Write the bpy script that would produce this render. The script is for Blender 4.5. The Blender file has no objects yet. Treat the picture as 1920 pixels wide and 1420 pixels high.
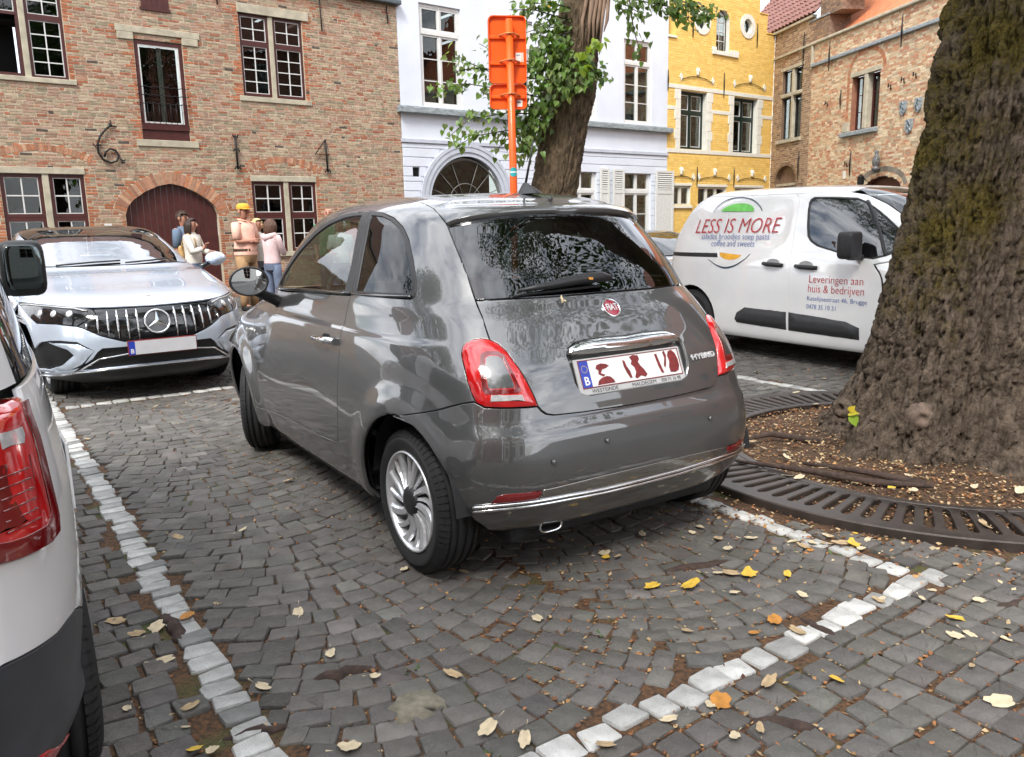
import bpy, bmesh, math, random
import numpy as np
from mathutils import Vector, Matrix
from mathutils.geometry import delaunay_2d_cdt
SC = bpy.context.scene
COL = SC.collection
rnd = random.Random(7)
rg = np.random.default_rng(7)

# ------------------------------------------------------------------ camera
F_PX, PITCH, ROLL, CAM_H = 1511.12, 0.188893, 0.0206694, 1.37396
_f = np.array([0, math.cos(PITCH), -math.sin(PITCH)]); _r = np.array([1., 0, 0]); _d = np.cross(_f, _r)
CR = math.cos(ROLL) * _r + math.sin(ROLL) * _d
CD = -math.sin(ROLL) * _r + math.cos(ROLL) * _d
CAMP = np.array([0, 0, CAM_H])
cam = bpy.data.cameras.new('camera'); camo = bpy.data.objects.new('camera', cam); COL.objects.link(camo)
cam.sensor_width = 36; cam.lens = F_PX / 1920 * 36; cam.clip_start = 0.05; cam.clip_end = 500
mw = Matrix.Identity(4)
for i in range(3):
    mw[i][0], mw[i][1], mw[i][2] = CR[i], -CD[i], -_f[i]
mw[2][3] = CAM_H
camo.matrix_world = mw
SC.camera = camo
def to_px(P):
    """pixel (1920 wide) and depth of world points: used only to rank which pieces show largest"""
    q = (np.asarray(P, float) - CAMP) @ np.stack([CR, CD, _f]).T
    return 960 + F_PX * q[..., 0] / q[..., 2], 710 + F_PX * q[..., 1] / q[..., 2], q[..., 2]

# ------------------------------------------------------------------ sky, sun, exposure
SUN_EL, SUN_AZ = math.radians(48), math.radians(197)      # azimuth from +Y towards +X
w = bpy.data.worlds.new('World'); SC.world = w; w.use_nodes = True
nt = w.node_tree; nt.nodes.clear()
def wn(t, **k):
    n = nt.nodes.new(t)
    for a, b in k.items(): setattr(n, a, b)
    return n
sky = wn('ShaderNodeTexSky', sky_type='NISHITA', sun_disc=False, sun_elevation=SUN_EL, sun_rotation=SUN_AZ, air_density=1.0, dust_density=1.5)
tc = wn('ShaderNodeTexCoord')
mp = wn('ShaderNodeMapping'); mp.inputs['Scale'].default_value = (1, 1, 2.2)
nz = wn('ShaderNodeTexNoise'); nz.inputs['Scale'].default_value = 2.6; nz.inputs['Detail'].default_value = 7; nz.inputs['Roughness'].default_value = .58; nz.inputs['Distortion'].default_value = .3
rp = wn('ShaderNodeValToRGB'); rp.color_ramp.elements[0].position = .31; rp.color_ramp.elements[1].position = .51
nz2 = wn('ShaderNodeTexNoise'); nz2.inputs['Scale'].default_value = 4.5; nz2.inputs['Detail'].default_value = 5
rp2 = wn('ShaderNodeValToRGB'); rp2.color_ramp.elements[0].position = .3; rp2.color_ramp.elements[1].position = .7
rp2.color_ramp.elements[0].color = (7.0, 7.5, 8.4, 1); rp2.color_ramp.elements[1].color = (15.0, 15.2, 15.6, 1)
mx = wn('ShaderNodeMix', data_type='RGBA')
bg = wn('ShaderNodeBackground'); bg.inputs['Strength'].default_value = .10
out = wn('ShaderNodeOutputWorld')
L = nt.links.new
L(tc.outputs['Generated'], mp.inputs['Vector']); L(mp.outputs[0], nz.inputs['Vector']); L(mp.outputs[0], nz2.inputs['Vector'])
L(nz.outputs['Fac'], rp.inputs['Fac']); L(nz2.outputs['Fac'], rp2.inputs['Fac'])
L(rp.outputs['Color'], mx.inputs[0]); L(sky.outputs[0], mx.inputs[6]); L(rp2.outputs['Color'], mx.inputs[7])
L(mx.outputs[2], bg.inputs['Color']); L(bg.outputs[0], out.inputs['Surface'])
sun = bpy.data.lights.new('sun', 'SUN'); sun.energy = 1.7; sun.angle = math.radians(16); sun.color = (1, .96, .9)
suno = bpy.data.objects.new('sun', sun); COL.objects.link(suno)
sd = Vector((math.sin(SUN_AZ) * math.cos(SUN_EL), math.cos(SUN_AZ) * math.cos(SUN_EL), math.sin(SUN_EL)))
suno.rotation_euler = sd.to_track_quat('Z', 'Y').to_euler()
vs = SC.view_settings
vs.view_transform = 'Standard'; vs.look = 'None'; vs.exposure = 1.3; vs.gamma = 1; vs.use_curve_mapping = False
SC.cycles.max_bounces = 8; SC.cycles.transparent_max_bounces = 12; SC.cycles.caustics_reflective = False; SC.cycles.caustics_refractive = False
SC.cycles.use_denoising = True

# ------------------------------------------------------------------ helpers: objects
def link(name, me, mat=None, parent=None, loc=None, rot=None, label=None, cat=None, group=None, kind=None):
    o = bpy.data.objects.new(name, me); COL.objects.link(o)
    if me is not None and mat is not None:
        for m in (mat if isinstance(mat, (list, tuple)) else [mat]): me.materials.append(m)
    if parent is not None: o.parent = parent
    if loc is not None: o.location = loc
    if rot is not None: o.rotation_euler = rot
    if label: o['label'] = label
    if cat: o['category'] = cat
    if group: o['group'] = group
    if kind: o['kind'] = kind
    return o
def thing(name, label, cat, loc=(0, 0, 0), rz=0, group=None, kind=None):
    return link(name, None, None, None, loc, (0, 0, rz), label, cat, group, kind)
def copy_tree(o, parent=None):
    c = o.copy(); COL.objects.link(c)
    if parent is not None: c.parent = parent
    for ch in list(o.children): copy_tree(ch, c)
    return c
def mesh(name, V, Fc, smooth=False, mats=None):
    me = bpy.data.meshes.new(name); me.from_pydata([tuple(map(float, v)) for v in V], [], [tuple(map(int, f)) for f in Fc])
    me.shade_smooth() if smooth else me.shade_flat()
    me.update()
    return me
def np_mesh(name, V, Fq, smooth=False, tint=None):
    """fast mesh from arrays; Fq: list of (n,k) index arrays"""
    me = bpy.data.meshes.new(name)
    V = np.asarray(V, np.float32)
    Fq = [np.asarray(q, np.int32) for q in Fq if len(q)]
    loops = np.concatenate([q.ravel() for q in Fq]); tot = np.concatenate([np.full(len(q), q.shape[1], np.int32) for q in Fq])
    st = np.concatenate([[0], np.cumsum(tot)[:-1]]).astype(np.int32)
    me.vertices.add(len(V)); me.vertices.foreach_set('co', V.ravel())
    me.loops.add(len(loops)); me.loops.foreach_set('vertex_index', loops)
    me.polygons.add(len(tot)); me.polygons.foreach_set('loop_start', st); me.polygons.foreach_set('loop_total', tot)
    me.update(calc_edges=True)
    me.shade_smooth() if smooth else me.shade_flat()
    if tint is not None:
        a = me.attributes.new('tint', 'FLOAT_COLOR', 'FACE'); c = np.ones((len(tot), 4), np.float32); c[:, :3] = tint
        a.data.foreach_set('color', c.ravel())
    return me
class MB:
    """collects shapes into one mesh"""
    def __init__(s): s.V = []; s.F = []; s.sm = []; s.mi = []; s.m = 0
    def add(s, V, Fc, smooth=False):
        k = len(s.V); s.V += [tuple(v) for v in V]; s.F += [tuple(i + k for i in f) for f in Fc]
        s.sm += [smooth] * len(Fc); s.mi += [s.m] * len(Fc)
        return s
    def box(s, x0, x1, y0, y1, z0, z1, bev=0):
        if x0 > x1: x0, x1 = x1, x0
        if y0 > y1: y0, y1 = y1, y0
        if z0 > z1: z0, z1 = z1, z0
        if bev:
            b = min(bev, (x1 - x0) * .45, (y1 - y0) * .45, (z1 - z0) * .45)
            bm = bmesh.new(); bmesh.ops.create_cube(bm, size=1)
            for v in bm.verts: v.co = Vector(((x0 + x1) / 2 + v.co.x * (x1 - x0), (y0 + y1) / 2 + v.co.y * (y1 - y0), (z0 + z1) / 2 + v.co.z * (z1 - z0)))
            bmesh.ops.bevel(bm, geom=bm.edges[:], offset=b, segments=2, affect='EDGES', profile=.5)
            bm.verts.index_update()
            s.add([v.co[:] for v in bm.verts], [[v.index for v in f.verts] for f in bm.faces]); bm.free()
            return s
        V = [(x, y, z) for z in (z0, z1) for y in (y0, y1) for x in (x0, x1)]
        return s.add(V, [(0, 2, 3, 1), (4, 5, 7, 6), (0, 1, 5, 4), (2, 6, 7, 3), (0, 4, 6, 2), (1, 3, 7, 5)])
    def tube(s, P, r, n=8, cap=True, closed=False):
        P = [Vector(p) for p in P]; R = r if isinstance(r, (list, tuple)) else [r] * len(P)
        V = []; up = None
        for i, p in enumerate(P):
            t = ((P[(i + 1) % len(P)] if (closed or i + 1 < len(P)) else p) - (P[i - 1] if (closed or i) else p)).normalized()
            if up is None: up = Vector((0, 0, 1)) if abs(t.z) < .9 else Vector((1, 0, 0))
            a = t.cross(up)
            if a.length < 1e-4: a = t.orthogonal()
            a.normalize(); b = t.cross(a).normalized(); up = -b if b.dot(up) < 0 else b
            for k in range(n):
                q = 2 * math.pi * k / n
                V.append(p + (a * math.cos(q) + b * math.sin(q)) * R[i])
        Fc = []; m = len(P)
        for i in range(m if closed else m - 1):
            j = (i + 1) % m
            for k in range(n): Fc.append((i * n + k, i * n + (k + 1) % n, j * n + (k + 1) % n, j * n + k))
        s.add(V, Fc, True)
        if cap and not closed:
            k = len(s.V) - len(V)
            s.F += [tuple(k + i for i in range(n))[::-1], tuple(k + (m - 1) * n + i for i in range(n))]; s.sm += [False] * 2; s.mi += [s.m] * 2
        return s
    def lathe(s, prof, n=24, axis='z', c=(0, 0, 0), smooth=True):
        V = []
        for r, h in prof:
            for k in range(n):
                q = 2 * math.pi * k / n; a, b = r * math.cos(q), r * math.sin(q)
                p = {'z': (a, b, h), 'y': (a, h, b), 'x': (h, a, b)}[axis]
                V.append((p[0] + c[0], p[1] + c[1], p[2] + c[2]))
        Fc = [(i * n + k, i * n + (k + 1) % n, (i + 1) * n + (k + 1) % n, (i + 1) * n + k) for i in range(len(prof) - 1) for k in range(n)]
        return s.add(V, Fc, smooth)
    def prism(s, poly, h0, h1, fn=lambda u, v, h: (u, h, v)):
        """extrude a 2d polygon between h0 and h1; fn places it"""
        n = len(poly)
        V = [fn(u, v, h0) for u, v in poly] + [fn(u, v, h1) for u, v in poly]
        return s.add(V, [tuple(range(n))[::-1], tuple(range(n, 2 * n))] + [(i, (i + 1) % n, n + (i + 1) % n, n + i) for i in range(n)])
    def build(s, name, mat, parent=None, fix=True, **k):
        me = bpy.data.meshes.new(name); me.from_pydata([tuple(map(float, v)) for v in s.V], [], s.F)
        me.polygons.foreach_set('use_smooth', s.sm)
        o = link(name, me, mat, parent, **k)
        if any(s.mi): me.polygons.foreach_set('material_index', s.mi)
        if fix:
            bm = bmesh.new(); bm.from_mesh(me); bmesh.ops.recalc_face_normals(bm, faces=bm.faces[:]); bm.to_mesh(me); bm.free()
        me.update()
        return o
def sst(a, b, x):
    t = np.clip((x - a) / (b - a), 0, 1); return t * t * (3 - 2 * t)

# ------------------------------------------------------------------ materials
def nodes_mat(name):
    m = bpy.data.materials.new(name); m.use_nodes = True
    t = m.node_tree; b = t.nodes['Principled BSDF']
    return m, t, b
def M(name, col, rough=.6, metal=0, var=.18, scale=12, bump=0, bscale=60, coat=0, spec=.5, tint=False, col2=None, detail=6, stretch=None, rvar=0, trans=0):
    m, t, b = nodes_mat(name)
    N = t.nodes.new; K = t.links.new
    tc = N('ShaderNodeTexCoord'); vec = tc.outputs['Object']
    if stretch:
        mpn = N('ShaderNodeMapping'); mpn.inputs['Scale'].default_value = stretch; K(vec, mpn.inputs['Vector']); vec = mpn.outputs[0]
    nz = N('ShaderNodeTexNoise'); nz.inputs['Scale'].default_value = scale; nz.inputs['Detail'].default_value = detail; K(vec, nz.inputs['Vector'])
    mix = N('ShaderNodeMix'); mix.data_type = 'RGBA'
    rp = N('ShaderNodeMapRange'); rp.inputs[1].default_value = .3; rp.inputs[2].default_value = .7; K(nz.outputs['Fac'], rp.inputs[0])
    K(rp.outputs[0], mix.inputs[0])
    if tint:
        at = N('ShaderNodeAttribute'); at.attribute_name = 'tint'
        lo = N('ShaderNodeVectorMath'); lo.operation = 'SCALE'; lo.inputs[3].default_value = 1 - var; K(at.outputs['Vector'], lo.inputs[0])
        hi = N('ShaderNodeVectorMath'); hi.operation = 'SCALE'; hi.inputs[3].default_value = 1 + var; K(at.outputs['Vector'], hi.inputs[0])
        K(lo.outputs[0], mix.inputs[6]); K(hi.outputs[0], mix.inputs[7])
    else:
        c2 = col2 or [min(1, c * (1 + var)) for c in col]; c1 = col if col2 else [c * (1 - var) for c in col]
        mix.inputs[6].default_value = (*c1, 1); mix.inputs[7].default_value = (*c2, 1)
    K(mix.outputs[2], b.inputs['Base Color'])
    b.inputs['Roughness'].default_value = rough; b.inputs['Metallic'].default_value = metal
    b.inputs['Specular IOR Level'].default_value = spec
    if coat: b.inputs['Coat Weight'].default_value = coat; b.inputs['Coat Roughness'].default_value = .03
    if rvar:
        rr = N('ShaderNodeMapRange'); rr.inputs[3].default_value = rough - rvar; rr.inputs[4].default_value = rough + rvar; K(nz.outputs['Fac'], rr.inputs[0]); K(rr.outputs[0], b.inputs['Roughness'])
    if bump:
        n2 = N('ShaderNodeTexNoise'); n2.inputs['Scale'].default_value = bscale; n2.inputs['Detail'].default_value = 8; n2.inputs['Roughness'].default_value = .65; K(vec, n2.inputs['Vector'])
        bp = N('ShaderNodeBump'); bp.inputs['Strength'].default_value = 1; bp.inputs['Distance'].default_value = bump; K(n2.outputs['Fac'], bp.inputs['Height']); K(bp.outputs[0], b.inputs['Normal'])
    if trans: b.inputs['Transmission Weight'].default_value = trans
    return m
def glass(name, tint=(.3, .32, .3), rough=.0, ior=1.5, refl=1.0, gain=1.5):
    """thin pane: fresnel mirror over a tinted see-through sheet"""
    m = bpy.data.materials.new(name); m.use_nodes = True; t = m.node_tree; t.nodes.clear()
    N = t.nodes.new; K = t.links.new
    o = N('ShaderNodeOutputMaterial'); mx = N('ShaderNodeMixShader'); fr = N('ShaderNodeFresnel'); fr.inputs[0].default_value = ior
    tr = N('ShaderNodeBsdfTransparent'); tr.inputs[0].default_value = (*tint, 1)
    gl = N('ShaderNodeBsdfGlossy'); gl.inputs[1].default_value = rough; gl.inputs[0].default_value = (.97 * refl, .98 * refl, refl, 1)
    # faint uneven surface so reflections are not perfectly straight
    tcn = N('ShaderNodeTexCoord'); nz = N('ShaderNodeTexNoise'); nz.inputs['Scale'].default_value = 2.5; K(tcn.outputs['Object'], nz.inputs['Vector'])
    bp = N('ShaderNodeBump'); bp.inputs['Strength'].default_value = .25; bp.inputs['Distance'].default_value = .01; K(nz.outputs['Fac'], bp.inputs['Height']); K(bp.outputs[0], gl.inputs['Normal'])
    ml = N('ShaderNodeMath'); ml.operation = 'MULTIPLY_ADD'; ml.use_clamp = True; ml.inputs[1].default_value = gain; ml.inputs[2].default_value = .015; K(fr.outputs[0], ml.inputs[0])
    K(ml.outputs[0], mx.inputs[0]); K(tr.outputs[0], mx.inputs[1]); K(gl.outputs[0], mx.inputs[2]); K(mx.outputs[0], o.inputs[0])
    return m
# ------------------------------------------------------------------ ground
EA = np.array([.8243, .5662]); EB = np.array([-.5662, .8243])        # across / along the parking bays
def AB(a, b): return np.asarray(a)[..., None] * EA + np.asarray(b)[..., None] * EB
GRATE = (2.46, 4.66); GRATE2 = (.12, 9.25)
def ground_mat():
    m, t, b = nodes_mat('joint_dirt'); N = t.nodes.new; K = t.links.new
    tc = N('ShaderNodeTexCoord')
    def noise(s, d=6):
        n = N('ShaderNodeTexNoise'); n.inputs['Scale'].default_value = s; n.inputs['Detail'].default_value = d; K(tc.outputs['Object'], n.inputs['Vector']); return n
    n1, n2, n3 = noise(70), noise(3.2), noise(160, 3)
    def mixc(fac, a, c, lo, hi):
        r = N('ShaderNodeMapRange'); r.inputs[1].default_value = lo; r.inputs[2].default_value = hi; K(fac, r.inputs[0])
        x = N('ShaderNodeMix'); x.data_type = 'RGBA'; K(r.outputs[0], x.inputs[0])
        for s, v in ((6, a), (7, c)):
            if isinstance(v, tuple): x.inputs[s].default_value = (*v, 1)
            else: K(v, x.inputs[s])
        return x.outputs[2]
    c = mixc(n1.outputs['Fac'], (.034, .022, .014), (.15, .072, .03), .33, .70)
    moss = mixc(n3.outputs['Fac'], (.035, .04, .012), (.09, .10, .03), .3, .7)
    c = mixc(n2.outputs['Fac'], c, moss, .54, .66)
    K(c, b.inputs['Base Color']); b.inputs['Roughness'].default_value = .95
    bp = N('ShaderNodeBump'); bp.inputs['Distance'].default_value = .01; K(n1.outputs['Fac'], bp.inputs['Height']); K(bp.outputs[0], b.inputs['Normal'])
    return m
M_DIRT = ground_mat()
def stone_mat(name, var, speck, bump):
    m = M(name, (.1, .1, .1), rough=.82, var=var, scale=9, bump=bump, bscale=55, tint=True, spec=.35)
    t = m.node_tree; b = t.nodes['Principled BSDF']; N = t.nodes.new; K = t.links.new
    src = b.inputs['Base Color'].links[0].from_socket
    tc = N('ShaderNodeTexCoord'); n = N('ShaderNodeTexNoise'); n.inputs['Scale'].default_value = 190; n.inputs['Detail'].default_value = 3; K(tc.outputs['Object'], n.inputs['Vector'])
    r = N('ShaderNodeMapRange'); r.inputs[1].default_value = .62; r.inputs[2].default_value = .75; K(n.outputs['Fac'], r.inputs[0])
    x = N('ShaderNodeMix'); x.data_type = 'RGBA'; K(r.outputs[0], x.inputs[0]); K(src, x.inputs[6]); x.inputs[7].default_value = (*speck, 1)
    # worn light chips and dark stains
    n4 = N('ShaderNodeTexNoise'); n4.inputs['Scale'].default_value = 14; n4.inputs['Detail'].default_value = 8; n4.inputs['Roughness'].default_value = .7; K(tc.outputs['Object'], n4.inputs['Vector'])
    r4 = N('ShaderNodeMapRange'); r4.inputs[1].default_value = .70; r4.inputs[2].default_value = .78; K(n4.outputs['Fac'], r4.inputs[0])
    x4 = N('ShaderNodeMix'); x4.data_type = 'RGBA'; K(r4.outputs[0], x4.inputs[0]); K(x.outputs[2], x4.inputs[6]); x4.inputs[7].default_value = tuple(min(.6, c * 1.8) for c in speck) + (1,)
    K(x4.outputs[2], b.inputs['Base Color'])
    return m
M_SETT = stone_mat('bluestone_sett', .26, (.20, .195, .185), .009)
M_WHITE = stone_mat('white_marble_sett', .30, (.22, .21, .19), .007)
def paving_mat():
    m, t, b = nodes_mat('far_cobbles'); N = t.nodes.new; K = t.links.new
    tc = N('ShaderNodeTexCoord'); br = N('ShaderNodeTexBrick'); br.inputs['Scale'].default_value = 4.5; br.inputs['Color1'].default_value = (.085, .083, .08, 1); br.inputs['Color2'].default_value = (.055, .054, .052, 1); br.inputs['Mortar'].default_value = (.05, .042, .03, 1); br.inputs['Mortar Size'].default_value = .03
    K(tc.outputs['Object'], br.inputs['Vector']); K(br.outputs['Color'], b.inputs['Base Color']); b.inputs['Roughness'].default_value = .85
    bp = N('ShaderNodeBump'); bp.inputs['Distance'].default_value = .01; bp.invert = True; K(br.outputs['Fac'], bp.inputs['Height']); K(bp.outputs[0], b.inputs['Normal'])
    return m
g = MB()
for a0, a1, b0, b1 in ((-60, -10.02, -60, 60), (14.1, 60, -60, 60), (-10.02, 14.1, -60, -1.26), (-10.02, 14.1, 19.45, 60)):
    g.add([(*AB(np.array(a), np.array(b)), -.004) for a, b in ((a0, b0), (a1, b0), (a1, b1), (a0, b1))], [(0, 1, 2, 3)])
g.build('square_paving', paving_mat(), kind='structure')
g = MB(); n = 40
for i in range(-n, n):
    for j in range(-n, n):
        s = 6
        g.add([(i * s, j * s, -.0105), (i * s + s, j * s, -.0105), (i * s + s, j * s + s, -.0105), (i * s, j * s + s, -.0105)], [(0, 1, 2, 3)])
GROUND = g.build('ground', M_DIRT, kind='structure')
PAVE = link('cobbled_pavement', None, kind='structure')

def sett_arrays(c, ang, hx, hy, z, rg, fine=True):
    """arrays of roughly hewn stones: rounded outline, domed uneven top"""
    n = len(c)
    k = .17
    base = np.array([(-1, -1 + k), (-1 + k, -1), (1 - k, -1), (1, -1 + k), (1, 1 - k), (1 - k, 1), (-1 + k, 1), (-1, 1 - k)], float)
    P = base[None] * np.stack([hx, hy], 1)[:, None]
    cj = rg.normal(0, 1, (n, 4, 2)) * np.stack([hx, hy], 1)[:, None] * .07
    P = P + np.repeat(cj, 2, axis=1)[:, [7, 0, 1, 2, 3, 4, 5, 6]][:, [1, 2, 3, 4, 5, 6, 7, 0]] + rg.normal(0, .0018, (n, 8, 2))
    tilt = rg.normal(0, .016, (n, 2))
    zz = lambda q, d: z[:, None] + (q * tilt[:, None]).sum(2) + d + rg.normal(0, .0016, q.shape[:2])
    ca, sa = np.cos(ang)[:, None], np.sin(ang)[:, None]
    def world(q, zc):
        return np.stack([c[:, None, 0] + ca * q[..., 0] - sa * q[..., 1], c[:, None, 1] + sa * q[..., 0] + ca * q[..., 1], zc], -1)
    rings = [world(P * 1.03, np.full(P.shape[:2], -.03)), world(P, zz(P, -.0065)), world(P * .94, zz(P, -.001))]
    if fine: rings.append(world(P * .55, zz(P, .0006)))
    cen = world(np.zeros((n, 1, 2)), (z + rg.normal(0, .002, n) + .0012)[:, None])
    V = np.concatenate(rings + [cen], 1); nv = V.shape[1]
    q = []; m = len(rings)
    for r in range(m - 1):
        for i in range(8): q.append((r * 8 + i, r * 8 + (i + 1) % 8, r * 8 + 8 + (i + 1) % 8, r * 8 + 8 + i))
    t = [((m - 1) * 8 + i, (m - 1) * 8 + (i + 1) % 8, m * 8) for i in range(8)]
    return V, np.array(q), np.array(t)
# stone positions: arched courses in the bays, straight courses outside
cs = []
P_ = .098
for b in np.arange(-1.2, 19.5, P_):                                   # straight courses
    off = rnd.uniform(0, .1); a = -10 + off
    while a < 14:
        wd = rnd.uniform(.086, .128)
        inbay = 1.46 < b < 7.3 and .46 < a + wd / 2 < 2.98
        if not inbay: cs.append((a + wd / 2, b + rnd.gauss(0, .004), rnd.gauss(0, .03), wd / 2 - .0045, P_ / 2 - .0045))
        a += wd
HW = .63
for k in (0, 1):                                                      # arched courses in the bay
    a0 = .60 + HW + k * 2 * HW - .10
    for j in range(-6, 60):
        b0 = 1.42 + j * P_; t = -HW - .02 + rnd.uniform(0, .05)
        while t < HW:
            wd = rnd.uniform(.086, .125)
            u = t + wd / 2; bb = b0 + .30 * (u / HW) ** 2 - .05 * k
            sl = math.atan(.60 * u / HW ** 2 * 1.0)
            a = a0 + u
            if .57 < a < 2.91 and 1.555 < bb < 7.23 and u < HW:
                cs.append((a, bb, sl * .8 + rnd.gauss(0, .03), wd / 2 * (1 + .12 * abs(math.sin(sl))) - .0045, P_ / 2 * math.cos(sl) - .001))
            t += wd * math.cos(sl) if sl < .8 else wd * .75
cs = np.array(cs)
xy = AB(cs[:, 0], cs[:, 1])
keep = (np.hypot(*(xy - GRATE).T) > 1.63) & (np.hypot(*(xy - GRATE2).T) > 1.1)
# white marked lines take the place of the grey stones
LINES = [('b', .527, 1.72, 8.4, .054, .086), ('a', 1.515, -.2, 3.0, .047, .112), ('b', 2.945, 1.575, 2.98, .047, .105), ('a', 7.26, .62, 2.95, .05, .12), ('b', 5.66, 2.2, 6.2, .055, .11), ('b', 2.945, 6.3, 7.2, .055, .11)]
for ax, c0, lo, hi, hw, _ in LINES:
    A, B = (cs[:, 0], cs[:, 1]) if ax == 'b' else (cs[:, 1], cs[:, 0])
    hi_ = 3 if ax == 'b' else 4; ci = 0 if ax == 'b' else 1
    dA = A - c0; near = (B > lo - .05) & (B < hi + .05)
    keep &= ~(near & (abs(dA) < hw + .018))
    ov = near & keep & (abs(dA) - cs[:, hi_] < hw + .007)          # trimmed where they meet the line
    far_ = abs(dA[ov]) + cs[ov, hi_]; nh = (far_ - hw - .007) / 2
    cs[ov, ci] = c0 + np.sign(dA[ov]) * (hw + .007 + nh); cs[ov, hi_] = nh
    keep &= ~(near & (cs[:, hi_] < .014))
cs = cs[keep]; xy = AB(cs[:, 0], cs[:, 1])
BAYROT = math.atan2(EA[1], EA[0])
dist = np.hypot(xy[:, 0], xy[:, 1])
zst = .006 * np.sin(xy[:, 0] * 2.1 + 1) * np.sin(xy[:, 1] * 1.7) + rg.normal(0, .0018, len(cs))
tint = np.clip(rg.normal(.112, .012, (len(cs), 1)), .06, .18) * (1 + rg.normal(0, .015, (len(cs), 3))) * np.array([1.075, 1.0, .915])
worn = rg.random(len(cs)) < .05; tint[worn] *= 1.35
u_, v_, d_ = to_px(np.c_[xy, np.zeros(len(xy))])
inf = (d_ > .3) & (u_ > -30) & (u_ < 1950) & (v_ < 1450)
inf &= ~((u_ < 190) & (v_ > 700))                                     # behind the parked van
order = np.where(inf)[0][np.argsort(d_[inf])]
single = order[:300]
rest = np.ones(len(cs), bool); rest[single] = False
def emit(idx, fine):
    V, q, t = sett_arrays(xy[idx], cs[idx, 2] + BAYROT, cs[idx, 3], cs[idx, 4], zst[idx], rg, fine)
    return V, q, t
V, q, t = emit(single, True)
for i, s in enumerate(single):
    me = np_mesh('cobble', V[i] - [*xy[s], 0], [q, t], False, np.repeat(tint[s][None], len(q) + len(t), 0))
    link('cobble', me, M_SETT, PAVE, loc=(*xy[s], 0))
def stuff_setts(idx, fine, name, label=None):
    V, q, t = emit(idx, fine); n, nv = V.shape[:2]
    o = (np.arange(n) * nv)[:, None, None]
    Q = (q[None] + o).reshape(-1, 4); T = (t[None] + o).reshape(-1, 3)
    tt = np.concatenate([np.repeat(tint[idx], len(q), 0), np.repeat(tint[idx], len(t), 0)])
    me = np_mesh(name, V.reshape(-1, 3), [Q, T], False, tt)
    link(name, me, M_SETT, PAVE, kind='stuff')
stuff_setts(np.where(rest)[0], False, 'cobbles')
for ax, c0, lo, hi, hw, pt in LINES:
    s = lo
    while s < hi:
        ln = pt * rnd.uniform(.85, 1.15); mid = s + ln / 2
        c1 = c0 + rnd.gauss(0, .008)
        a, b = (c1, mid) if ax == 'b' else (mid, c1)
        p = AB(a, b); hx, hy = (hw, ln / 2 - .005) if ax == 'b' else (ln / 2 - .005, hw)
        s += ln
        if math.hypot(*(p - GRATE)) < 1.60: continue
        V, q, t = sett_arrays(p[None], np.array([BAYROT + rnd.gauss(0, .04)]), np.array([hx * (rnd.uniform(.9, 1.06) if ax == 'b' else 1)]), np.array([hy * (rnd.uniform(.9, 1.06) if ax == 'a' else 1)]), np.array([.0015 + rnd.gauss(0, .0025)]), rg)
        k = rnd.uniform(.36, .56) * (.55 if rnd.random() < .15 else 1)
        me = np_mesh('white_sett', V[0] - [*p, 0], [q, t], False, np.repeat(np.array([[k, k * .99, k * .95]]), len(q) + len(t), 0))
        link('white_sett', me, M_WHITE, PAVE, loc=(*p, 0))
# roots that lift the paving
M_ROOT = M('root_bark', (.055, .034, .026), rough=.9, var=.4, scale=30, bump=.012, bscale=45)
def root(P, r, label):
    r *= .62
    mb = MB(); m = len(P); pts = [Vector(P[0]).lerp(Vector(P[1]), i / 9) + Vector((rnd.gauss(0, .006), rnd.gauss(0, .006), 0)) for i in range(10)]
    mb.tube([(p.x, p.y, -.02 + r * .35 * math.sin(math.pi * i / 9)) for i, p in enumerate(pts)], [r * (.35 + .65 * math.sin(math.pi * (i + .4) / 10)) for i in range(10)], 8)
    r_o = mb.build('tree_root', M_ROOT, label=label, cat='root', group='roots lifting the cobbles')
root([(-1.32, 2.80, 0), (-1.12, 2.50, 0)], .045, 'brown root bulging beside the left white sett line')
root([(-.66, 2.28, 0), (-.44, 2.36, 0)], .045, 'brown root lifting cobbles left of the bare sandy patch')
root([(.64, 2.03, 0), (.84, 2.0, 0)], .04, 'brown root between cobbles below the white line corner, nearest the camera')
root([(1.08, 2.44, 0), (1.0, 2.62, 0)], .035, 'short brown root between cobbles right of the slanting white line')
root([(1.62, 2.62, 0), (1.9, 2.72, 0)], .04, 'brown root among the clump of fallen leaves at far right')
root([(.55, 3.02, 0), (.95, 3.12, 0)], .04, 'long brown root behind the rear bumper of the grey hatchback')
root([(-.83, 2.0, 0), (-.62, 2.08, 0)], .03, 'thin brown root beside the last white sett bottom left')
sp = MB(); pr = [(math.cos(q) * .065 * rnd.uniform(.6, 1.3) - .30, math.sin(q) * .075 * rnd.uniform(.6, 1.3) + 2.13, 0) for q in np.linspace(0, 2 * math.pi, 18)[:-1]]
sp.add([(-.30, 2.13, .008)] + [(x, y, .004) for x, y, z in pr] + [(x * 1.2 + .06, (y - 2.13) * 1.25 + 2.13, -.02) for x, y, z in pr], [(0, i + 1, (i + 1) % 17 + 1) for i in range(17)] + [(i + 1, 18 + i, 18 + (i + 1) % 17, (i + 1) % 17 + 1) for i in range(17)], True)
sp.build('mortar_patch', M('sandy_mortar', (.20, .18, .135), rough=.95, var=.25, scale=40, bump=.006), label='sandy mortar patch filling a missing cobble near the bottom left', cat='mortar patch')

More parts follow.
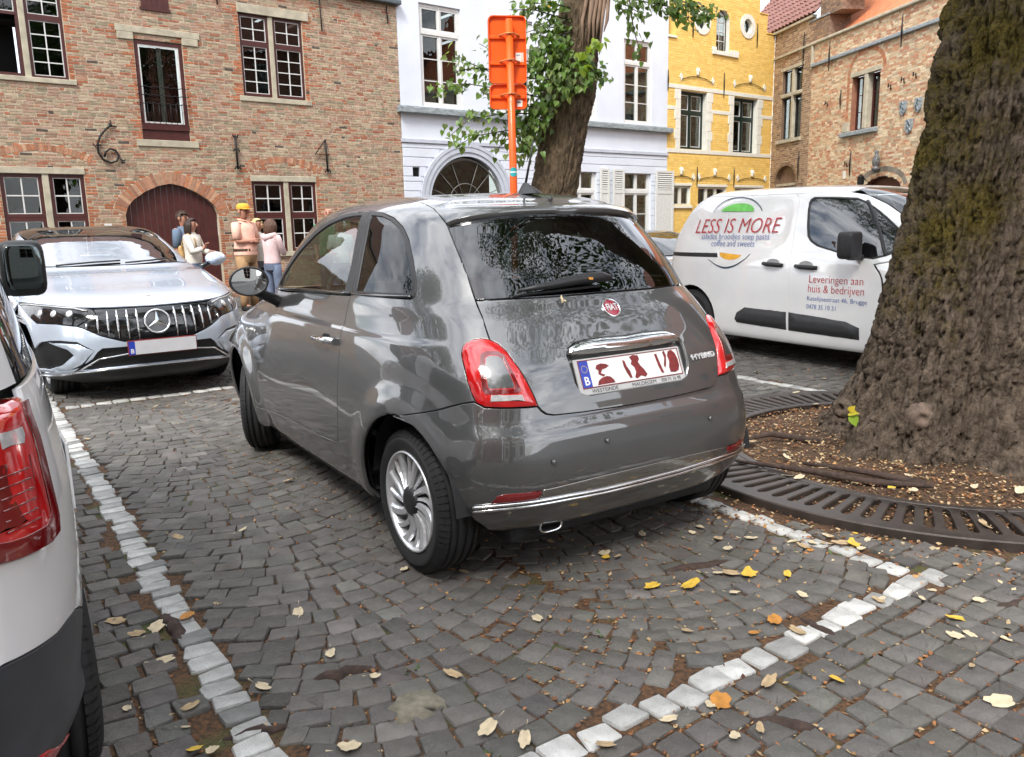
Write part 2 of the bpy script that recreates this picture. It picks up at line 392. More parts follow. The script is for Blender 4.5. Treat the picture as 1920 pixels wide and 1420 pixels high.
# tree pit: soil disc, iron ring grate
M_SOIL = M('mulch_soil', (.045, .027, .016), col2=(.16, .085, .04), rough=.95, scale=60, bump=.03, bscale=70)
def disc(name, c, r, z, mat, **k):
    n, m = 48, 14; V = [(c[0], c[1], z + .07)]; Fc = []
    for j in range(1, m + 1):
        for i in range(n):
            q = 2 * math.pi * i / n; rr = r * j / m
            h = z + .07 * (1 - (j / m)) + rnd.gauss(0, .008) * (j < m)
            V.append((c[0] + rr * math.cos(q), c[1] + rr * math.sin(q), h))
    Fc += [(0, 1 + i, 1 + (i + 1) % n) for i in range(n)]
    for j in range(m - 1):
        for i in range(n): Fc.append((1 + j * n + i, 1 + (j + 1) * n + i, 1 + (j + 1) * n + (i + 1) % n, 1 + j * n + (i + 1) % n))
    return link(name, mesh(name, V, Fc, True), mat, **k)
disc('soil', GRATE, 1.55, -.018, M_SOIL, kind='structure'); disc('soil', GRATE2, 1.08, -.02, M_SOIL, kind='structure')
M_IRON = M('cast_iron', (.058, .046, .040), rough=.46, metal=.4, var=.35, scale=9, bump=.0015, bscale=120, rvar=.12)
def ring(mb, r0, r1, z0, z1, q0, q1, n):
    V = []; Fc = []
    for i in range(n + 1):
        q = q0 + (q1 - q0) * i / n; c, s = math.cos(q), math.sin(q)
        e = min(.006, (r1 - r0) / 4)
        for r, z in ((r0, z0), (r0, z1 - e), (r0 + e, z1), (r1 - e, z1), (r1, z1 - e), (r1, z0)): V.append((r * c, r * s, z))
    for i in range(n):
        for k in range(5): Fc.append((i * 6 + k, i * 6 + k + 1, i * 6 + 7 + k, i * 6 + 6 + k))
        Fc.append((i * 6 + 5, i * 6, i * 6 + 6, i * 6 + 11))
    Fc += [tuple(range(6)), tuple(range(n * 6, n * 6 + 6))[::-1]]
    mb.add(V, Fc)
def grate(c, ro, ri, nb, label, group='round iron grates at the tree feet'):
    t = thing('tree_grate', label, 'tree grate', (*c, .004), 0, group)
    ns = 6
    for k in range(ns):
        q0, q1 = 2 * math.pi * k / ns + .004 + .35, 2 * math.pi * (k + 1) / ns - .004 + .35
        mb = MB(); ring(mb, ro - .085, ro, -.025, .032, q0, q1, 14); mb.build('outer_ring', M_IRON, t)
        mb = MB(); ring(mb, ri, ri + .05, -.025, .032, q0, q1, 14); mb.build('inner_ring', M_IRON, t)
    w0 = .021
    bar = MB(); x0, x1 = ri + .045, ro - .08
    prof = [(x0, w0 * 1.8), (x0 + .03, w0 * 1.0), ((x0 + x1) / 2, w0 * .95), (x1 - .035, w0 * 1.1), (x1, w0 * 2.1)]
    V = []
    for x, h in prof:
        for yy, zz in ((-h, -.025), (-h, .024), (-h + .005, .029), (h - .005, .029), (h, .024), (h, -.025)): V.append((x, yy, zz))
    Fc = [(i * 6 + k, i * 6 + k + 1, i * 6 + 7 + k, i * 6 + 6 + k) for i in range(4) for k in range(5)]
    bar.add(V, Fc)
    o = bar.build('grate_bar', M_IRON, t)
    for k in range(1, nb):
        p = o.copy(); COL.objects.link(p); p.parent = t; p.rotation_euler = (0, 0, 2 * math.pi * k / nb)
grate(GRATE, 1.56, 1.12, 104, 'rusty round iron grate with slots around the big mossy tree')
# fallen leaves
M_LEAFC = [M('dry_leaf_cream', (.55, .455, .305), rough=.85, var=.18, scale=40, bump=.002), M('dry_leaf_yellow', (.62, .40, .05), rough=.7, var=.2, scale=40, bump=.002), M('dry_leaf_orange', (.42, .18, .03), rough=.7, var=.25, scale=40, bump=.002)]
def leaf_mesh(seed, size):
    r = random.Random(seed); n = 16; V = [(0, 0, .010)]
    cu, cv = r.uniform(4, 9), r.uniform(-2, 6); al = r.uniform(.6, .95)
    fold = r.uniform(-1, 1)
    for k, f in ((1, .55), (2, 1.0)):
        for i in range(n):
            q = 2 * math.pi * i / n; rr = size * f * (.82 + .18 * math.cos(q)) * (1 - .35 * math.exp(-((q - math.pi) / .35) ** 2)) * (1 + r.uniform(-.24, .16) * (k == 2))
            x, y = rr * math.cos(q), rr * math.sin(q) * al
            V.append((x, y, max(.004, .006 + cu * x * x * .5 + cv * y * y + fold * x * y * 4 + r.uniform(0, .004))))
    Fc = [(0, 1 + i, 1 + (i + 1) % n) for i in range(n)] + [(1 + i, 1 + n + i, 1 + n + (i + 1) % n, 1 + (i + 1) % n) for i in range(n)]
    V += [(-size * .9, 0, .006), (-size * 1.5, .004, .012), (-size * 1.5, -.001, .009)]
    k = len(V) - 3; Fc.append((k, k + 1, k + 2))
    me = mesh('fallen_leaf', V, Fc, True); return me
LEAVES = [(-1.238,4.285,'c'),(-1.269,3.544,'c'),(-0.456,3.071,'c'),(-0.214,3.044,'c'),(0.071,2.643,'c'),(-1.109,2.792,'c'),(-1.427,2.675,'c'),(-1.155,2.407,'c'),(-1.147,2.145,'c'),(-0.966,2.131,'c'),(-0.942,2.044,'c'),(-0.463,1.933,'c'),(-0.084,2.013,'c'),(0.016,1.962,'c'),(0.552,2.093,'c'),(0.584,2.105,'o'),(0.582,1.955,'c'),(0.656,1.974,'c'),(0.749,2.201,'c'),(0.958,2.222,'y'),(0.914,2.954,'y'),(0.791,2.98,'c'),(0.84,2.982,'c'),(0.654,2.863,'y'),(0.81,2.81,'c'),(1.059,2.768,'c'),(1.062,2.952,'y'),(0.889,2.573,'o'),(1.504,3.359,'y'),(1.322,3.254,'c'),(1.275,3.257,'c'),(1.526,3.285,'c'),(1.227,3.213,'c'),(1.459,4.089,'c'),(1.505,4.059,'c'),(1.517,2.565,'y'),(1.456,2.448,'c'),(1.503,2.474,'c'),(1.672,2.532,'c'),(1.596,2.431,'c'),(1.402,2.273,'c'),(1.474,2.728,'c'),(1.318,2.714,'c'),(1.341,2.738,'c'),(-1.186,2.709,'o'),(-2.878,5.292,'c'),(-1.309,2.583,'c'),(-1.273,2.619,'c'),(-0.879,1.946,'y'),(-0.824,1.944,'c'),(0.149,3.335,'c'),(0.381,3.162,'y'),(0.43,3.165,'c'),(0.567,3.392,'c'),(0.741,3.672,'c'),(0.836,3.473,'c'),(0.795,3.398,'c'),(1.041,4.116,'c'),(0.883,3.326,'c'),(1.019,3.318,'c'),(1.205,3.278,'c'),(1.241,3.19,'o'),(1.375,3.329,'c'),(1.41,3.244,'c'),(1.436,3.225,'y'),(1.457,3.195,'c'),(2.056,3.317,'c'),(2.065,3.373,'c'),(1.562,4.527,'c'),(1.482,4.6,'c'),(1.385,4.508,'c'),(1.547,4.391,'c'),(1.561,4.319,'c'),(1.666,4.185,'c'),(1.687,4.28,'c'),(1.721,4.071,'c'),(1.736,3.94,'c'),(1.969,3.803,'c'),(1.89,3.848,'y'),(2.051,3.997,'c'),(2.285,3.823,'c'),(2.229,3.725,'c'),(2.317,3.719,'c'),(2.491,3.771,'c'),(1.461,4.764,'c'),(1.703,4.831,'c'),(2.218,5.738,'c'),(1.727,5.13,'c'),(0.949,2.504,'c'),(0.8,2.503,'o'),(0.572,2.53,'c'),(0.367,3.195,'c'),(-0.45,2.289,'c'),(-0.613,2.428,'c'),(0.903,3.224,'c'),(1.765,3.018,'c'),(1.15,2.73,'c'),(1.55,2.789,'c'),(0.525,2.882,'y'),(-0.068,4.012,'c'),(-1.545,3.475,'c'),(-1.939,4.561,'c'),(-3.627,7.078,'c'),(-2.844,6.258,'c'),(-2.375,6.311,'c'),(-0.794,2.724,'c'),(1.676,2.698,'c'),(2.523,5.676,'c'),(2.211,6.165,'c'),(2.7,6.841,'c'),(2.232,7.2,'c'),(-1.643,7.642,'c'),(1.383,2.082,'c'),(0.429,2.039,'c'),(0.222,1.928,'c'),(-0.193,2.279,'c'),(-0.785,2.243,'c')]
LEAFM = {c: [leaf_mesh(i + 10 * j, s) for i, s in enumerate((.032, .040, .028, .046, .036))] for j, c in enumerate('cyo')}
for j, c in enumerate('cyo'):
    for me in LEAFM[c]: me.materials.append(M_LEAFC[j])
M_LEAFT = M('dry_leaf_tan', (.40, .29, .165), rough=.85, var=.25, scale=40, bump=.002)
LL = {'c': 'pale dry leaf fallen on the grey paving', 'y': 'bright yellow leaf fallen on the grey paving', 'o': 'orange brown leaf fallen on the grey paving'}
LS = {'c': 'pale dry leaf fallen on the soil or grate round the big tree', 'y': 'yellow leaf fallen on the soil or grate round the big tree', 'o': 'orange leaf fallen on the soil or grate round the big tree'}
for x, y, c in LEAVES:
    rr = math.hypot(x - GRATE[0], y - GRATE[1]); on = rr < 1.56
    z = .004 if not on else (.036 if rr > 1.1 else .02 + .06 * (1 - rr / 1.5))
    la, lb = float(np.dot((x, y), EA)), float(np.dot((x, y), EB))
    where = ' beside the left white sett line' if la < .75 else ' by the dark right rear wheel of the grey hatchback' if lb > 2.45 and la > 1.4 else ' near the corner where the white sett lines meet' if la > 2.2 and lb > 1.3 else ' right of the slanting white line' if lb < 1.46 and la > 1.35 else ' at the bottom edge of the picture' if lb < 1.75 else ' inside the bay behind the grey hatchback'
    lab = LS[c] if on else LL[c].replace(' on the grey paving', where)
    if on: lab = lab.replace('on the soil or grate round the big tree', 'on the brown soil inside the iron ring' if rr < 1.1 else 'on the slotted iron grate ring')
    o = link('fallen_leaf', rnd.choice(LEAFM[c]), loc=(x, y, z), rot=(rnd.gauss(0, .12), rnd.gauss(0, .12), rnd.uniform(0, 6.28)), label=lab, cat='leaf', group=lab.replace('leaf', 'leaves'))
    k = rnd.uniform(.6, 1.25); o.scale = (k, k * rnd.uniform(.55, 1), k * rnd.uniform(.4, .9))
    if c == 'c' and rnd.random() < .35: o.material_slots[0].link = 'OBJECT'; o.material_slots[0].material = M_LEAFT
# litter in the joints and on the soil
def litter(name, pts, lo, hi, cols, seed, label=None):
    r = np.random.default_rng(seed); n = len(pts)
    a = r.uniform(0, 6.28, n); l = r.uniform(lo, hi, n); wd = l * r.uniform(.25, .8, n)
    ux = np.stack([np.cos(a), np.sin(a), r.normal(0, .25, n)], 1) * l[:, None]; uy = np.stack([-np.sin(a), np.cos(a), r.normal(0, .35, n)], 1) * wd[:, None]
    V = np.stack([pts - ux - uy * .6, pts + ux * .2 - uy, pts + ux, pts + uy], 1).reshape(-1, 3)
    F4 = np.arange(n * 4).reshape(-1, 4)
    c = np.array(cols)[r.integers(0, len(cols), n)] * r.uniform(.6, 1.3, (n, 1))
    link(name, np_mesh(name, V, [F4], False, c), M_LIT, kind='stuff')
M_LIT = M('leaf_litter_chips', (.2, .1, .05), rough=.9, var=.2, scale=50, tint=True)
r = np.random.default_rng(5)
wgt = np.where((cs[:, 0] > 1.2), 1.0, .35) * np.exp(-dist / 4)
NL = 42000
idx = r.choice(len(cs), NL, p=wgt / wgt.sum())
side = r.integers(0, 4, NL); e = r.uniform(-1, 1, NL)
lx = np.where(side < 2, np.where(side == 0, -1, 1) * (cs[idx, 3] + .005), e * cs[idx, 3]); ly = np.where(side >= 2, np.where(side == 2, -1, 1) * (cs[idx, 4] + .005), e * cs[idx, 4])
an = cs[idx, 2] + BAYROT
pts = np.stack([xy[idx, 0] + np.cos(an) * lx - np.sin(an) * ly, xy[idx, 1] + np.sin(an) * lx + np.cos(an) * ly, r.uniform(-.008, .002, NL)], 1)
COLS = [(.30, .13, .05), (.20, .08, .03), (.36, .20, .08), (.12, .055, .03), (.42, .30, .16)]
litter('joint_litter', pts, .004, .011, COLS, 1)
rr = np.sqrt(r.uniform(.05, 1, 15000)) * 1.55; qq = r.uniform(0, 6.28, 15000)
litter('mulch', np.stack([GRATE[0] + rr * np.cos(qq), GRATE[1] + rr * np.sin(qq), .07 * (1 - rr / 1.55) - .006 + r.uniform(0, .010, 15000)], 1), .004, .013, COLS + [(.45, .33, .2)], 2)
rr = 1.58 + np.abs(r.normal(0, .22, 1500)); qq = r.uniform(2.4, 5.6, 1500)
litter('paving_litter', np.stack([GRATE[0] + rr * np.cos(qq), GRATE[1] + rr * np.sin(qq), r.uniform(.003, .01, 1500)], 1), .005, .015, COLS + [(.5, .4, .25)], 3)
# weeds in the joints
M_WEED = M('joint_weed', (.05, .09, .02), rough=.7, var=.4, scale=30)
idx = r.choice(len(cs), 500, p=wgt / wgt.sum()); idx = idx[:170]
wv = []; 
for i in idx:
    c0 = np.array([*(xy[i] + (cs[i, 3] + .006) * np.array([math.cos(cs[i, 2] + BAYROT), math.sin(cs[i, 2] + BAYROT)])), -.012])
    for k in range(9):
        q = r.uniform(0, 6.28); d = np.array([math.cos(q), math.sin(q), r.uniform(.3, 1.1)]); l = r.uniform(.008, .022); s = np.array([-d[1], d[0], 0]) * l * .3
        p = c0 + np.array([r.normal(0, .012), r.normal(0, .012), 0]); wv += [p - s * .3, p + d * l * .6 - s, p + d * l, p + d * l * .6 + s]
link('joint_weeds', np_mesh('joint_weeds', np.array(wv), [np.arange(len(wv)).reshape(-1, 4)]), M_WEED, kind='stuff')
# ------------------------------------------------------------------ car body surfaces
def crom(K,t):
    """Catmull-Rom through rows of K at t in [0,1] (uniform knots)"""
    K=np.asarray(K,float);n=len(K)-1
    x=np.clip(np.asarray(t,float)*n,0,n-1e-9);i=x.astype(int);f=(x-i)[:,None]
    p1=K[i];p2=K[i+1];p0=np.where((i>0)[:,None],K[np.maximum(i-1,0)],2*p1-p2);p3=np.where((i<n-1)[:,None],K[np.minimum(i+2,n)],2*p2-p1)
    m1=(p2-p0)/2;m2=(p3-p1)/2
    d=p2-p1
    for m in (m1,m2):   # monotone limiter
        bad=(m*d<0);m[bad]=0
    m1=np.sign(m1)*np.minimum(abs(m1),3*abs(d));m2=np.sign(m2)*np.minimum(abs(m2),3*abs(d))
    h00=2*f**3-3*f**2+1;h10=f**3-2*f**2+f;h01=-2*f**3+3*f**2;h11=f**3-f**2
    return h00*p1+h10*m1+h01*p2+h11*m2
class Surf:
    """wrap surface: s in [-1,1] round the car from end A centre (0) over the side, v in [0,1] sill to roof.
    level row: xr,zr, ys,zs, xf,zf, nr,nf, xm"""
    def __init__(S,levels,disp=None,NS=160,NV=260):
        S.NS,S.NV=NS,NV
        L=crom(levels,np.linspace(0,1,NV))
        xr,zr,ys,zs,xf,zf,nr,nf,xm=L.T
        pr=3.
        G=np.zeros((NV,NS+1,3))
        th=np.linspace(0,np.pi/2,220)
        for j in range(NV):
            c=np.cos(th)**(2/nr[j]);q=np.sin(th)**(2/nr[j])
            xa=xm[j]-(xm[j]-xr[j])*c;ya=ys[j]*q;wa=c**3
            za=zs[j]+(zr[j]-zs[j])*wa
            c=np.cos(th)**(2/nf[j]);q=np.sin(th)**(2/nf[j])
            xb=(xm[j]+(xf[j]-xm[j])*c)[::-1];yb=(ys[j]*q)[::-1];zb=(zs[j]+(zf[j]-zs[j])*c**2.2)[::-1]
            P=np.concatenate([np.stack([xa,ya,za],1),np.stack([xb,yb,zb],1)[1:]])
            d=np.linalg.norm(np.diff(P,axis=0),axis=1)+1e-6
            a=np.concatenate([[0],np.cumsum(d)]);a/=a[-1]
            # half of samples per half: split at the widest point keeps columns aligned
            k=len(xa)-1;am=a[k]
            t=np.concatenate([np.linspace(0,am,NS//2+1),np.linspace(am,1,NS//2+1)[1:]])
            for m in range(3):G[j,:,m]=np.interp(t,a,P[:,m])
        if disp is not None:
            N=S.norms(G);G=G+N*disp(G,N)[...,None]
        S.G=G;S.N=S.norms(G)
    def norms(S,G):
        Gs=np.gradient(G,axis=1);Gv=np.gradient(G,axis=0)
        # mirror-consistent at centre lines
        Gs[:,0]*=0;Gs[:,0,1]=1;Gs[:,-1]*=0;Gs[:,-1,1]=-1
        n=np.cross(Gv,Gs);l=np.linalg.norm(n,axis=2,keepdims=True);n=n/np.maximum(l,1e-9)
        n[-1]=(0,0,1)
        return -n if n[S.NV//3,S.NS//2,1]<0 else n
    def ev(S,sv,A=None):
        A=S.G if A is None else A
        sv=np.atleast_2d(sv);s=np.abs(sv[:,0])*S.NS;v=np.clip(sv[:,1],0,1)*(S.NV-1)
        s=np.clip(s,0,S.NS-1e-6);v=np.clip(v,0,S.NV-1-1e-6)
        i=s.astype(int);j=v.astype(int);a=(s-i)[:,None];b=(v-j)[:,None]
        p=(A[j,i]*(1-a)+A[j,i+1]*a)*(1-b)+(A[j+1,i]*(1-a)+A[j+1,i+1]*a)*b
        p=p.copy();p[:,1]*=np.where(sv[:,0]<0,-1,1)
        return p
    def nev(S,sv):
        n=S.ev(sv,S.N);return n/np.maximum(np.linalg.norm(n,axis=1,keepdims=True),1e-9)
    def inv(S,pts,proj,mask=None,side=1):
        """(s,v) whose projection proj(P)->2d is nearest to pts"""
        G=S.G.copy();G[...,1]*=side
        q=proj(G.reshape(-1,3)).reshape(S.NV,S.NS+1,2)
        if mask is not None:q=np.where(mask[...,None],q,1e9)
        out=[]
        for p in np.atleast_2d(pts):
            d=((q-p)**2).sum(2);k=np.argmin(d);j,i=divmod(k,S.NS+1)
            x=np.array([i/S.NS,j/(S.NV-1)])
            for _ in range(12):
                e=1e-4
                f=lambda z:proj(S.ev([[side*np.clip(z[0],0,1),np.clip(z[1],0,1)]]))[0]
                r=f(x)-p;h0=e if x[0]<.99 else -e;h1=e if x[1]<.99 else -e
                J=np.stack([(f(x+[h0,0])-f(x))/h0,(f(x+[0,h1])-f(x))/h1],1)
                try:st=np.linalg.solve(J.T@J+1e-9*np.trace(J.T@J)*np.eye(2),-J.T@r)
                except Exception:break
                st=np.clip(st,-.01,.01);x=np.clip(x+st,0,1)
            out.append([side*x[0],x[1]])
        return np.array(out)
FL=[ # xr zr  ys zs  xf zf nr nf xm
(-.40,.215,.72,.20,2.93,.22,4.0,5,.9),
(-.455,.25,.79,.235,2.97,.25,4.8,5,.9),
(-.495,.31,.812,.30,3.0,.30,5.4,5,.9),
(-.517,.40,.828,.39,3.02,.40,5.8,5,.9),
(-.523,.48,.836,.48,3.02,.48,5.9,5,.9),
(-.518,.55,.838,.55,3.01,.55,5.9,5,.9),
(-.505,.605,.836,.61,3.0,.62,5.7,5,.9),
(-.488,.66,.832,.67,2.97,.69,5.5,5,.9),
(-.475,.74,.824,.745,2.92,.76,5.2,5,.9),
(-.448,.83,.814,.825,2.80,.83,4.9,5,.9),
(-.408,.90,.804,.895,2.62,.89,4.6,4.4,.9),
(-.365,.965,.792,.955,2.42,.94,4.3,4.4,.9),
(-.320,1.03,.778,1.02,2.26,.98,4.0,3.4,.9),
(-.268,1.096,.757,1.085,2.16,1.03,3.7,3.8,.88),
(-.205,1.19,.726,1.165,2.06,1.13,3.7,4,.86),
(-.138,1.28,.690,1.25,1.95,1.23,3.6,4,.85),
(-.075,1.36,.652,1.33,1.82,1.32,3.4,4,.85),
(-.02,1.42,.618,1.40,1.68,1.395,3.2,4,.85),
(.045,1.455,.575,1.45,1.55,1.44,3.0,3.8,.85),
(.15,1.488,.51,1.483,1.40,1.475,2.8,3.4,.85),
(.32,1.512,.40,1.507,1.23,1.50,2.6,2.8,.85),
(.58,1.524,.24,1.52,1.05,1.519,2.3,2.3,.85),
(.85,1.528,.0,1.528,.85,1.528,2,2,.85),
]
def fdisp(G,N):
    x,y,z=G[...,0],G[...,1],G[...,2];ny=abs(N[...,1])
    d=np.zeros_like(x)
    for cx in (0.,2.3):
        r=np.hypot(x-cx,z-.30)
        d+=(.016 if cx<1 else .030)*(1-sst(.37,.50,r))*sst(.25,.75,ny)
    d-=.014*np.exp(-((z-.5)/.2)**2)*np.exp(-((x-1.1)/.6)**2)*sst(.5,.9,ny)
    zc=.925
    d+=-.010*sst(zc,zc+.03,z)*(1-sst(1.0,1.08,z))*sst(.5,.85,ny)*sst(-.3,.1,x)
    return d
FIAT=Surf(FL,fdisp)
ML=[ # xr zr ys zs xf zf nr nf xm : big silver saloon, s=0 at its nose
(-.62,.15,.80,.16,3.85,.25,3.6,3.5,1.6),
(-.80,.19,.89,.22,3.95,.3,3.6,3.5,1.6),
(-.885,.28,.935,.32,4.0,.4,3.6,3.5,1.6),
(-.925,.42,.95,.46,4.03,.55,3.6,3.5,1.6),
(-.937,.54,.953,.58,4.03,.7,3.55,3.5,1.6),
(-.92,.65,.953,.69,4.0,.85,3.5,3.5,1.6),
(-.885,.735,.950,.77,3.95,.95,3.4,3.5,1.6),
(-.80,.80,.943,.83,3.9,1.0,3.4,3.5,1.6),
(-.55,.872,.928,.885,3.85,1.03,3.5,3.5,1.6),
(-.15,.938,.912,.935,3.8,1.05,3.6,3.5,1.6),
(.22,1.005,.897,.98,3.7,1.06,3.6,3.5,1.6),
(.52,1.03,.875,1.01,3.6,1.07,3.4,3.5,1.7),
(.80,1.12,.825,1.09,3.45,1.15,3.4,3.3,1.8),
(1.08,1.215,.785,1.18,3.28,1.25,3.4,3.2,1.9),
(1.36,1.31,.73,1.28,3.1,1.34,3.3,3.0,2.0),
(1.62,1.385,.665,1.37,2.95,1.41,3.2,3.0,2.1),
(1.86,1.43,.56,1.425,2.8,1.45,3,2.8,2.2),
(2.1,1.45,.34,1.448,2.6,1.45,2.6,2.5,2.3),
(2.33,1.457,.0,1.457,2.33,1.457,2,2,2.3)]
def mdisp(G,N):
    x,y,z=G[...,0],G[...,1],G[...,2];ny=abs(N[...,1]);d=np.zeros_like(x)
    for cx in (0.,3.12):
        r=np.hypot(x-cx,z-.34);d+=.02*(1-sst(.40,.55,r))*sst(.3,.8,ny)
    return d
MERC=Surf(ML,mdisp)
VL=[ # white delivery van, s=0 at its nose
(-.70,.17,.80,.17,3.120,.2,3,6,1.6),
(-.80,.22,.865,.215,3.270,.25,3,6,1.6),
(-.85,.34,.885,.34,3.320,.38,3,6.5,1.6),
(-.87,.52,.890,.52,3.340,.55,3,7,1.6),
(-.84,.72,.890,.72,3.340,.75,3,7,1.6),
(-.70,.88,.886,.86,3.335,.9,3,7,1.6),
(-.45,.96,.880,.95,3.325,.99,3,7,1.6),
(-.25,1.01,.868,1.01,3.320,1.06,3,7,1.6),
(-.0,1.08,.850,1.08,3.305,1.15,3,7,1.6),
(.22,1.22,.822,1.22,3.265,1.28,3,6.5,1.6),
(.48,1.37,.785,1.37,3.200,1.42,3,6,1.6),
(.72,1.50,.745,1.49,3.130,1.53,3,5.5,1.6),
(.93,1.595,.695,1.585,3.040,1.61,3,5,1.65),
(1.12,1.65,.62,1.645,2.930,1.66,3,4.5,1.8),
(1.38,1.68,.48,1.677,2.790,1.685,3,4,2.0),
(1.75,1.695,.27,1.693,2.5,1.697,2.6,3,2.1),
(2.2,1.70,.0,1.70,2.2,1.70,2,2,2.2)]
VAN=Surf(VL)
KL=[ # white van in the left foreground, s=0 at its tail
(-.62,.22,.82,.22,3.3,.25,3.2,3,1.2),
(-.76,.26,.885,.26,3.4,.3,3.6,3,1.2),
(-.83,.36,.912,.36,3.45,.4,4.2,3,1.2),
(-.855,.50,.918,.50,3.48,.55,4.6,3,1.2),
(-.850,.60,.915,.62,3.48,.68,5,3,1.2),
(-.83,.70,.910,.70,3.4,.8,5.5,3,1.2),
(-.825,.85,.900,.85,3.2,.92,6,3,1.2),
(-.815,1.02,.88,1.0,2.9,1.02,6,3,1.2),
(-.80,1.10,.865,1.09,2.5,1.1,6,3,1.2),
(-.76,1.30,.82,1.28,2.2,1.28,6,4,1.2),
(-.70,1.50,.77,1.48,1.85,1.48,6,4,1.2),
(-.63,1.66,.71,1.63,1.6,1.64,5.5,4,1.0),
(-.54,1.75,.63,1.73,1.4,1.74,5,4,.9),
(-.40,1.79,.50,1.78,1.2,1.79,4,4,.7),
(-.1,1.81,.25,1.805,.9,1.81,3,3,.5),
(.4,1.815,.0,1.815,.4,1.815,2,2,.4)]
KADDY=Surf(KL)
def densify(S, P, step, closed=True):
    P = np.asarray(P, float); out = []
    n = len(P)
    for i in range(n if closed else n - 1):
        a, b = P[i], P[(i + 1) % n]
        q = S.ev(np.linspace(a, b, 6)); l = np.linalg.norm(np.diff(q, axis=0), axis=1).sum()
        k = max(1, int(math.ceil(l / step)))
        out += [a + (b - a) * j / k for j in range(k)]
    if not closed: out.append(P[-1])
    return np.array(out)
def smooth_poly(P, closed=True, it=1, keep=50):
    """round a traced outline, keeping true corners"""
    P = np.asarray(P, float)
    for _ in range(it):
        out = []; n = len(P)
        for i in range(n):
            if not closed and i in (0, n - 1): out.append(P[i]); continue
            a, p, b = P[i - 1], P[i], P[(i + 1) % n]
            u, v = (p - a) * [3.2, 2.2], (b - p) * [3.2, 2.2]
            c = np.dot(u, v) / (np.linalg.norm(u) * np.linalg.norm(v) + 1e-12)
            if math.degrees(math.acos(max(-1, min(1, c)))) > keep: out.append(p)
            else: out += [p + (a - p) * .25, p + (b - p) * .25]
        P = np.array(out)
    return P
def inpoly(P, Q):
    x, y = Q[:, 0], Q[:, 1]; r = np.zeros(len(Q), bool); n = len(P)
    for i in range(n):
        (x0, y0), (x1, y1) = P[i], P[(i + 1) % n]
        if y0 == y1: continue
        m = ((y0 > y) != (y1 > y)) & (x < (x1 - x0) * (y - y0) / (y1 - y0) + x0); r ^= m
    return r
def segdist(P, Q):
    d = np.full(len(Q), 1e9)
    for i in range(len(P)):
        a, b = P[i], P[(i + 1) % len(P)]; ab = b - a
        t = np.clip(((Q - a) @ ab) / max(ab @ ab, 1e-12), 0, 1)
        d = np.minimum(d, np.linalg.norm(Q - a - t[:, None] * ab, axis=1))
    return d
SCL = np.array([3.2, 2.2])
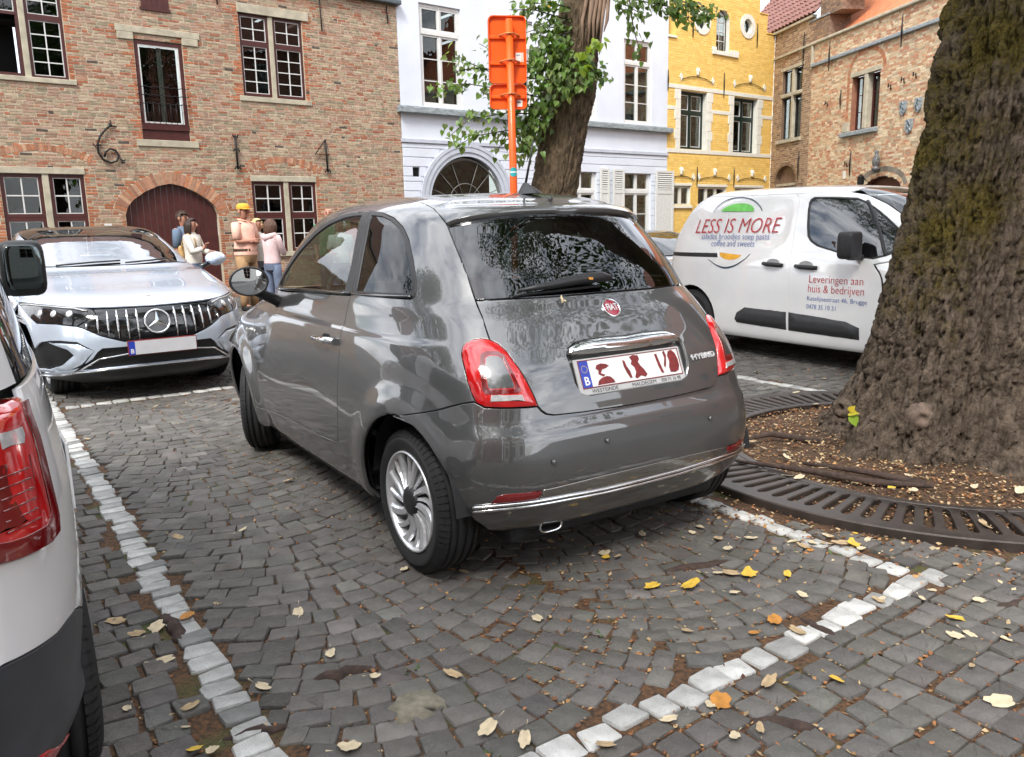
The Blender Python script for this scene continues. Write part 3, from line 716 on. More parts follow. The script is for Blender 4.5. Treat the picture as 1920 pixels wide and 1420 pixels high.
def panel(S, outline, holes, name, mat, parent, step=.03, off=0., lip=.014, gap=.0035, bulge=0, bw=.03, side=1, label=None, lipmat=None, fn=None):
    """a sheet of the car's skin: outline and holes in (s,v), bent to the body surface, with turned-in edges"""
    flip = np.array([side, 1.])
    loops = [densify(S, np.asarray(o, float) * flip, step) for o in [outline] + list(holes)]
    lo, hi = loops[0].min(0), loops[0].max(0); mid = (lo + hi) / 2
    vs_ = np.linspace(lo[1], hi[1], 60)
    q = S.ev(np.c_[np.full(60, mid[0]), vs_]); l = np.concatenate([[0], np.cumsum(np.linalg.norm(np.diff(q, axis=0), axis=1))])
    rows = np.interp(np.arange(step * .5, l[-1], step), l, vs_)
    G = []
    for k, v in enumerate(rows):
        ss = np.linspace(lo[0], hi[0], 80); q = S.ev(np.c_[ss, np.full(80, v)]); l = np.concatenate([[0], np.cumsum(np.linalg.norm(np.diff(q, axis=0), axis=1))])
        if l[-1] < step: continue
        for s in np.interp(np.arange(step * (.5 if k % 2 else 1.), l[-1], step), l, ss): G.append((s, v))
    G = np.array(G) if G else np.zeros((0, 2))
    if len(G):
        m = inpoly(loops[0] * SCL, G * SCL)
        for h in loops[1:]: m &= ~inpoly(h * SCL, G * SCL)
        for h in loops: m &= segdist(h * SCL, G * SCL) > step * .45
        G = G[m]
    pts = np.concatenate(loops + [G]); ed = []; k = 0
    for h in loops:
        n = len(h); ed += [(k + i, k + (i + 1) % n) for i in range(n)]; k += n
    r = delaunay_2d_cdt([Vector(p * SCL) for p in pts], ed, [], 0, 1e-7)
    P2 = np.array([v[:] for v in r[0]]); T = np.array([t for t in r[2] if len(t) == 3])
    c = P2[T].mean(1); m = inpoly(loops[0] * SCL, c)
    for h in loops[1:]: m &= ~inpoly(h * SCL, c)
    T = T[m]
    sv = P2 / SCL
    V = S.ev(sv); N = S.nev(sv)
    o_ = np.full(len(V), off, float)
    if bulge:
        d = np.full(len(V), 1e9)
        for h in loops: d = np.minimum(d, segdist(h * SCL, P2))
        o_ += bulge * np.sqrt(np.clip(1 - (1 - np.clip(d / bw, 0, 1)) ** 2, 0, 1))
    if fn is not None: o_ = o_ + fn(V, sv)
    V = V + N * o_[:, None]
    g = np.cross(V[T[:, 1]] - V[T[:, 0]], V[T[:, 2]] - V[T[:, 0]]); area = np.linalg.norm(g, axis=1)
    T = T[area > 1e-9]; g = g[area > 1e-9]
    fl = (g * N[T].mean(1)).sum(1) < 0; T[fl] = T[fl][:, ::-1]
    used = np.unique(T); mp_ = -np.ones(len(V), int); mp_[used] = np.arange(len(used)); V, N, T = V[used], N[used], mp_[T]
    # normals: analytic, or from the mesh where the sheet is bulged
    if bulge or fn is not None:
        fnn = np.cross(V[T[:, 1]] - V[T[:, 0]], V[T[:, 2]] - V[T[:, 0]]); N2 = np.zeros_like(V)
        for k in range(3): np.add.at(N2, T[:, k], fnn)
        N = N2 / np.maximum(np.linalg.norm(N2, axis=1, keepdims=True), 1e-9)
    Fq = [T]
    if lip:
        e = {}
        for a, b, c_ in T:
            for u, v in ((a, b), (b, c_), (c_, a)): e[(u, v)] = 1
        B = [(a, b) for (a, b) in e if (b, a) not in e]
        if B:
            O = np.zeros_like(V)
            for a, b in B:
                t = V[b] - V[a]; o = np.cross(t, N[a]); ln = np.linalg.norm(o)
                if ln > 1e-9: O[a] += o / ln; O[b] += o / ln
            bi = np.unique([x for p in B for x in p]); O[bi] /= np.maximum(np.linalg.norm(O[bi], axis=1, keepdims=True), 1e-9)
            V[bi] -= O[bi] * gap
            n0 = len(V); ix = -np.ones(n0, int); ix[bi] = np.arange(len(bi))
            r1 = V[bi] + O[bi] * .0015 - N[bi] * .0015; r2 = V[bi] + O[bi] * .0015 - N[bi] * lip
            n1 = N[bi] + O[bi]; n1 /= np.linalg.norm(n1, axis=1, keepdims=True)
            Q = []
            for a, b in B:
                Q += [(b, a, n0 + ix[a], n0 + ix[b]), (n0 + ix[b], n0 + ix[a], n0 + len(bi) + ix[a], n0 + len(bi) + ix[b])]
            V = np.concatenate([V, r1, r2]); N = np.concatenate([N, n1, O[bi]]); Fq.append(np.array(Q))
    me = np_mesh(name, V, Fq, True)
    me.normals_split_custom_set_from_vertices([tuple(x) for x in N.tolist()])
    o = link(name, me, mat, parent)
    if label: o['label'] = label
    return o
def rbox(mb, cx, cy, cz, hx, hy, hz, e=.35, n=20, m=12):
    sg = lambda w, k: math.copysign(abs(w) ** k, w); V = []
    for i in range(m + 1):
        a = -math.pi / 2 + math.pi * i / m
        for j in range(n):
            b = 2 * math.pi * j / n
            V.append((cx + hx * sg(math.cos(a), e) * sg(math.cos(b), e), cy + hy * sg(math.cos(a), e) * sg(math.sin(b), e), cz + hz * sg(math.sin(a), e)))
    mb.add(V, [(i * n + j, i * n + (j + 1) % n, (i + 1) * n + (j + 1) % n, (i + 1) * n + j) for i in range(m) for j in range(n)], True); return mb
def sym(h):
    """half outline from centre bottom to centre top -> full symmetric outline"""
    h = [tuple(p) for p in h]
    return h + [(-s, v) for s, v in h[::-1] if s > 1e-6]
def text_mesh(body, size, ext=.001, font=None, align='CENTER', shear=0, bold=0):
    cu = bpy.data.curves.new('t', 'FONT'); cu.body = body; cu.size = size; cu.extrude = ext; cu.align_x = align; cu.align_y = 'CENTER'; cu.shear = shear; cu.offset = bold; cu.resolution_u = 3
    ob = bpy.data.objects.new('t', cu); COL.objects.link(ob); dg = bpy.context.evaluated_depsgraph_get()
    me = bpy.data.meshes.new_from_object(ob.evaluated_get(dg)); bpy.data.objects.remove(ob); bpy.data.curves.remove(cu)
    return me
def orient(n, up=(0, 0, 1)):
    """matrix whose local x runs to the reader's right, y up, z out along n"""
    z = Vector(n).normalized(); x = Vector(up).cross(z).normalized(); y = z.cross(x)
    return Matrix((x, y, z)).transposed().to_4x4()
def place(o, p, n, up=(0, 0, 1), roll=0):
    o.matrix_local = Matrix.Translation(Vector(p)) @ orient(n, up) @ Matrix.Rotation(roll, 4, 'Z'); return o
def bend_text(S, body, size, sv, name, mat, parent, width, off=.003, side=1, ext=.0006, shear=0, udir=None, bold=0, height=None):
    """lettering laid on the body surface: centre (s,v), scaled to width"""
    me = text_mesh(body, size, ext, shear=shear, bold=bold)
    c = S.ev([sv])[0]; n = S.nev([sv])[0]
    M_ = np.array(orient(n)); V = np.array([v.co[:] for v in me.vertices]); k = width / (V[:, 0].max() - V[:, 0].min()); V[:, 0] *= k; V[:, 1] *= (height / (V[:, 1].max() - V[:, 1].min()) if height else k)
    V[:, 0] -= (V[:, 0].max() + V[:, 0].min()) / 2
    # step over the surface with the local tangents so the letters follow its bend
    e = 1e-3
    ds = (S.ev([[sv[0] + e, sv[1]]])[0] - c) / e; dv = (S.ev([[sv[0], min(1, sv[1] + e)]])[0] - c) / e
    X, Yv = M_[:3, 0], M_[:3, 1]
    A = np.array([[ds @ X, dv @ X], [ds @ Yv, dv @ Yv]])
    d = np.linalg.solve(A, V[:, :2].T).T
    q = np.array(sv)[None] + d
    for _ in range(4):
        w_ = S.ev(q); e2 = V[:, :2] - np.stack([(w_ - c) @ X, (w_ - c) @ Yv], 1); q = q + np.linalg.solve(A, e2.T).T
    N = S.nev(q)
    W_ = S.ev(q) + N * (off + V[:, 2:3])
    me.vertices.foreach_set('co', W_.astype(np.float32).ravel()); me.update()
    return link(name, me, mat, parent)

# materials shared by the vehicles
def paint(name, col, metal=.5, rough=.32, flake=True, coat=1.0):
    m = M(name, col, rough=rough, metal=metal, var=.04, scale=3, coat=coat)
    t = m.node_tree; b = t.nodes['Principled BSDF']; N = t.nodes.new; K = t.links.new
    b.inputs['Coat IOR'].default_value = 1.85
    if flake:
        tc = N('ShaderNodeTexCoord'); n = N('ShaderNodeTexNoise'); n.inputs['Scale'].default_value = 900; n.inputs['Detail'].default_value = 2; K(tc.outputs['Object'], n.inputs['Vector'])
        bp = N('ShaderNodeBump'); bp.inputs['Strength'].default_value = .12; bp.inputs['Distance'].default_value = .0006; K(n.outputs['Fac'], bp.inputs['Height']); K(bp.outputs[0], b.inputs['Normal'])
    # thin road dust, stronger in patches
    tc = N('ShaderNodeTexCoord'); n = N('ShaderNodeTexNoise'); n.inputs['Scale'].default_value = 5; n.inputs['Detail'].default_value = 9; n.inputs['Roughness'].default_value = .7; K(tc.outputs['Object'], n.inputs['Vector'])
    r = N('ShaderNodeMapRange'); r.inputs[1].default_value = .35; r.inputs[2].default_value = .75; r.inputs[3].default_value = .01; r.inputs[4].default_value = .06; K(n.outputs['Fac'], r.inputs[0]); K(r.outputs[0], b.inputs['Coat Roughness'])
    return m
M_RUBBER = M('tyre_rubber', (.014, .014, .015), rough=.72, var=.3, scale=20, bump=.0008, bscale=200)
M_BLACKP = M('black_plastic', (.016, .016, .018), rough=.48, var=.2, scale=30, bump=.0005, bscale=300)
M_GREYP = M('dark_grey_plastic', (.030, .031, .034), rough=.5, var=.15, scale=30, bump=.0005, bscale=300)
M_GLOSSB = M('gloss_black', (.006, .006, .007), rough=.06, var=.1, coat=.6)
M_CHROME = M('chrome', (.80, .81, .82), rough=.06, metal=1, var=.04)
M_ALU = M('wheel_silver', (.70, .71, .73), rough=.30, metal=.6, var=.06, coat=.4)
M_DARKIN = M('dark_interior', (.012, .012, .013), rough=.8, var=.3, scale=20)
M_SEAT = M('seat_cloth', (.035, .034, .036), rough=.9, var=.3, scale=60, bump=.001)
M_RED = M('red_lamp_lens', (.55, .008, .010), rough=.06, var=.18, scale=18, coat=1, spec=.8)
M_REDD = M('dark_red_lens', (.17, .004, .006), rough=.08, var=.2, scale=18, coat=1, spec=.8)
M_CLEAR = M('clear_lamp_lens', (.55, .55, .55), rough=.12, var=.2, scale=60, coat=1, metal=.3)
M_MIRROR = M('mirror_glass', (.82, .86, .9), rough=.01, metal=1, var=.01)
M_WHITEP = M('plate_white', (.72, .71, .70), rough=.35, var=.04, coat=.3)
M_BLUEP = M('plate_blue', (.02, .05, .38), rough=.35, var=.06, coat=.3)
M_PRED = M('plate_red', (.17, .015, .015), rough=.45, var=.35, scale=60)
M_GLASS_S = glass('side_window_glass', (.72, .84, .75), gain=.75)
M_GLASS_D = glass('privacy_glass', (.10, .115, .11), gain=.8)
M_GLASS_R = glass('rear_window_glass', (.16, .18, .17), ior=1.55)

def tyre(mb_name, R, wd, rim, parent, y):
    """tyre with sidewall, shoulder blocks and tread grooves, axis along y; outer side +y"""
    h = wd / 2; t = MB(); prof = [(rim, -h * .78), (rim + .012, -h * .9), ((R + rim) / 2, -h), (R - .03, -h * .93), (R - .008, -h * .78)]
    gr = [-.55, -.2, .2, .55]
    for g in gr: prof += [(R, h * g - .006), (R - .008, h * g - .005), (R - .008, h * g + .005), (R, h * g + .006)]
    prof += [(R - .008, h * .78), (R - .03, h * .93), ((R + rim) / 2 + .012, h * .985), ((R + rim) / 2 + .010, h), ((R + rim) / 2, h), (rim + .012, h * .9), (rim + .004, h * .84), (rim, h * .78)]
    t.lathe([(r, yy) for r, yy in prof], 72, 'y')
    # sipes: shoulder blocks cut across the tread edge
    for k in range(66):
        q = 2 * math.pi * k / 66; c, s = math.cos(q), math.sin(q)
        for sg in (-1, 1):
            w2 = .0035; pts = []
            for r, yy in ((R + .0012, sg * h * .60), (R - .0055, sg * h * .80), (R - .026, sg * h * .945)):
                for d in (-w2 * 3.2, w2 * 3.2): pts.append((r * c - d * s, yy, r * s + d * c))
            t.add(pts, [(0, 1, 3, 2), (2, 3, 5, 4)])
    return t.build('tyre', M_RUBBER, parent, fix=False)
def wheel_spokes(R, n, parent, name='rim', twist=.35, mat=None, cap=.058, capmat=None, y0=.0, dish=.035):
    """turbine style alloy: barrel, flange, n pairs of swept spokes, centre cap; face at +y"""
    m = mat or M_ALU
    b = MB(); b.lathe([(R - .006, y0 - .14), (R - .010, y0 - .02), (R - .004, y0 + .006), (R + .004, y0 + .010), (R + .006, y0 + .002), (R + .004, y0 - .02)], 64, 'y')
    rim = b.build(name, m, parent, fix=False)
    k = MB(); k.lathe([(.001, y0 - .07), (R - .012, y0 - .07), (R - .012, y0 - .075)], 40, 'y'); k.build('brake_shield', M_DARKIN, parent, fix=False)
    d = MB(); d.lathe([(.05, y0 - .066), (R * .62, y0 - .066), (R * .62, y0 - .055), (.05, y0 - .055)], 40, 'y'); d.build('brake_disc', M('brake_steel_%s' % parent.name, (.3, .29, .28), rough=.4, metal=.9), parent, fix=False)
    for j in range(n):
        s = MB(); a0 = 2 * math.pi * j / n; V = []
        big = j % 2 == 0
        for i in range(7):
            f = i / 6; r = cap * .8 + (R - .008 - cap * .8) * f; a = a0 + twist * (f ** 1.3); wd = (.010 + .014 * f) * (1.0 if big else .62)
            yb = y0 - dish * (1 - abs(2 * f - 1.05) ** 1.5) * .35 - (.0 if big else .006)
            for da, yy in ((-wd, yb - .012), (-wd * .75, yb), (wd * .55, yb + .004), (wd, yb - .004), (wd, yb - .016)):
                c, sn = math.cos(a), math.sin(a); V.append((r * c - da * sn, yy, r * sn + da * c))
        Fc = [(i * 5 + q, i * 5 + q + 1, i * 5 + 6 + q, i * 5 + 5 + q) for i in range(6) for q in range(4)]
        s.add(V, Fc); s.build('spoke', m, rim)
    c = MB(); c.lathe([(.001, y0 + .008), (cap * .5, y0 + .008), (cap * .85, y0 + .006), (cap * 1.04, y0 - .001), (cap * 1.04, y0 - .03)], 32, 'y'); c.build('hub_cap', capmat or M_BLACKP, rim, fix=False)
    return rim
def wheel(parent, pos, R, wd, rimR, n, steer=0, flip=False, **k):
    w_ = link('wheel', None, None, parent, pos, (0, 0, steer + (math.pi if flip else 0)))
    tyre('tyre', R, wd, rimR, w_, 0); wheel_spokes(rimR, n, w_, y0=wd / 2 - .014, **k)
    return w_
def side_sv(S, pts, side=1):
    return S.inv(np.array(pts, float), lambda P: P[:, [0, 2]], mask=abs(S.N[..., 1]) > .12) * np.array([side, 1])
def end_sv(S, pts):
    return S.inv(np.array(pts, float), lambda P: P[:, [1, 2]], mask=S.N[..., 0] < -.15)
def arch_pts(cx, cz, r, a0, a1, n=22):
    return [(cx + r * math.cos(a), cz + r * math.sin(a)) for a in np.linspace(a0, a1, n)]
# ------------------------------------------------------------------ houses
def wall_sheet(name, outline, holes, mat, parent, y=0., reveal=.16, rmat=None, thick=.3):
    """flat wall with openings; the edges of the openings turn inwards"""
    def dens(P):
        return [tuple(p) for p in P]
    loops = [dens(outline)] + [dens(h) for h in holes]
    pts = []; ed = []
    for h in loops:
        k = len(pts); pts += h; ed += [(k + i, k + (i + 1) % len(h)) for i in range(len(h))]
    r = delaunay_2d_cdt([Vector(p) for p in pts], ed, [], 0, 1e-6)
    P2 = np.array([v[:] for v in r[0]]); T = np.array([t for t in r[2] if len(t) == 3]); c = P2[T].mean(1)
    m = inpoly(np.array(loops[0]), c)
    for h in loops[1:]: m &= ~inpoly(np.array(h), c)
    mb = MB(); mb.add([(p[0], y, p[1]) for p in P2], [tuple(t) for t in T[m]])
    for i, h in enumerate(loops):
        d = reveal if i else thick; n = len(h); mb.m = 1 if i else 0
        mb.add([(p[0], y, p[1]) for p in h] + [(p[0], y + d, p[1]) for p in h], [(k, (k + 1) % n, n + (k + 1) % n, n + k) for k in range(n)])
    return mb.build(name, [mat, rmat or mat], parent, fix=False)
def hole_span(h, z):
    xs = []
    n = len(h)
    for i in range(n):
        (x0, z0), (x1, z1) = h[i], h[(i + 1) % n]
        if (z0 > z) != (z1 > z): xs.append(x0 + (x1 - x0) * (z - z0) / (z1 - z0))
    xs.sort(); return list(zip(xs[::2], xs[1::2]))
def brick_wall(parent, outline, holes, pal, wts, mat, course=.062, length=.215, joint=.014, proud=.006, seed=1, arches=(), nsingle=300, zmin=.0, tvar=.14, redge=None, name='brick'):
    """individual bricks in a loose bond, cut at the openings; arches are rings of bricks on edge"""
    r = random.Random(seed); B = []; C = []
    us = [p[0] for p in outline]; zs_ = [p[1] for p in outline]
    z = max(min(zs_), zmin); row = 0
    bands = [a['band'] for a in arches]
    while z < max(zs_) - course * .5:
        zm = z + course / 2; hh = course - joint * r.uniform(.85, 1.2)
        cut = []
        for h in list(holes) + bands: cut += hole_span(h, zm)
        cut.sort()
        for a, b in hole_span(outline, zm):
            segs = []; cur = a
            for c0, c1 in cut:
                if c1 <= cur or c0 >= b: continue
                if c0 > cur: segs.append((cur, c0))
                cur = max(cur, c1)
            if cur < b: segs.append((cur, b))
            for s0, s1 in segs:
                u = s0 - (r.uniform(0, length) if s0 == a else 0); first = True
                while u < s1 - .02:
                    hd = r.random() < .45 or (first and row % 2)
                    ln = (length * .5 if hd else length) * r.uniform(.88, 1.1)
                    u0, u1 = max(u, s0), min(u + ln, s1); u += ln
                    first = False
                    if s1 - u < .04: u1 = s1; u = s1
                    if u1 - u0 < .03: continue
                    B.append((u0 + joint / 2, u1 - joint / 2, z, z + hh))
                    near = any(abs(u0 - c1) < .03 or abs(u1 - c0) < .03 for c0, c1 in cut)
                    C.append(redge if (redge and near and r.random() < .75) else None)
        z += course; row += 1
    n = len(B); B = np.array(B)
    g = np.random.default_rng(seed)
    pal = np.array(pal); tint = pal[g.choice(len(pal), n, p=np.array(wts) / sum(wts))] * g.uniform(1 - tvar, 1 + tvar, (n, 1))
    for i, c in enumerate(C):
        if c is not None: tint[i] = np.array(c) * g.uniform(.8, 1.25)
    u0, u1, z0, z1 = B.T; yf = -proud * g.uniform(.5, 1.4, n)
    j = lambda: g.normal(0, .0022, n)
    V = np.zeros((n, 8, 3))
    for k, (uu, zz) in enumerate(((u0, z0), (u1, z0), (u1, z1), (u0, z1))):
        V[:, k] = np.stack([uu + j(), yf, zz + j()], 1); V[:, k + 4] = np.stack([uu, np.full(n, .02), zz], 1)
    Fq = np.array([(0, 1, 2, 3), (1, 0, 4, 5), (2, 1, 5, 6), (3, 2, 6, 7), (0, 3, 7, 4)])
    AV = []; AT = []
    for a in arches:
        for q in a['bricks']:
            f = [(x, -proud * 1.3, zz) for x, zz in q] + [(x, .02, zz) for x, zz in q]; AV.append(f); AT.append(np.array(a['col'][r.randrange(len(a['col']))]) * r.uniform(.8, 1.2))
    if AV: V = np.concatenate([V, np.array(AV)]); tint = np.concatenate([tint, np.array(AT)])
    n = len(V)
    W_ = np.array(parent.matrix_world if False else Matrix.Translation(parent.location) @ parent.rotation_euler.to_matrix().to_4x4())
    cen = V[:, :4].mean(1) @ W_[:3, :3].T + W_[:3, 3]
    px, py, dp = to_px(cen)
    ok = (px > 0) & (px < 1920) & (py > 0) & (py < 420); wd = (V[:, 1, 0] - V[:, 0, 0]) / np.maximum(dp, 1)
    order = np.where(ok)[0][np.argsort(-wd[ok])][:nsingle]
    rest = np.ones(n, bool); rest[order] = False
    for i in order:
        link(name, np_mesh(name, V[i], [Fq], False, np.repeat(tint[i][None], 5, 0)), mat, parent)
    R_ = np.where(rest)[0]; m = len(R_)
    if not m: return
    me = np_mesh(name + 's', V[R_].reshape(-1, 3), [(Fq[None] + (np.arange(m) * 8)[:, None, None]).reshape(-1, 4)], False, np.repeat(tint[R_], 5, 0))
    link(name + 'work', me, mat, parent, kind='stuff')
def arch_ring(pts_in, thick, col, wd=.062):
    """bricks standing on an arch line given from left to right"""
    P = np.array(pts_in, float); l = np.concatenate([[0], np.cumsum(np.linalg.norm(np.diff(P, axis=0), axis=1))]); n = max(3, int(l[-1] / wd)); out = []
    def at(s):
        x = np.array([np.interp(s, l, P[:, 0]), np.interp(s, l, P[:, 1])]); e = .03
        t = np.array([np.interp(s + e, l, P[:, 0]) - np.interp(s - e, l, P[:, 0]), np.interp(s + e, l, P[:, 1]) - np.interp(s - e, l, P[:, 1])]); t /= np.linalg.norm(t)
        return x, np.array([-t[1], t[0]])
    band = []; top = []
    for k in range(n):
        s0, s1 = l[-1] * k / n + .005, l[-1] * (k + 1) / n - .005
        (a, na), (b, nb) = at(s0), at(s1); th = thick * rnd.uniform(.95, 1.04)
        out.append([tuple(a), tuple(b), tuple(b + nb * th), tuple(a + na * th)])
    for k in range(n + 1):
        x, nn = at(l[-1] * k / n); band.append(tuple(x)); top.append(tuple(x + nn * (thick + .01)))
    return dict(bricks=out, band=band + top[::-1], col=col)
def arc(c, z0, half, rise, n=18):
    R_ = (half * half + rise * rise) / (2 * rise); a = math.asin(half / R_)
    return [(c + R_ * math.sin(t), z0 + rise - R_ + R_ * math.cos(t)) for t in np.linspace(-a, a, n)]
rect = lambda u0, u1, z0, z1: [(u0, z0), (u1, z0), (u1, z1), (u0, z1)]
M_PANE = glass('window_pane', (.55, .58, .56), ior=1.45, gain=.55)
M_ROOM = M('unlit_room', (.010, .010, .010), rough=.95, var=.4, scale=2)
M_DRED = M('oxblood_paint', (.062, .014, .012), rough=.42, var=.2, scale=8, bump=.001, bscale=60)
M_WPAINT = M('white_window_paint', (.62, .62, .60), rough=.45, var=.06, scale=10)
M_STONE = M('pale_sandstone', (.40, .36, .27), rough=.85, var=.2, scale=6, bump=.004, bscale=40)
M_FORGE = M('wrought_iron', (.010, .010, .011), rough=.55, metal=.4, var=.3, scale=30)
M_CURT = M('net_curtain', (.55, .55, .52), rough=.95, var=.12, scale=30, stretch=(6, 1, .2))
def casement(parent, u0, u1, z0, z1, nx, nz, y=.09, fmat=None, bmat=None, fw=.035, bw=.018, edge=.014, curtain=0, name='window', cmat=None, back=True):
    """framed sash with glazing bars and one pane per light"""
    f = MB(); d = .05
    f.box(u0, u1, y, y + d, z0, z0 + fw); f.box(u0, u1, y, y + d, z1 - fw, z1); f.box(u0, u0 + fw, y, y + d, z0 + fw, z1 - fw); f.box(u1 - fw, u1, y, y + d, z0 + fw, z1 - fw)
    o = f.build(name, fmat or M_DRED, parent)
    a0, a1, b0, b1 = u0 + fw, u1 - fw, z0 + fw, z1 - fw
    g = MB(); e = edge; yb = y + .012
    if e: g.box(a0, a1, yb, yb + .02, b0, b0 + e); g.box(a0, a1, yb, yb + .02, b1 - e, b1); g.box(a0, a0 + e, yb, yb + .02, b0 + e, b1 - e); g.box(a1 - e, a1, yb, yb + .02, b0 + e, b1 - e)
    for i in range(1, nx): x = a0 + (a1 - a0) * i / nx; g.box(x - bw / 2, x + bw / 2, yb, yb + .02, b0 + e, b1 - e)
    for i in range(1, nz):
        zz = b0 + (b1 - b0) * i / nz
        for k in range(nx): xa, xb = a0 + (a1 - a0) * k / nx + (bw / 2 if k else e), a0 + (a1 - a0) * (k + 1) / nx - (bw / 2 if k < nx - 1 else e); g.box(xa, xb, yb + .001, yb + .019, zz - bw / 2, zz + bw / 2)
    if g.V: g.build('glazing_bars', bmat or M_WPAINT, o)
    for i in range(nx):
        for k in range(nz):
            p = MB(); p.box(a0 + (a1 - a0) * i / nx + .002, a0 + (a1 - a0) * (i + 1) / nx - .002, yb + .022, yb + .026, b0 + (b1 - b0) * k / nz + .002, b0 + (b1 - b0) * (k + 1) / nz - .002)
            q = p.build('pane', M_PANE, o); q.rotation_euler = (0, 0, 0)
    if curtain:
        c = MB(); n = 40; V = []
        zt = b0 + (b1 - b0) * curtain
        for i in range(n + 1):
            x = a0 + (a1 - a0) * i / n; yy = y + .14 + .018 * math.sin(i * 1.9) + .01 * math.sin(i * .7); V += [(x, yy, b0), (x, yy, zt)]
        c.add(V, [(2 * i, 2 * i + 2, 2 * i + 3, 2 * i + 1) for i in range(n)], True); c.build('curtain', cmat or M_CURT, o, fix=False)
    if back:
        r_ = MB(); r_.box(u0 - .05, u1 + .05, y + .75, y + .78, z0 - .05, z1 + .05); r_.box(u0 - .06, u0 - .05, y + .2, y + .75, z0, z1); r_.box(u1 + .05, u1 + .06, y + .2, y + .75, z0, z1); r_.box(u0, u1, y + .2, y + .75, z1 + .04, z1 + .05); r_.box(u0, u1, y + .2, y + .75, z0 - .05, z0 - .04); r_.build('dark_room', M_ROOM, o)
    return o
def slab(parent, name, mat, u0, u1, z0, z1, y0, y1, bev=.008):
    mb = MB(); mb.box(u0, u1, y0, y1, z0, z1, bev); return mb.build(name, mat, parent)
def roof_tiles(parent, name, o, du, dv, nu, nv, mat, seed=1, kind=True, w=.22, l=.30):
    """pantiles on a slope: o corner, du along the eave, dv up the slope; curved tiles in overlapping rows"""
    r = np.random.default_rng(seed); du = np.array(du, float); dv = np.array(dv, float); nn = np.cross(du, dv); nn /= np.linalg.norm(nn)
    if nn[2] < 0: nn = -nn
    prof = [(0, .0), (.18, .035), (.42, .045), (.62, .02), (.82, -.008), (1.0, .0)]
    i, j = np.meshgrid(np.arange(nu), np.arange(nv), indexing='ij'); i = i.ravel(); j = j.ravel(); n = len(i)
    V = []
    for f, h0 in ((0, .035), (1.12, .0)):
        for a, b in prof:
            V.append(np.array(o) + np.outer((i + a) * w, du) + np.outer((j + f) * l, dv) + np.outer(b + h0 + r.normal(0, .004, n), nn))
    for a, b in prof: V.append(np.array(o) + np.outer((i + a) * w, du) + np.outer((j) * l, dv) + np.outer(np.full(n, b + .0), nn))
    V = np.stack(V, 1); k = len(prof)
    q = [(a, a + 1, k + a + 1, k + a) for a in range(k - 1)] + [(2 * k + a, 2 * k + a + 1, a + 1, a) for a in range(k - 1)]
    t = np.clip(r.normal(1, .16, (n, 1)), .6, 1.5)
    me = np_mesh(name, V.reshape(-1, 3), [(np.array(q)[None] + (np.arange(n) * 3 * k)[:, None, None]).reshape(-1, 4)], False, None)
    return me, t, len(q)

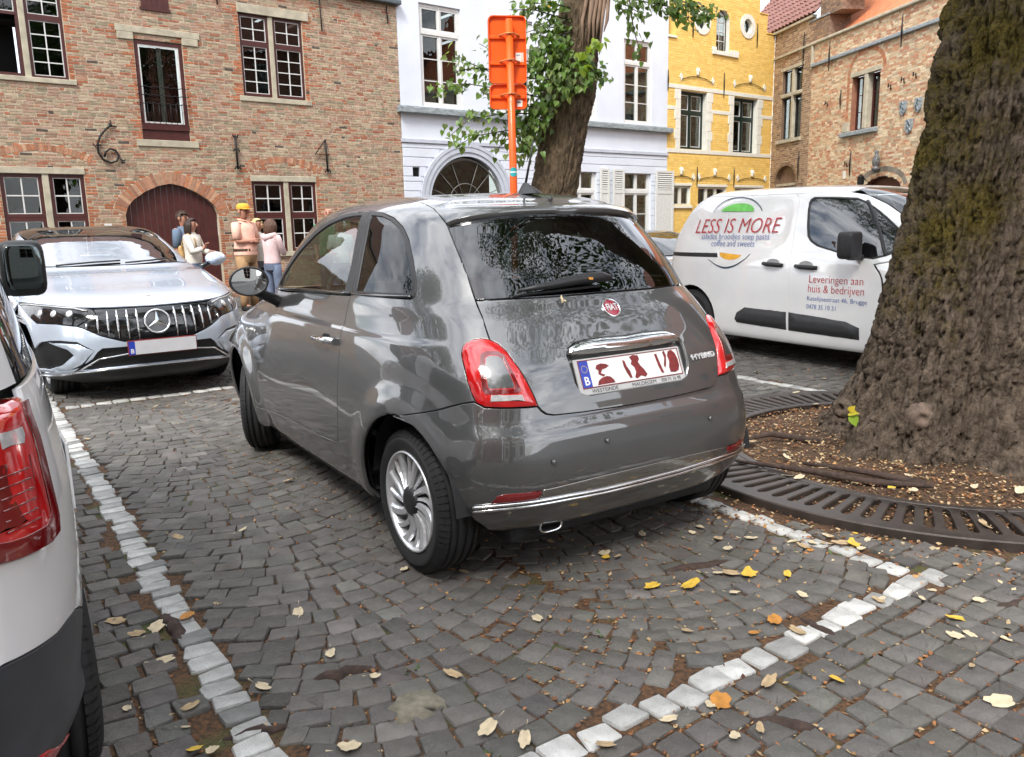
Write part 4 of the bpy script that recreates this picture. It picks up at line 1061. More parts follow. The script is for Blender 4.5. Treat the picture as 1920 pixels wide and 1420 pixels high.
PHI = math.radians(38); P0 = (-2.45, 19.5, 0); UY = 14.533
def hb(pal): return pal
M_BRICK = M('old_brick', (.3, .2, .1), rough=.9, var=.16, scale=14, bump=.004, bscale=60, tint=True, spec=.2)
M_MORT = M('lime_mortar', (.50, .43, .32), rough=.95, var=.16, scale=7, bump=.004, bscale=60, spec=.2)
TAN = [(.36, .27, .18), (.37, .20, .13), (.32, .12, .07), (.38, .25, .185), (.26, .215, .15), (.31, .19, .135), (.42, .33, .23), (.09, .07, .06)]
ARC = [(.36, .15, .08), (.40, .20, .12), (.34, .17, .11), (.43, .25, .16)]
def left_house():
    H = thing('brick_house', 'tan and red brick house with iron wall figures and an oxblood arched gate', 'house', P0, PHI)
    gate = [(-6.16, 0), (-6.155, 1.70), (-6.10, 1.86), (-5.98, 1.99), (-5.75, 2.145), (-5.5, 2.25), (-5.28, 2.295), (-5.06, 2.25), (-4.82, 2.145), (-4.58, 1.99), (-4.45, 1.86), (-4.40, 1.70), (-4.39, 0)]
    wl, wr = rect(-8.14, -6.80, .85, 2.55), rect(-3.66, -2.23, .85, 2.48)
    tl, tr = rect(-8.12, -6.85, 4.08, 5.66), rect(-3.67, -2.32, 4.05, 5.66)
    loft = rect(-5.70, -4.82, 3.11, 4.93)
    holes = [gate, wl, wr, tl, tr, loft]
    hx = rect(-11.9, -10.5, .85, 2.5); hx2 = rect(-11.9, -10.6, 4.08, 5.66); holes += [hx, hx2]
    out_ = rect(-13.5, -.005, 0, 6.28)
    lint = [rect(-6.0, -4.48, 5.03, 5.15), rect(-3.69, -2.17, 5.66, 5.84), rect(-3.76, -2.2, 3.96, 4.06), rect(-5.82, -4.67, 2.985, 3.11), rect(-8.3, -6.74, 4.0, 4.085), rect(-8.14, -6.7, 5.66, 5.84), rect(-5.98, -5.70, 4.90, 5.03), rect(-4.82, -4.52, 4.90, 5.03)]
    ar = [arch_ring(gate[1:-1], .23, ARC, .066), arch_ring(arc(-7.47, 2.635, .80, .20), .12, ARC), arch_ring(arc(-2.945, 2.565, .76, .19), .12, ARC), arch_ring(arc(-3.0, 5.93, .85, .25), .12, ARC), arch_ring(arc(-7.47, 5.93, .85, .25), .12, ARC)]
    wall_sheet('wall', out_, holes, M_MORT, H, reveal=.11, rmat=M_DRED if False else M_MORT)
    brick_wall(H, out_, holes + lint, TAN, [24, 15, 8, 22, 12, 17, 10, 1.0], M_BRICK, course=.052, length=.195, joint=.0145, tvar=.10, arches=ar, seed=3, redge=(.36, .13, .065))
    for q in lint: slab(H, 'stone_lintel' if q[2][1] - q[0][1] > .11 else 'stone_sill', M_STONE, q[0][0], q[1][0], q[0][1], q[2][1], -.035, .05)
    # lower cross windows
    for u0, u1, zt in ((-8.14, -6.80, 2.55), (-3.66, -2.23, 2.48)):
        slab(H, 'stone_lintel', M_STONE, u0 - .02, u1 + .02, zt - .115, zt, -.02, .10)
        um = (u0 + u1) / 2 + .04; slab(H, 'stone_mullion', M_STONE, um - .055, um + .055, .9, zt - .115, .0, .12, .012); slab(H, 'stone_sill', M_STONE, u0 - .08, u1 + .08, .80, .90, -.06, .1)
        for a, b in ((u0 + .002, um - .055), (um + .055, u1 - .002)):
            casement(H, a, b, 1.67, zt - .116, 2, 2, y=.03, fw=.062, bw=.022); casement(H, a, b, .90, 1.665, 2, 2, y=.03, fw=.062, bw=.022)
    # upper cross windows
    for u0, u1, op in ((-8.12, -6.85, True), (-3.67, -2.32, False)):
        um = (u0 + u1) / 2 + (.0 if op else -.01); slab(H, 'stone_mullion', M_STONE, um - .05, um + .05, 4.06, 5.66, .0, .12, .012)
        for k, (a, b) in enumerate(((u0 + .002, um - .05), (um + .05, u1 - .002))):
            casement(H, a, b, 5.10, 5.657, 2, 2, y=.03, fw=.05)
            if op and k == 0:
                f = MB(); f.box(a, b, .03, .08, 4.09, 4.14); f.box(a, a + .05, .03, .08, 4.14, 5.09); f.box(b - .05, b, .03, .08, 4.14, 5.09); f.box(a, b, .75, .78, 4.0, 5.1); o = f.build('open_window', [M_DRED, M_ROOM], H); o.data.polygons.foreach_set('material_index', [0] * 18 + [1] * 6)
            else: casement(H, a, b, 4.08, 5.098, 2, 4, y=.03, fw=.05)
    # loft door with balcony rail
    f = MB(); f.box(-5.70, -5.63, .02, .10, 3.42, 4.93); f.box(-4.89, -4.82, .02, .10, 3.42, 4.93); f.box(-5.63, -4.89, .02, .10, 4.85, 4.93); f.box(-5.70, -4.82, .015, .09, 3.11, 3.30); f.box(-5.70, -4.82, -.015, .09, 3.30, 3.42)
    ld = f.build('loft_door', M_DRED, H)
    g = MB(); 
    for a, b, c, d in ((-5.63, -4.89, 3.42, 3.45), (-5.63, -4.89, 4.82, 4.85), (-5.63, -5.60, 3.45, 4.82), (-4.92, -4.89, 3.45, 4.82)): g.box(a, b, .03, .055, c, d)
    g.build('glazing_bars', M_WPAINT, ld)
    mb = MB(); mb.box(-5.60, -4.92, .058, .062, 3.45, 4.82); mb.build('pane', M_PANE, ld)
    mb = MB(); mb.box(-5.29, -5.20, .07, .10, 3.45, 4.82, .01); mb.build('centre_post', M_WPAINT, ld)
    mb = MB(); mb.box(-5.19, -4.93, .11, .14, 3.45, 4.82); mb.box(-5.42, -5.31, .13, .15, 3.45, 4.82); mb.build('red_curtain', M('red_curtain', (.13, .022, .02), rough=.9, var=.3, scale=20, stretch=(8, 1, .3)), ld)
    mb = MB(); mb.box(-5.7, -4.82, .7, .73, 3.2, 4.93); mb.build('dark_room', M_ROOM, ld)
    rl = MB()
    for z in (3.78, 3.93, 4.08): rl.tube([(-5.74 + .96 * i / 24, -.05, z + .012 * math.sin(i * 1.9)) for i in range(25)], .008, 5)
    for i in range(9): rl.tube([(-5.68 + .84 * i / 8, -.05, 3.40), (-5.68 + .84 * i / 8, -.05, 3.78)], .006, 5)
    rl.tube([(-5.74, -.05, 3.78), (-5.74, .05, 3.78)], .008, 5); rl.tube([(-4.78, -.05, 3.78), (-4.78, .05, 3.78)], .008, 5)
    rl.build('balcony_rail', M_FORGE, H)
    hd = MB()
    for i in range(5): hd.box(-5.50 + i * .1, -5.405 + i * .1, -.02, .03, 5.50, 6.2, .004)
    hd.box(-5.53, -4.98, -.03, .03, 5.46, 5.51); hd.build('hoist_hatch', M_DRED, H)
    # gate of upright boards
    gt = MB(); gt.box(-6.15, -4.40, .16, .18, 0, .02)
    gd = gt.build('gate', M_DRED, H); n = 15
    for i in range(n):
        a, b = -6.15 + 1.75 * i / n + .003, -6.15 + 1.75 * (i + 1) / n - .003
        top = lambda u: max([zz for zz in [np.interp(u, [p[0] for p in gate[1:-1]], [p[1] for p in gate[1:-1]])]]) + .05
        mb = MB(); mb.prism([(a, 0), (b, 0), (b, top(b)), (a, top(a))], .10 + rnd.uniform(0, .006), .14); mb.build('gate_board', M_DRED, gd)
    # wall anchors shaped as figures
    def iron(P, r_, extra=()):
        mb = MB(); mb.tube([(u, -.05, z) for u, z in P], r_, 6)
        for e in extra: mb.tube([(u, -.055, z) for u, z in e], r_ * .7, 6)
        mb.build('wall_anchor', M_FORGE, H)
    six = [(-6.24, 3.34), (-6.34, 3.27), (-6.46, 3.13), (-6.52, 2.98), (-6.52, 2.83), (-6.45, 2.71), (-6.33, 2.655), (-6.22, 2.69), (-6.175, 2.79), (-6.22, 2.88), (-6.31, 2.91), (-6.40, 2.85), (-6.42, 2.76)]
    iron(six, .020, [[(-6.30, 3.36), (-6.24, 3.32), (-6.16, 3.31)], [(-6.26, 3.42), (-6.25, 3.30)], [(-6.60, 2.99), (-6.56, 2.94), (-6.52, 2.98), (-6.46, 2.96)], [(-6.18, 2.74), (-6.10, 2.70), (-6.07, 2.72)]])
    iron([(-3.94, 3.27), (-3.935, 2.60)], .022, [[(-4.0, 3.28), (-3.97, 3.23), (-3.94, 3.25), (-3.90, 3.23), (-3.88, 3.28)], [(-4.0, 2.95), (-3.97, 3.0), (-3.94, 2.96), (-3.90, 3.0), (-3.87, 2.95)], [(-4.0, 2.60), (-3.97, 2.65), (-3.935, 2.6), (-3.90, 2.65), (-3.87, 2.60)]])
    iron([(-1.96, 3.27), (-1.945, 2.60)], .020, [[(-1.96, 3.27), (-2.22, 2.95), (-1.88, 2.95)], [(-2.01, 2.58), (-1.975, 2.64), (-1.945, 2.58), (-1.91, 2.64), (-1.88, 2.58)]])
    for u, a, b in ((-4.1, 5.73, 6.2), (-1.9, 5.51, 6.13), (-.28, 5.86, 6.24)): iron([(u, b), (u + .02, a)], .014)
    gu = MB(); gu.box(-13.5, .06, -.16, .04, 6.28, 6.38, .02); gu.build('gutter', M('zinc_gutter', (.10, .12, .13), rough=.5, metal=.5), H)
    mb = MB(); mb.add([(-13.5, -.1, 6.36), (.0, -.1, 6.36), (.0, 4, 10.2), (-13.5, 4, 10.2)], [(0, 1, 2, 3)]); mb.add([(.0, -.0, 0), (.0, 8, 0), (.0, 8, 6.3), (.0, 4, 10.2), (0, -.0, 6.3)], [(0, 1, 2, 3, 4)]); mb.build('roof', M('brown_roof', (.12, .06, .045), rough=.85), H)
    mb = MB(); mb.add([(-8.8, -.006, 2.40), (-8.2, -.006, 2.2)], []); 
    sgn = slab(H, 'small_sign', M_WPAINT, -6.55, -6.42, 1.42, 1.54, -.03, 0)
left_house()

M_STUCCO = M('pale_blue_stucco', (.615, .65, .715), rough=.8, var=.05, scale=1.5, bump=.002, bscale=60)
M_TRIMB = M('blue_grey_stone_trim', (.45, .48, .54), rough=.75, var=.1, scale=5, bump=.002)
M_CORN = M('weathered_bluestone', (.24, .27, .28), rough=.85, var=.35, scale=9, bump=.003, stretch=(1, 1, 3))
def blue_house():
    H = thing('blue_house', 'pale blue stucco house with a stone cornice and a dark arched fanlight', 'house', P0, PHI)
    ups = [(c - .585, c + .585) for c in (1.18, 3.43, 5.69, 7.94)]
    lows = [(5.10, 6.27), (7.35, 8.52)]
    fan = [(.72, 0)] + [(.72 + 1.115 - 1.115 * math.cos(a), 1.95 + 1.115 * math.sin(a)) for a in np.linspace(0, math.pi, 28)] + [(2.95, 0)]
    holes = [rect(a, b, 4.16, 6.45) for a, b in ups] + [rect(a, b, .95, 2.86) for a, b in lows] + [fan, rect(.25, .45, 2.53, 2.75)]
    wall_sheet('wall', rect(.0, 9.22, 0, 9.6), holes, M_STUCCO, H, reveal=.14)
    # flat courses below the string course, each a slab with a groove between
    zg = [0.0, .22, .44, .66, .88, 1.10, 1.32, 1.54, 1.76, 1.98, 2.20, 2.42, 2.54, 2.76, 2.98, 3.19, 3.30]
    for z0, z1 in zip(zg[:-1], zg[1:]):
        zm = (z0 + z1) / 2; cut = []
        for h in holes + [[(.40, 0)] + [(1.835 - 1.40 * math.cos(a), 1.95 + 1.40 * math.sin(a)) for a in np.linspace(0, math.pi, 28)] + [(3.27, 0)]]: cut += hole_span(h, zm)
        cut = sorted(cut); cur = .0; segs = []
        for a, b in cut:
            if a > cur: segs.append((cur, a))
            cur = max(cur, b)
        segs.append((cur, 9.22))
        for a, b in segs:
            if z1 - z0 > .05 and b - a > .02: slab(H, 'stucco_course', M_STUCCO, a, b, z0 + .008, z1 - .008, -.022, .01, .007)
    slab(H, 'string_course', M_TRIMB, -.03, 9.24, 3.31, 3.40, -.055, .02); slab(H, 'cornice', M_CORN, -.10, 9.34, 3.97, 4.10, -.16, .02, .015)
    mb = MB(); mb.prism([(-.02, 4.10), (-.02, 4.14), (-.15, 4.11), (-.15, 4.10)], -.09, 9.33, fn=lambda u, v, h: (h, u, v)); mb.build('cornice_top', M_CORN, H)
    # arch trim: stepped rings
    for r0, r1, y in ((1.10, 1.20, -.02), (1.20, 1.32, -.045), (1.32, 1.40, -.06)):
        mb = MB(); n = 36; V = []
        for i in range(n + 1):
            a = math.pi * i / n
            for r_ in (r0, r1):
                for yy in (y, .05): V.append((1.835 - r_ * math.cos(a), yy, 1.95 + r_ * math.sin(a)))
        mb.add(V, [q for i in range(n) for q in ((4 * i, 4 * i + 4, 4 * i + 6, 4 * i + 2), (4 * i, 4 * i + 1, 4 * i + 5, 4 * i + 4), (4 * i + 2, 4 * i + 6, 4 * i + 7, 4 * i + 3))])
        for s in (-1, 1): mb.box(1.835 + s * r0, 1.835 + s * r1, y, .05, 0, 1.95)
        mb.build('arch_trim', M_TRIMB, H)
    fl = MB()
    for rr in (.50, 1.08): fl.tube([(1.835 - rr * math.cos(a), .10, 1.90 + rr * math.sin(a)) for a in np.linspace(0, math.pi, 26)], .012 if rr < 1 else .03, 5)
    for a in np.radians([20, 45, 68, 112, 135, 160]): fl.tube([(1.835 - .2 * math.cos(a), .10, 1.90 + .2 * math.sin(a)), (1.835 - 1.08 * math.cos(a), .10, 1.90 + 1.08 * math.sin(a))], .010, 5)
    fl.box(.74, 2.93, .07, .14, 1.86, 1.95); fl = fl.build('fanlight', M('fanlight_bars', (.16, .155, .14), rough=.5), H)
    mb = MB(); mb.prism([(1.835 - 1.1 * math.cos(a), 1.95 + 1.1 * math.sin(a)) for a in np.linspace(0, math.pi, 30)], .125, .13); mb.build('pane', M_PANE, fl)
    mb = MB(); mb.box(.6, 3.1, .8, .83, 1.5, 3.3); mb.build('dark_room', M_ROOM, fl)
    dd = MB(); dd.box(.74, 2.93, .10, .14, 0, 1.86); dd.build('door', M('dark_door', (.03, .028, .025), rough=.5), H)
    mb = MB(); mb.box(.255, .445, .05, .08, 2.535, 2.745); 
    for i in range(5): mb.box(.255, .445, .03, .05, 2.55 + i * .04, 2.565 + i * .04)
    mb.build('vent', M_FORGE, H)
    wm = M_WPAINT
    def sash(a, b, z0, z1, zt, rows, cu, y=.05):
        fr = MB(); w_ = .07
        fr.box(a, a + w_, y, y + .07, z0, z1); fr.box(b - w_, b, y, y + .07, z0, z1); fr.box(a + w_, b - w_, y, y + .07, z1 - w_, z1); fr.box(a + w_, b - w_, y - .02, y + .07, z0, z0 + .06)
        fr.box(a + w_, b - w_, y - .015, y + .06, zt, zt + .09); o = fr.build('window_frame', wm, H)
        m = (a + b) / 2
        for s0, s1 in ((a + w_, m - .012), (m + .012, b - w_)):
            casement(H, s0, s1, z0 + .06, zt, 1, rows, y=y + .01, fmat=wm, fw=.045, bw=.022, edge=0, curtain=cu); casement(H, s0, s1, zt + .09, z1 - w_, 1, 1, y=y + .01, fmat=wm, fw=.045, edge=0, curtain=1 if z0 < 3 else 0, cmat=M('pale_blind', (.42, .40, .33), rough=.9, var=.08) if z0 < 3 else None)
        mb = MB(); mb.box(m - .012, m + .012, y - .005, y + .05, z0 + .06, zt); mb.box(m - .012, m + .012, y - .005, y + .05, zt + .09, z1 - w_); mb.build('meeting_stile', wm, H)
    for a, b in ups: sash(a, b, 4.16, 6.45, 5.78, 3, .38)
    for a, b in lows: sash(a, b, .95, 2.86, 2.20, 2, .55)
    M_SHUT = M('flaking_white_shutter', (.60, .60, .57), rough=.7, var=.12, scale=25, bump=.002)
    for a, b, rot in ((6.87, 7.33, 0), (8.68, 9.48, 0), (6.36, 6.73, 0), (4.60, 5.06, 0)):
        z0, z1, zm = 1.0, 2.87, 2.30; y0, y1 = -.085, -.045; e = .075
        s = MB(); s.box(a, a + e, y0, y1, z0, z1); s.box(b - e, b, y0, y1, z0, z1); s.box(a + e, b - e, y0, y1, z1 - .06, z1); s.box(a + e, b - e, y0, y1, zm - .11, zm); s.box(a + e, b - e, y0, y1, z0, z0 + .1)
        s = s.build('shutter', M_SHUT, H)
        for i in range(8):
            z = zm + .02 + (z1 - .06 - zm - .02) * i / 8
            mb = MB(); mb.add([(a + e, y0 + .004, z), (b - e, y0 + .004, z), (b - e, y1, z + .048), (a + e, y1, z + .048), (a + e, y0 + .012, z - .004), (b - e, y0 + .012, z - .004), (b - e, y1 + .006, z + .042), (a + e, y1 + .006, z + .042)], [(0, 1, 2, 3), (4, 7, 6, 5), (0, 4, 5, 1), (3, 2, 6, 7)]); mb.build('slat', M_SHUT, s)
        for i in range(14):
            z = z0 + .1 + (zm - .11 - z0 - .1) * i / 14
            mb = MB(); mb.box(a + e, b - e, y0 + .012, y1 - .005, z + .002, z + .083); mb.build('slat', M_SHUT, s)
        mb = MB(); mb.tube([(a if a > 7 else b, -.07, 2.7), (a if a > 7 else b, .0, 2.7)], .018, 6); mb.build('hinge', M_SHUT, s)
    mb = MB(); mb.add([(0, 0, 9.6), (9.22, 0, 9.6), (9.22, 5, 12.5), (0, 5, 12.5)], [(0, 1, 2, 3)]); mb.build('roof', M('slate_roof', (.05, .05, .055), rough=.7), H)
blue_house()

M_YBRICK = M('yellow_painted_brick', (.5, .3, .05), rough=.8, var=.05, scale=5, tint=True)
M_YWALL = M('yellow_limewash', (.70, .46, .12), rough=.85, var=.06, scale=3)
M_WSTONE = M('white_painted_stone', (.68, .66, .58), rough=.7, var=.07, scale=6, bump=.003)
M_DGREEN = M('dark_green_paint', (.006, .018, .014), rough=.35, var=.2)
def yellow_house():
    H = thing('yellow_house', 'yellow painted brick house with stepped gable, oval windows and white stone bands', 'house', P0, PHI)
    w1, w2 = rect(9.81, 11.05, 3.55, 5.26), rect(12.41, 13.68, 3.52, 5.26)
    aw = [(11.43, 6.58), (12.08, 6.58)] + [(11.755 + .325 * math.cos(a), 7.45 + .36 * math.sin(a)) for a in np.linspace(0, math.pi, 16)]
    ov = lambda c, z, rx, rz, n=26: [(c + rx * math.cos(2 * math.pi * i / n), z + rz * math.sin(2 * math.pi * i / n)) for i in range(n)]
    o1, o2 = ov(10.74, 7.31, .22, .22), ov(13.0, 7.46, .21, .22)
    l1, l2, l3 = rect(9.50, 10.35, 1.84, 2.44), rect(10.72, 12.13, 1.84, 2.42), rect(12.6, 14.1, 1.84, 2.42)
    holes = [w1, w2, aw, o1, o2, l1, l2, l3]
    out_ = [(9.225, 0), (14.52, 0), (14.52, 7.36), (14.06, 7.36), (14.06, 7.93), (13.64, 7.93), (13.64, 8.6), (13.2, 8.6), (13.2, 9.3), (10.5, 9.3), (10.5, 8.6), (10.0, 8.6), (10.0, 7.93), (9.54, 7.93), (9.54, 6.72), (9.225, 6.72)]
    wall_sheet('wall', out_, holes, M_YWALL, H, reveal=.20, rmat=M_WSTONE)
    def oband(c, z, rx, rz): return [(c + rx * math.cos(2 * math.pi * i / 26), z + rz * math.sin(2 * math.pi * i / 26)) for i in range(26)]
    bands = [rect(9.225, 14.52, 5.29, 5.41), rect(9.225, 9.60, 4.67, 4.78), rect(11.28, 12.2, 4.67, 4.78), rect(13.9, 14.52, 4.67, 4.78), rect(9.225, 14.52, 3.42, 3.54)]
    sur = [rect(9.60, 9.81, 3.54, 5.29), rect(11.05, 11.28, 3.54, 5.29), rect(12.20, 12.41, 3.54, 5.29), rect(13.68, 13.90, 3.54, 5.29)]
    others = [oband(10.74, 7.31, .39, .37), oband(13.0, 7.46, .39, .36), rect(11.24, 12.52, 6.44, 6.58), rect(9.225, 14.52, 2.44, 2.52)]
    brick_wall(H, out_, holes + bands + sur + others, [(.76, .51, .145), (.72, .47, .125), (.78, .54, .165)], [3, 2, 2], M_YBRICK, course=.072, length=.23, joint=.010, proud=.0055, seed=5, tvar=.05)
    for q in bands: slab(H, 'stone_band', M_WSTONE, q[0][0], q[1][0], q[0][1], q[2][1], -.02, .02)
    for q in sur:
        z = q[0][1]; k = 0
        while z < q[2][1] - .02:
            h = min(.29, q[2][1] - z); ex = .07 if k % 2 else 0
            slab(H, 'quoin', M_WSTONE, q[0][0] - (ex if q[0][0] in (9.60, 12.20) else 0), q[1][0] + (ex if q[0][0] in (11.05, 13.68) else 0), z, z + h - .004, -.018, .03); z += h; k += 1
    for c, z in ((10.74, 7.31), (13.0, 7.46)):
        mb = MB(); n = 32; V = []
        for i in range(n):
            a = 2 * math.pi * i / n
            for rx, rz, y in ((.39, .37, .01), (.39, .37, -.03), (.22, .225, -.03), (.21, .215, .18)): V.append((c + rx * math.cos(a), y, z + rz * math.sin(a)))
        mb.add(V, [(4 * i + k, 4 * ((i + 1) % n) + k, 4 * ((i + 1) % n) + k + 1, 4 * i + k + 1) for i in range(n) for k in range(3)]); ow = mb.build('oval_window', M_WSTONE, H)
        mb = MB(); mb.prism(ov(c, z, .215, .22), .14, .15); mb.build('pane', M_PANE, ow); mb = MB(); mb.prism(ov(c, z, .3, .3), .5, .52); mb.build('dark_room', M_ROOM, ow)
        mb = MB(); mb.tube([(c + .20 * math.cos(a), .13, z + .205 * math.sin(a)) for a in np.linspace(0, 2 * math.pi, 25)[:-1]], .016, 5, closed=True); mb.tube([(c + .10 * math.cos(a), .13, z + .20 * math.sin(a)) for a in np.linspace(0, 2 * math.pi, 25)[:-1]], .010, 5, closed=True); mb.build('pane_bars', M_DGREEN, ow)
    for u0, u1, z0, z1 in ((9.81, 11.05, 3.55, 5.26), (12.41, 13.68, 3.52, 5.26)):
        m = (u0 + u1) / 2; zt = z0 + 1.06; f = MB(); y = .16
        f.box(u0, u0 + .06, y, y + .07, z0, z1); f.box(u1 - .06, u1, y, y + .07, z0, z1); f.box(u0 + .06, u1 - .06, y, y + .07, z1 - .07, z1); f.box(u0 + .06, u1 - .06, y, y + .07, z0, z0 + .06); f.box(m - .04, m + .04, y - .01, y + .07, z0 + .06, z1 - .07); f.box(u0 + .06, m - .04, y - .01, y + .06, zt, zt + .09); f.box(m + .04, u1 - .06, y - .01, y + .06, zt, zt + .09); f.build('window_frame', M_DGREEN, H)
        for a, b in ((u0 + .06, m - .04), (m + .04, u1 - .06)):
            for c, d, nz_ in ((z0 + .06, zt, 1), (zt + .09, z1 - .07, 1)): casement(H, a, b, c, d, 1, nz_, y=y + .005, fmat=M_DGREEN, fw=.025, edge=.022, cmat=M('brown_curtain', (.06, .045, .035), rough=.9, stretch=(8, 1, .3), scale=20), curtain=1)
    f = MB(); f.tube([(u, .17, z) for u, z in aw], .035, 6, closed=True); o = f.build('arched_window', M_DGREEN, H)
    g = MB(); inn = [(11.48, 6.62), (12.03, 6.62)] + [(11.755 + .275 * math.cos(a), 7.45 + .31 * math.sin(a)) for a in np.linspace(0, math.pi, 16)]
    g.tube([(u, .16, z) for u, z in inn], .02, 6, closed=True); g.tube([(11.755, .16, 6.62), (11.755, .16, 7.75)], .016, 6)
    for z in (6.90, 7.18, 7.46): g.tube([(11.48, .16, z), (12.03, .16, z)], .016, 6)
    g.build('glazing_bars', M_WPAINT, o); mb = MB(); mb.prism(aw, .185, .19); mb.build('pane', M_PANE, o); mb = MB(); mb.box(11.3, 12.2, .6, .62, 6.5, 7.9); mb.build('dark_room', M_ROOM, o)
    slab(H, 'stone_sill', M_WSTONE, 11.24, 12.52, 6.44, 6.56, -.06, .1); slab(H, 'sill_block', M_WSTONE, 11.22, 11.42, 6.56, 6.66, -.05, .05); slab(H, 'sill_block', M_WSTONE, 12.12, 12.54, 6.56, 6.64, -.05, .05)
    for a, b, c, d in ((9.50, 10.35, 1.84, 2.44), (10.72, 12.13, 1.84, 2.42), (12.6, 14.1, 1.84, 2.42)):
        n = 2 if b - a < 1 else 3
        for k in range(n): casement(H, a + (b - a) * k / n, a + (b - a) * (k + 1) / n, c, d, 1, 1, y=.06, fmat=M_WSTONE, fw=.06, edge=0, curtain=1, cmat=M_CURT)
        slab(H, 'stone_sill', M_WSTONE, a - .05, b + .05, c - .08, c, -.06, .1); slab(H, 'stone_lintel', M_WSTONE, a - .06, b + .06, d, d + .08, -.02, .05)
    slab(H, 'step_cap', M_WSTONE, 9.18, 9.56, 6.70, 6.76, -.05, .3)
    for a, b, z in ((14.04, 14.55, 7.37), (13.62, 14.08, 7.94)): slab(H, 'step_cap', M_YWALL, a, b, z - .01, z + .03, -.03, .3)
    def hood(c, zd, za, half):
        mb = MB(); mb.tube([(u, -.03, z) for u, z in arc(c, zd - .06, half, za - zd - .04, 16)], .010, 5); h = mb.build('window_hood', M_FORGE, H)
        for s in (-1, 1):
            d = MB(); d.prism([(0, -.115), (.075, 0), (0, .115), (-.075, 0)], -.03, .0); o = d.build('diamond_stone', M_WSTONE, H); o.location = (c + s * (half + .02), 0, zd + .02)
        d = MB(); d.lathe([(.001, .11), (.045, .10), (.07, .06), (.06, .0), (.045, -.05), (.05, -.09), (.02, -.12), (.001, -.125)], 10); d.add([(-.02, -.07, .04), (.02, -.07, .04), (.012, -.095, -.01), (-.012, -.095, -.01), (0, -.06, -.02)], [(0, 1, 2, 3), (3, 2, 4)]); o = d.build('keystone_head', M_WSTONE, H); o.location = (c, -.03, za + .05)
    hood(10.55, 5.62, 5.80, .73); hood(13.2, 5.64, 5.83, .78); hood(9.87, 2.69, 2.84, .58); hood(11.5, 2.70, 2.84, .74); hood(13.47, 2.70, 2.84, .74)
    for u, a, b in ((10.29, 6.80, 7.22), (13.50, 6.87, 7.60), (11.85, 5.19, 5.94), (10.63, 2.44, 3.03), (12.50, 2.44, 3.01), (9.2, 5.2, 5.78)):
        mb = MB(); mb.tube([(u, -.03, a), (u, -.035, (a + b) / 2), (u, -.03, b)], [.012, .022, .012], 6); mb.build('wall_anchor', M_FORGE, H)
    mb = MB(); mb.add([(9.3, 1.2, 6.6), (9.6, .3, 6.6), (9.6, 6, 11), (9.3, 6, 11)], [(0, 1, 2, 3)])
    slab(H, 'side_wall', M_YWALL, 9.24, 14.5, 0, 7.3, .8, 6, .0)
yellow_house()

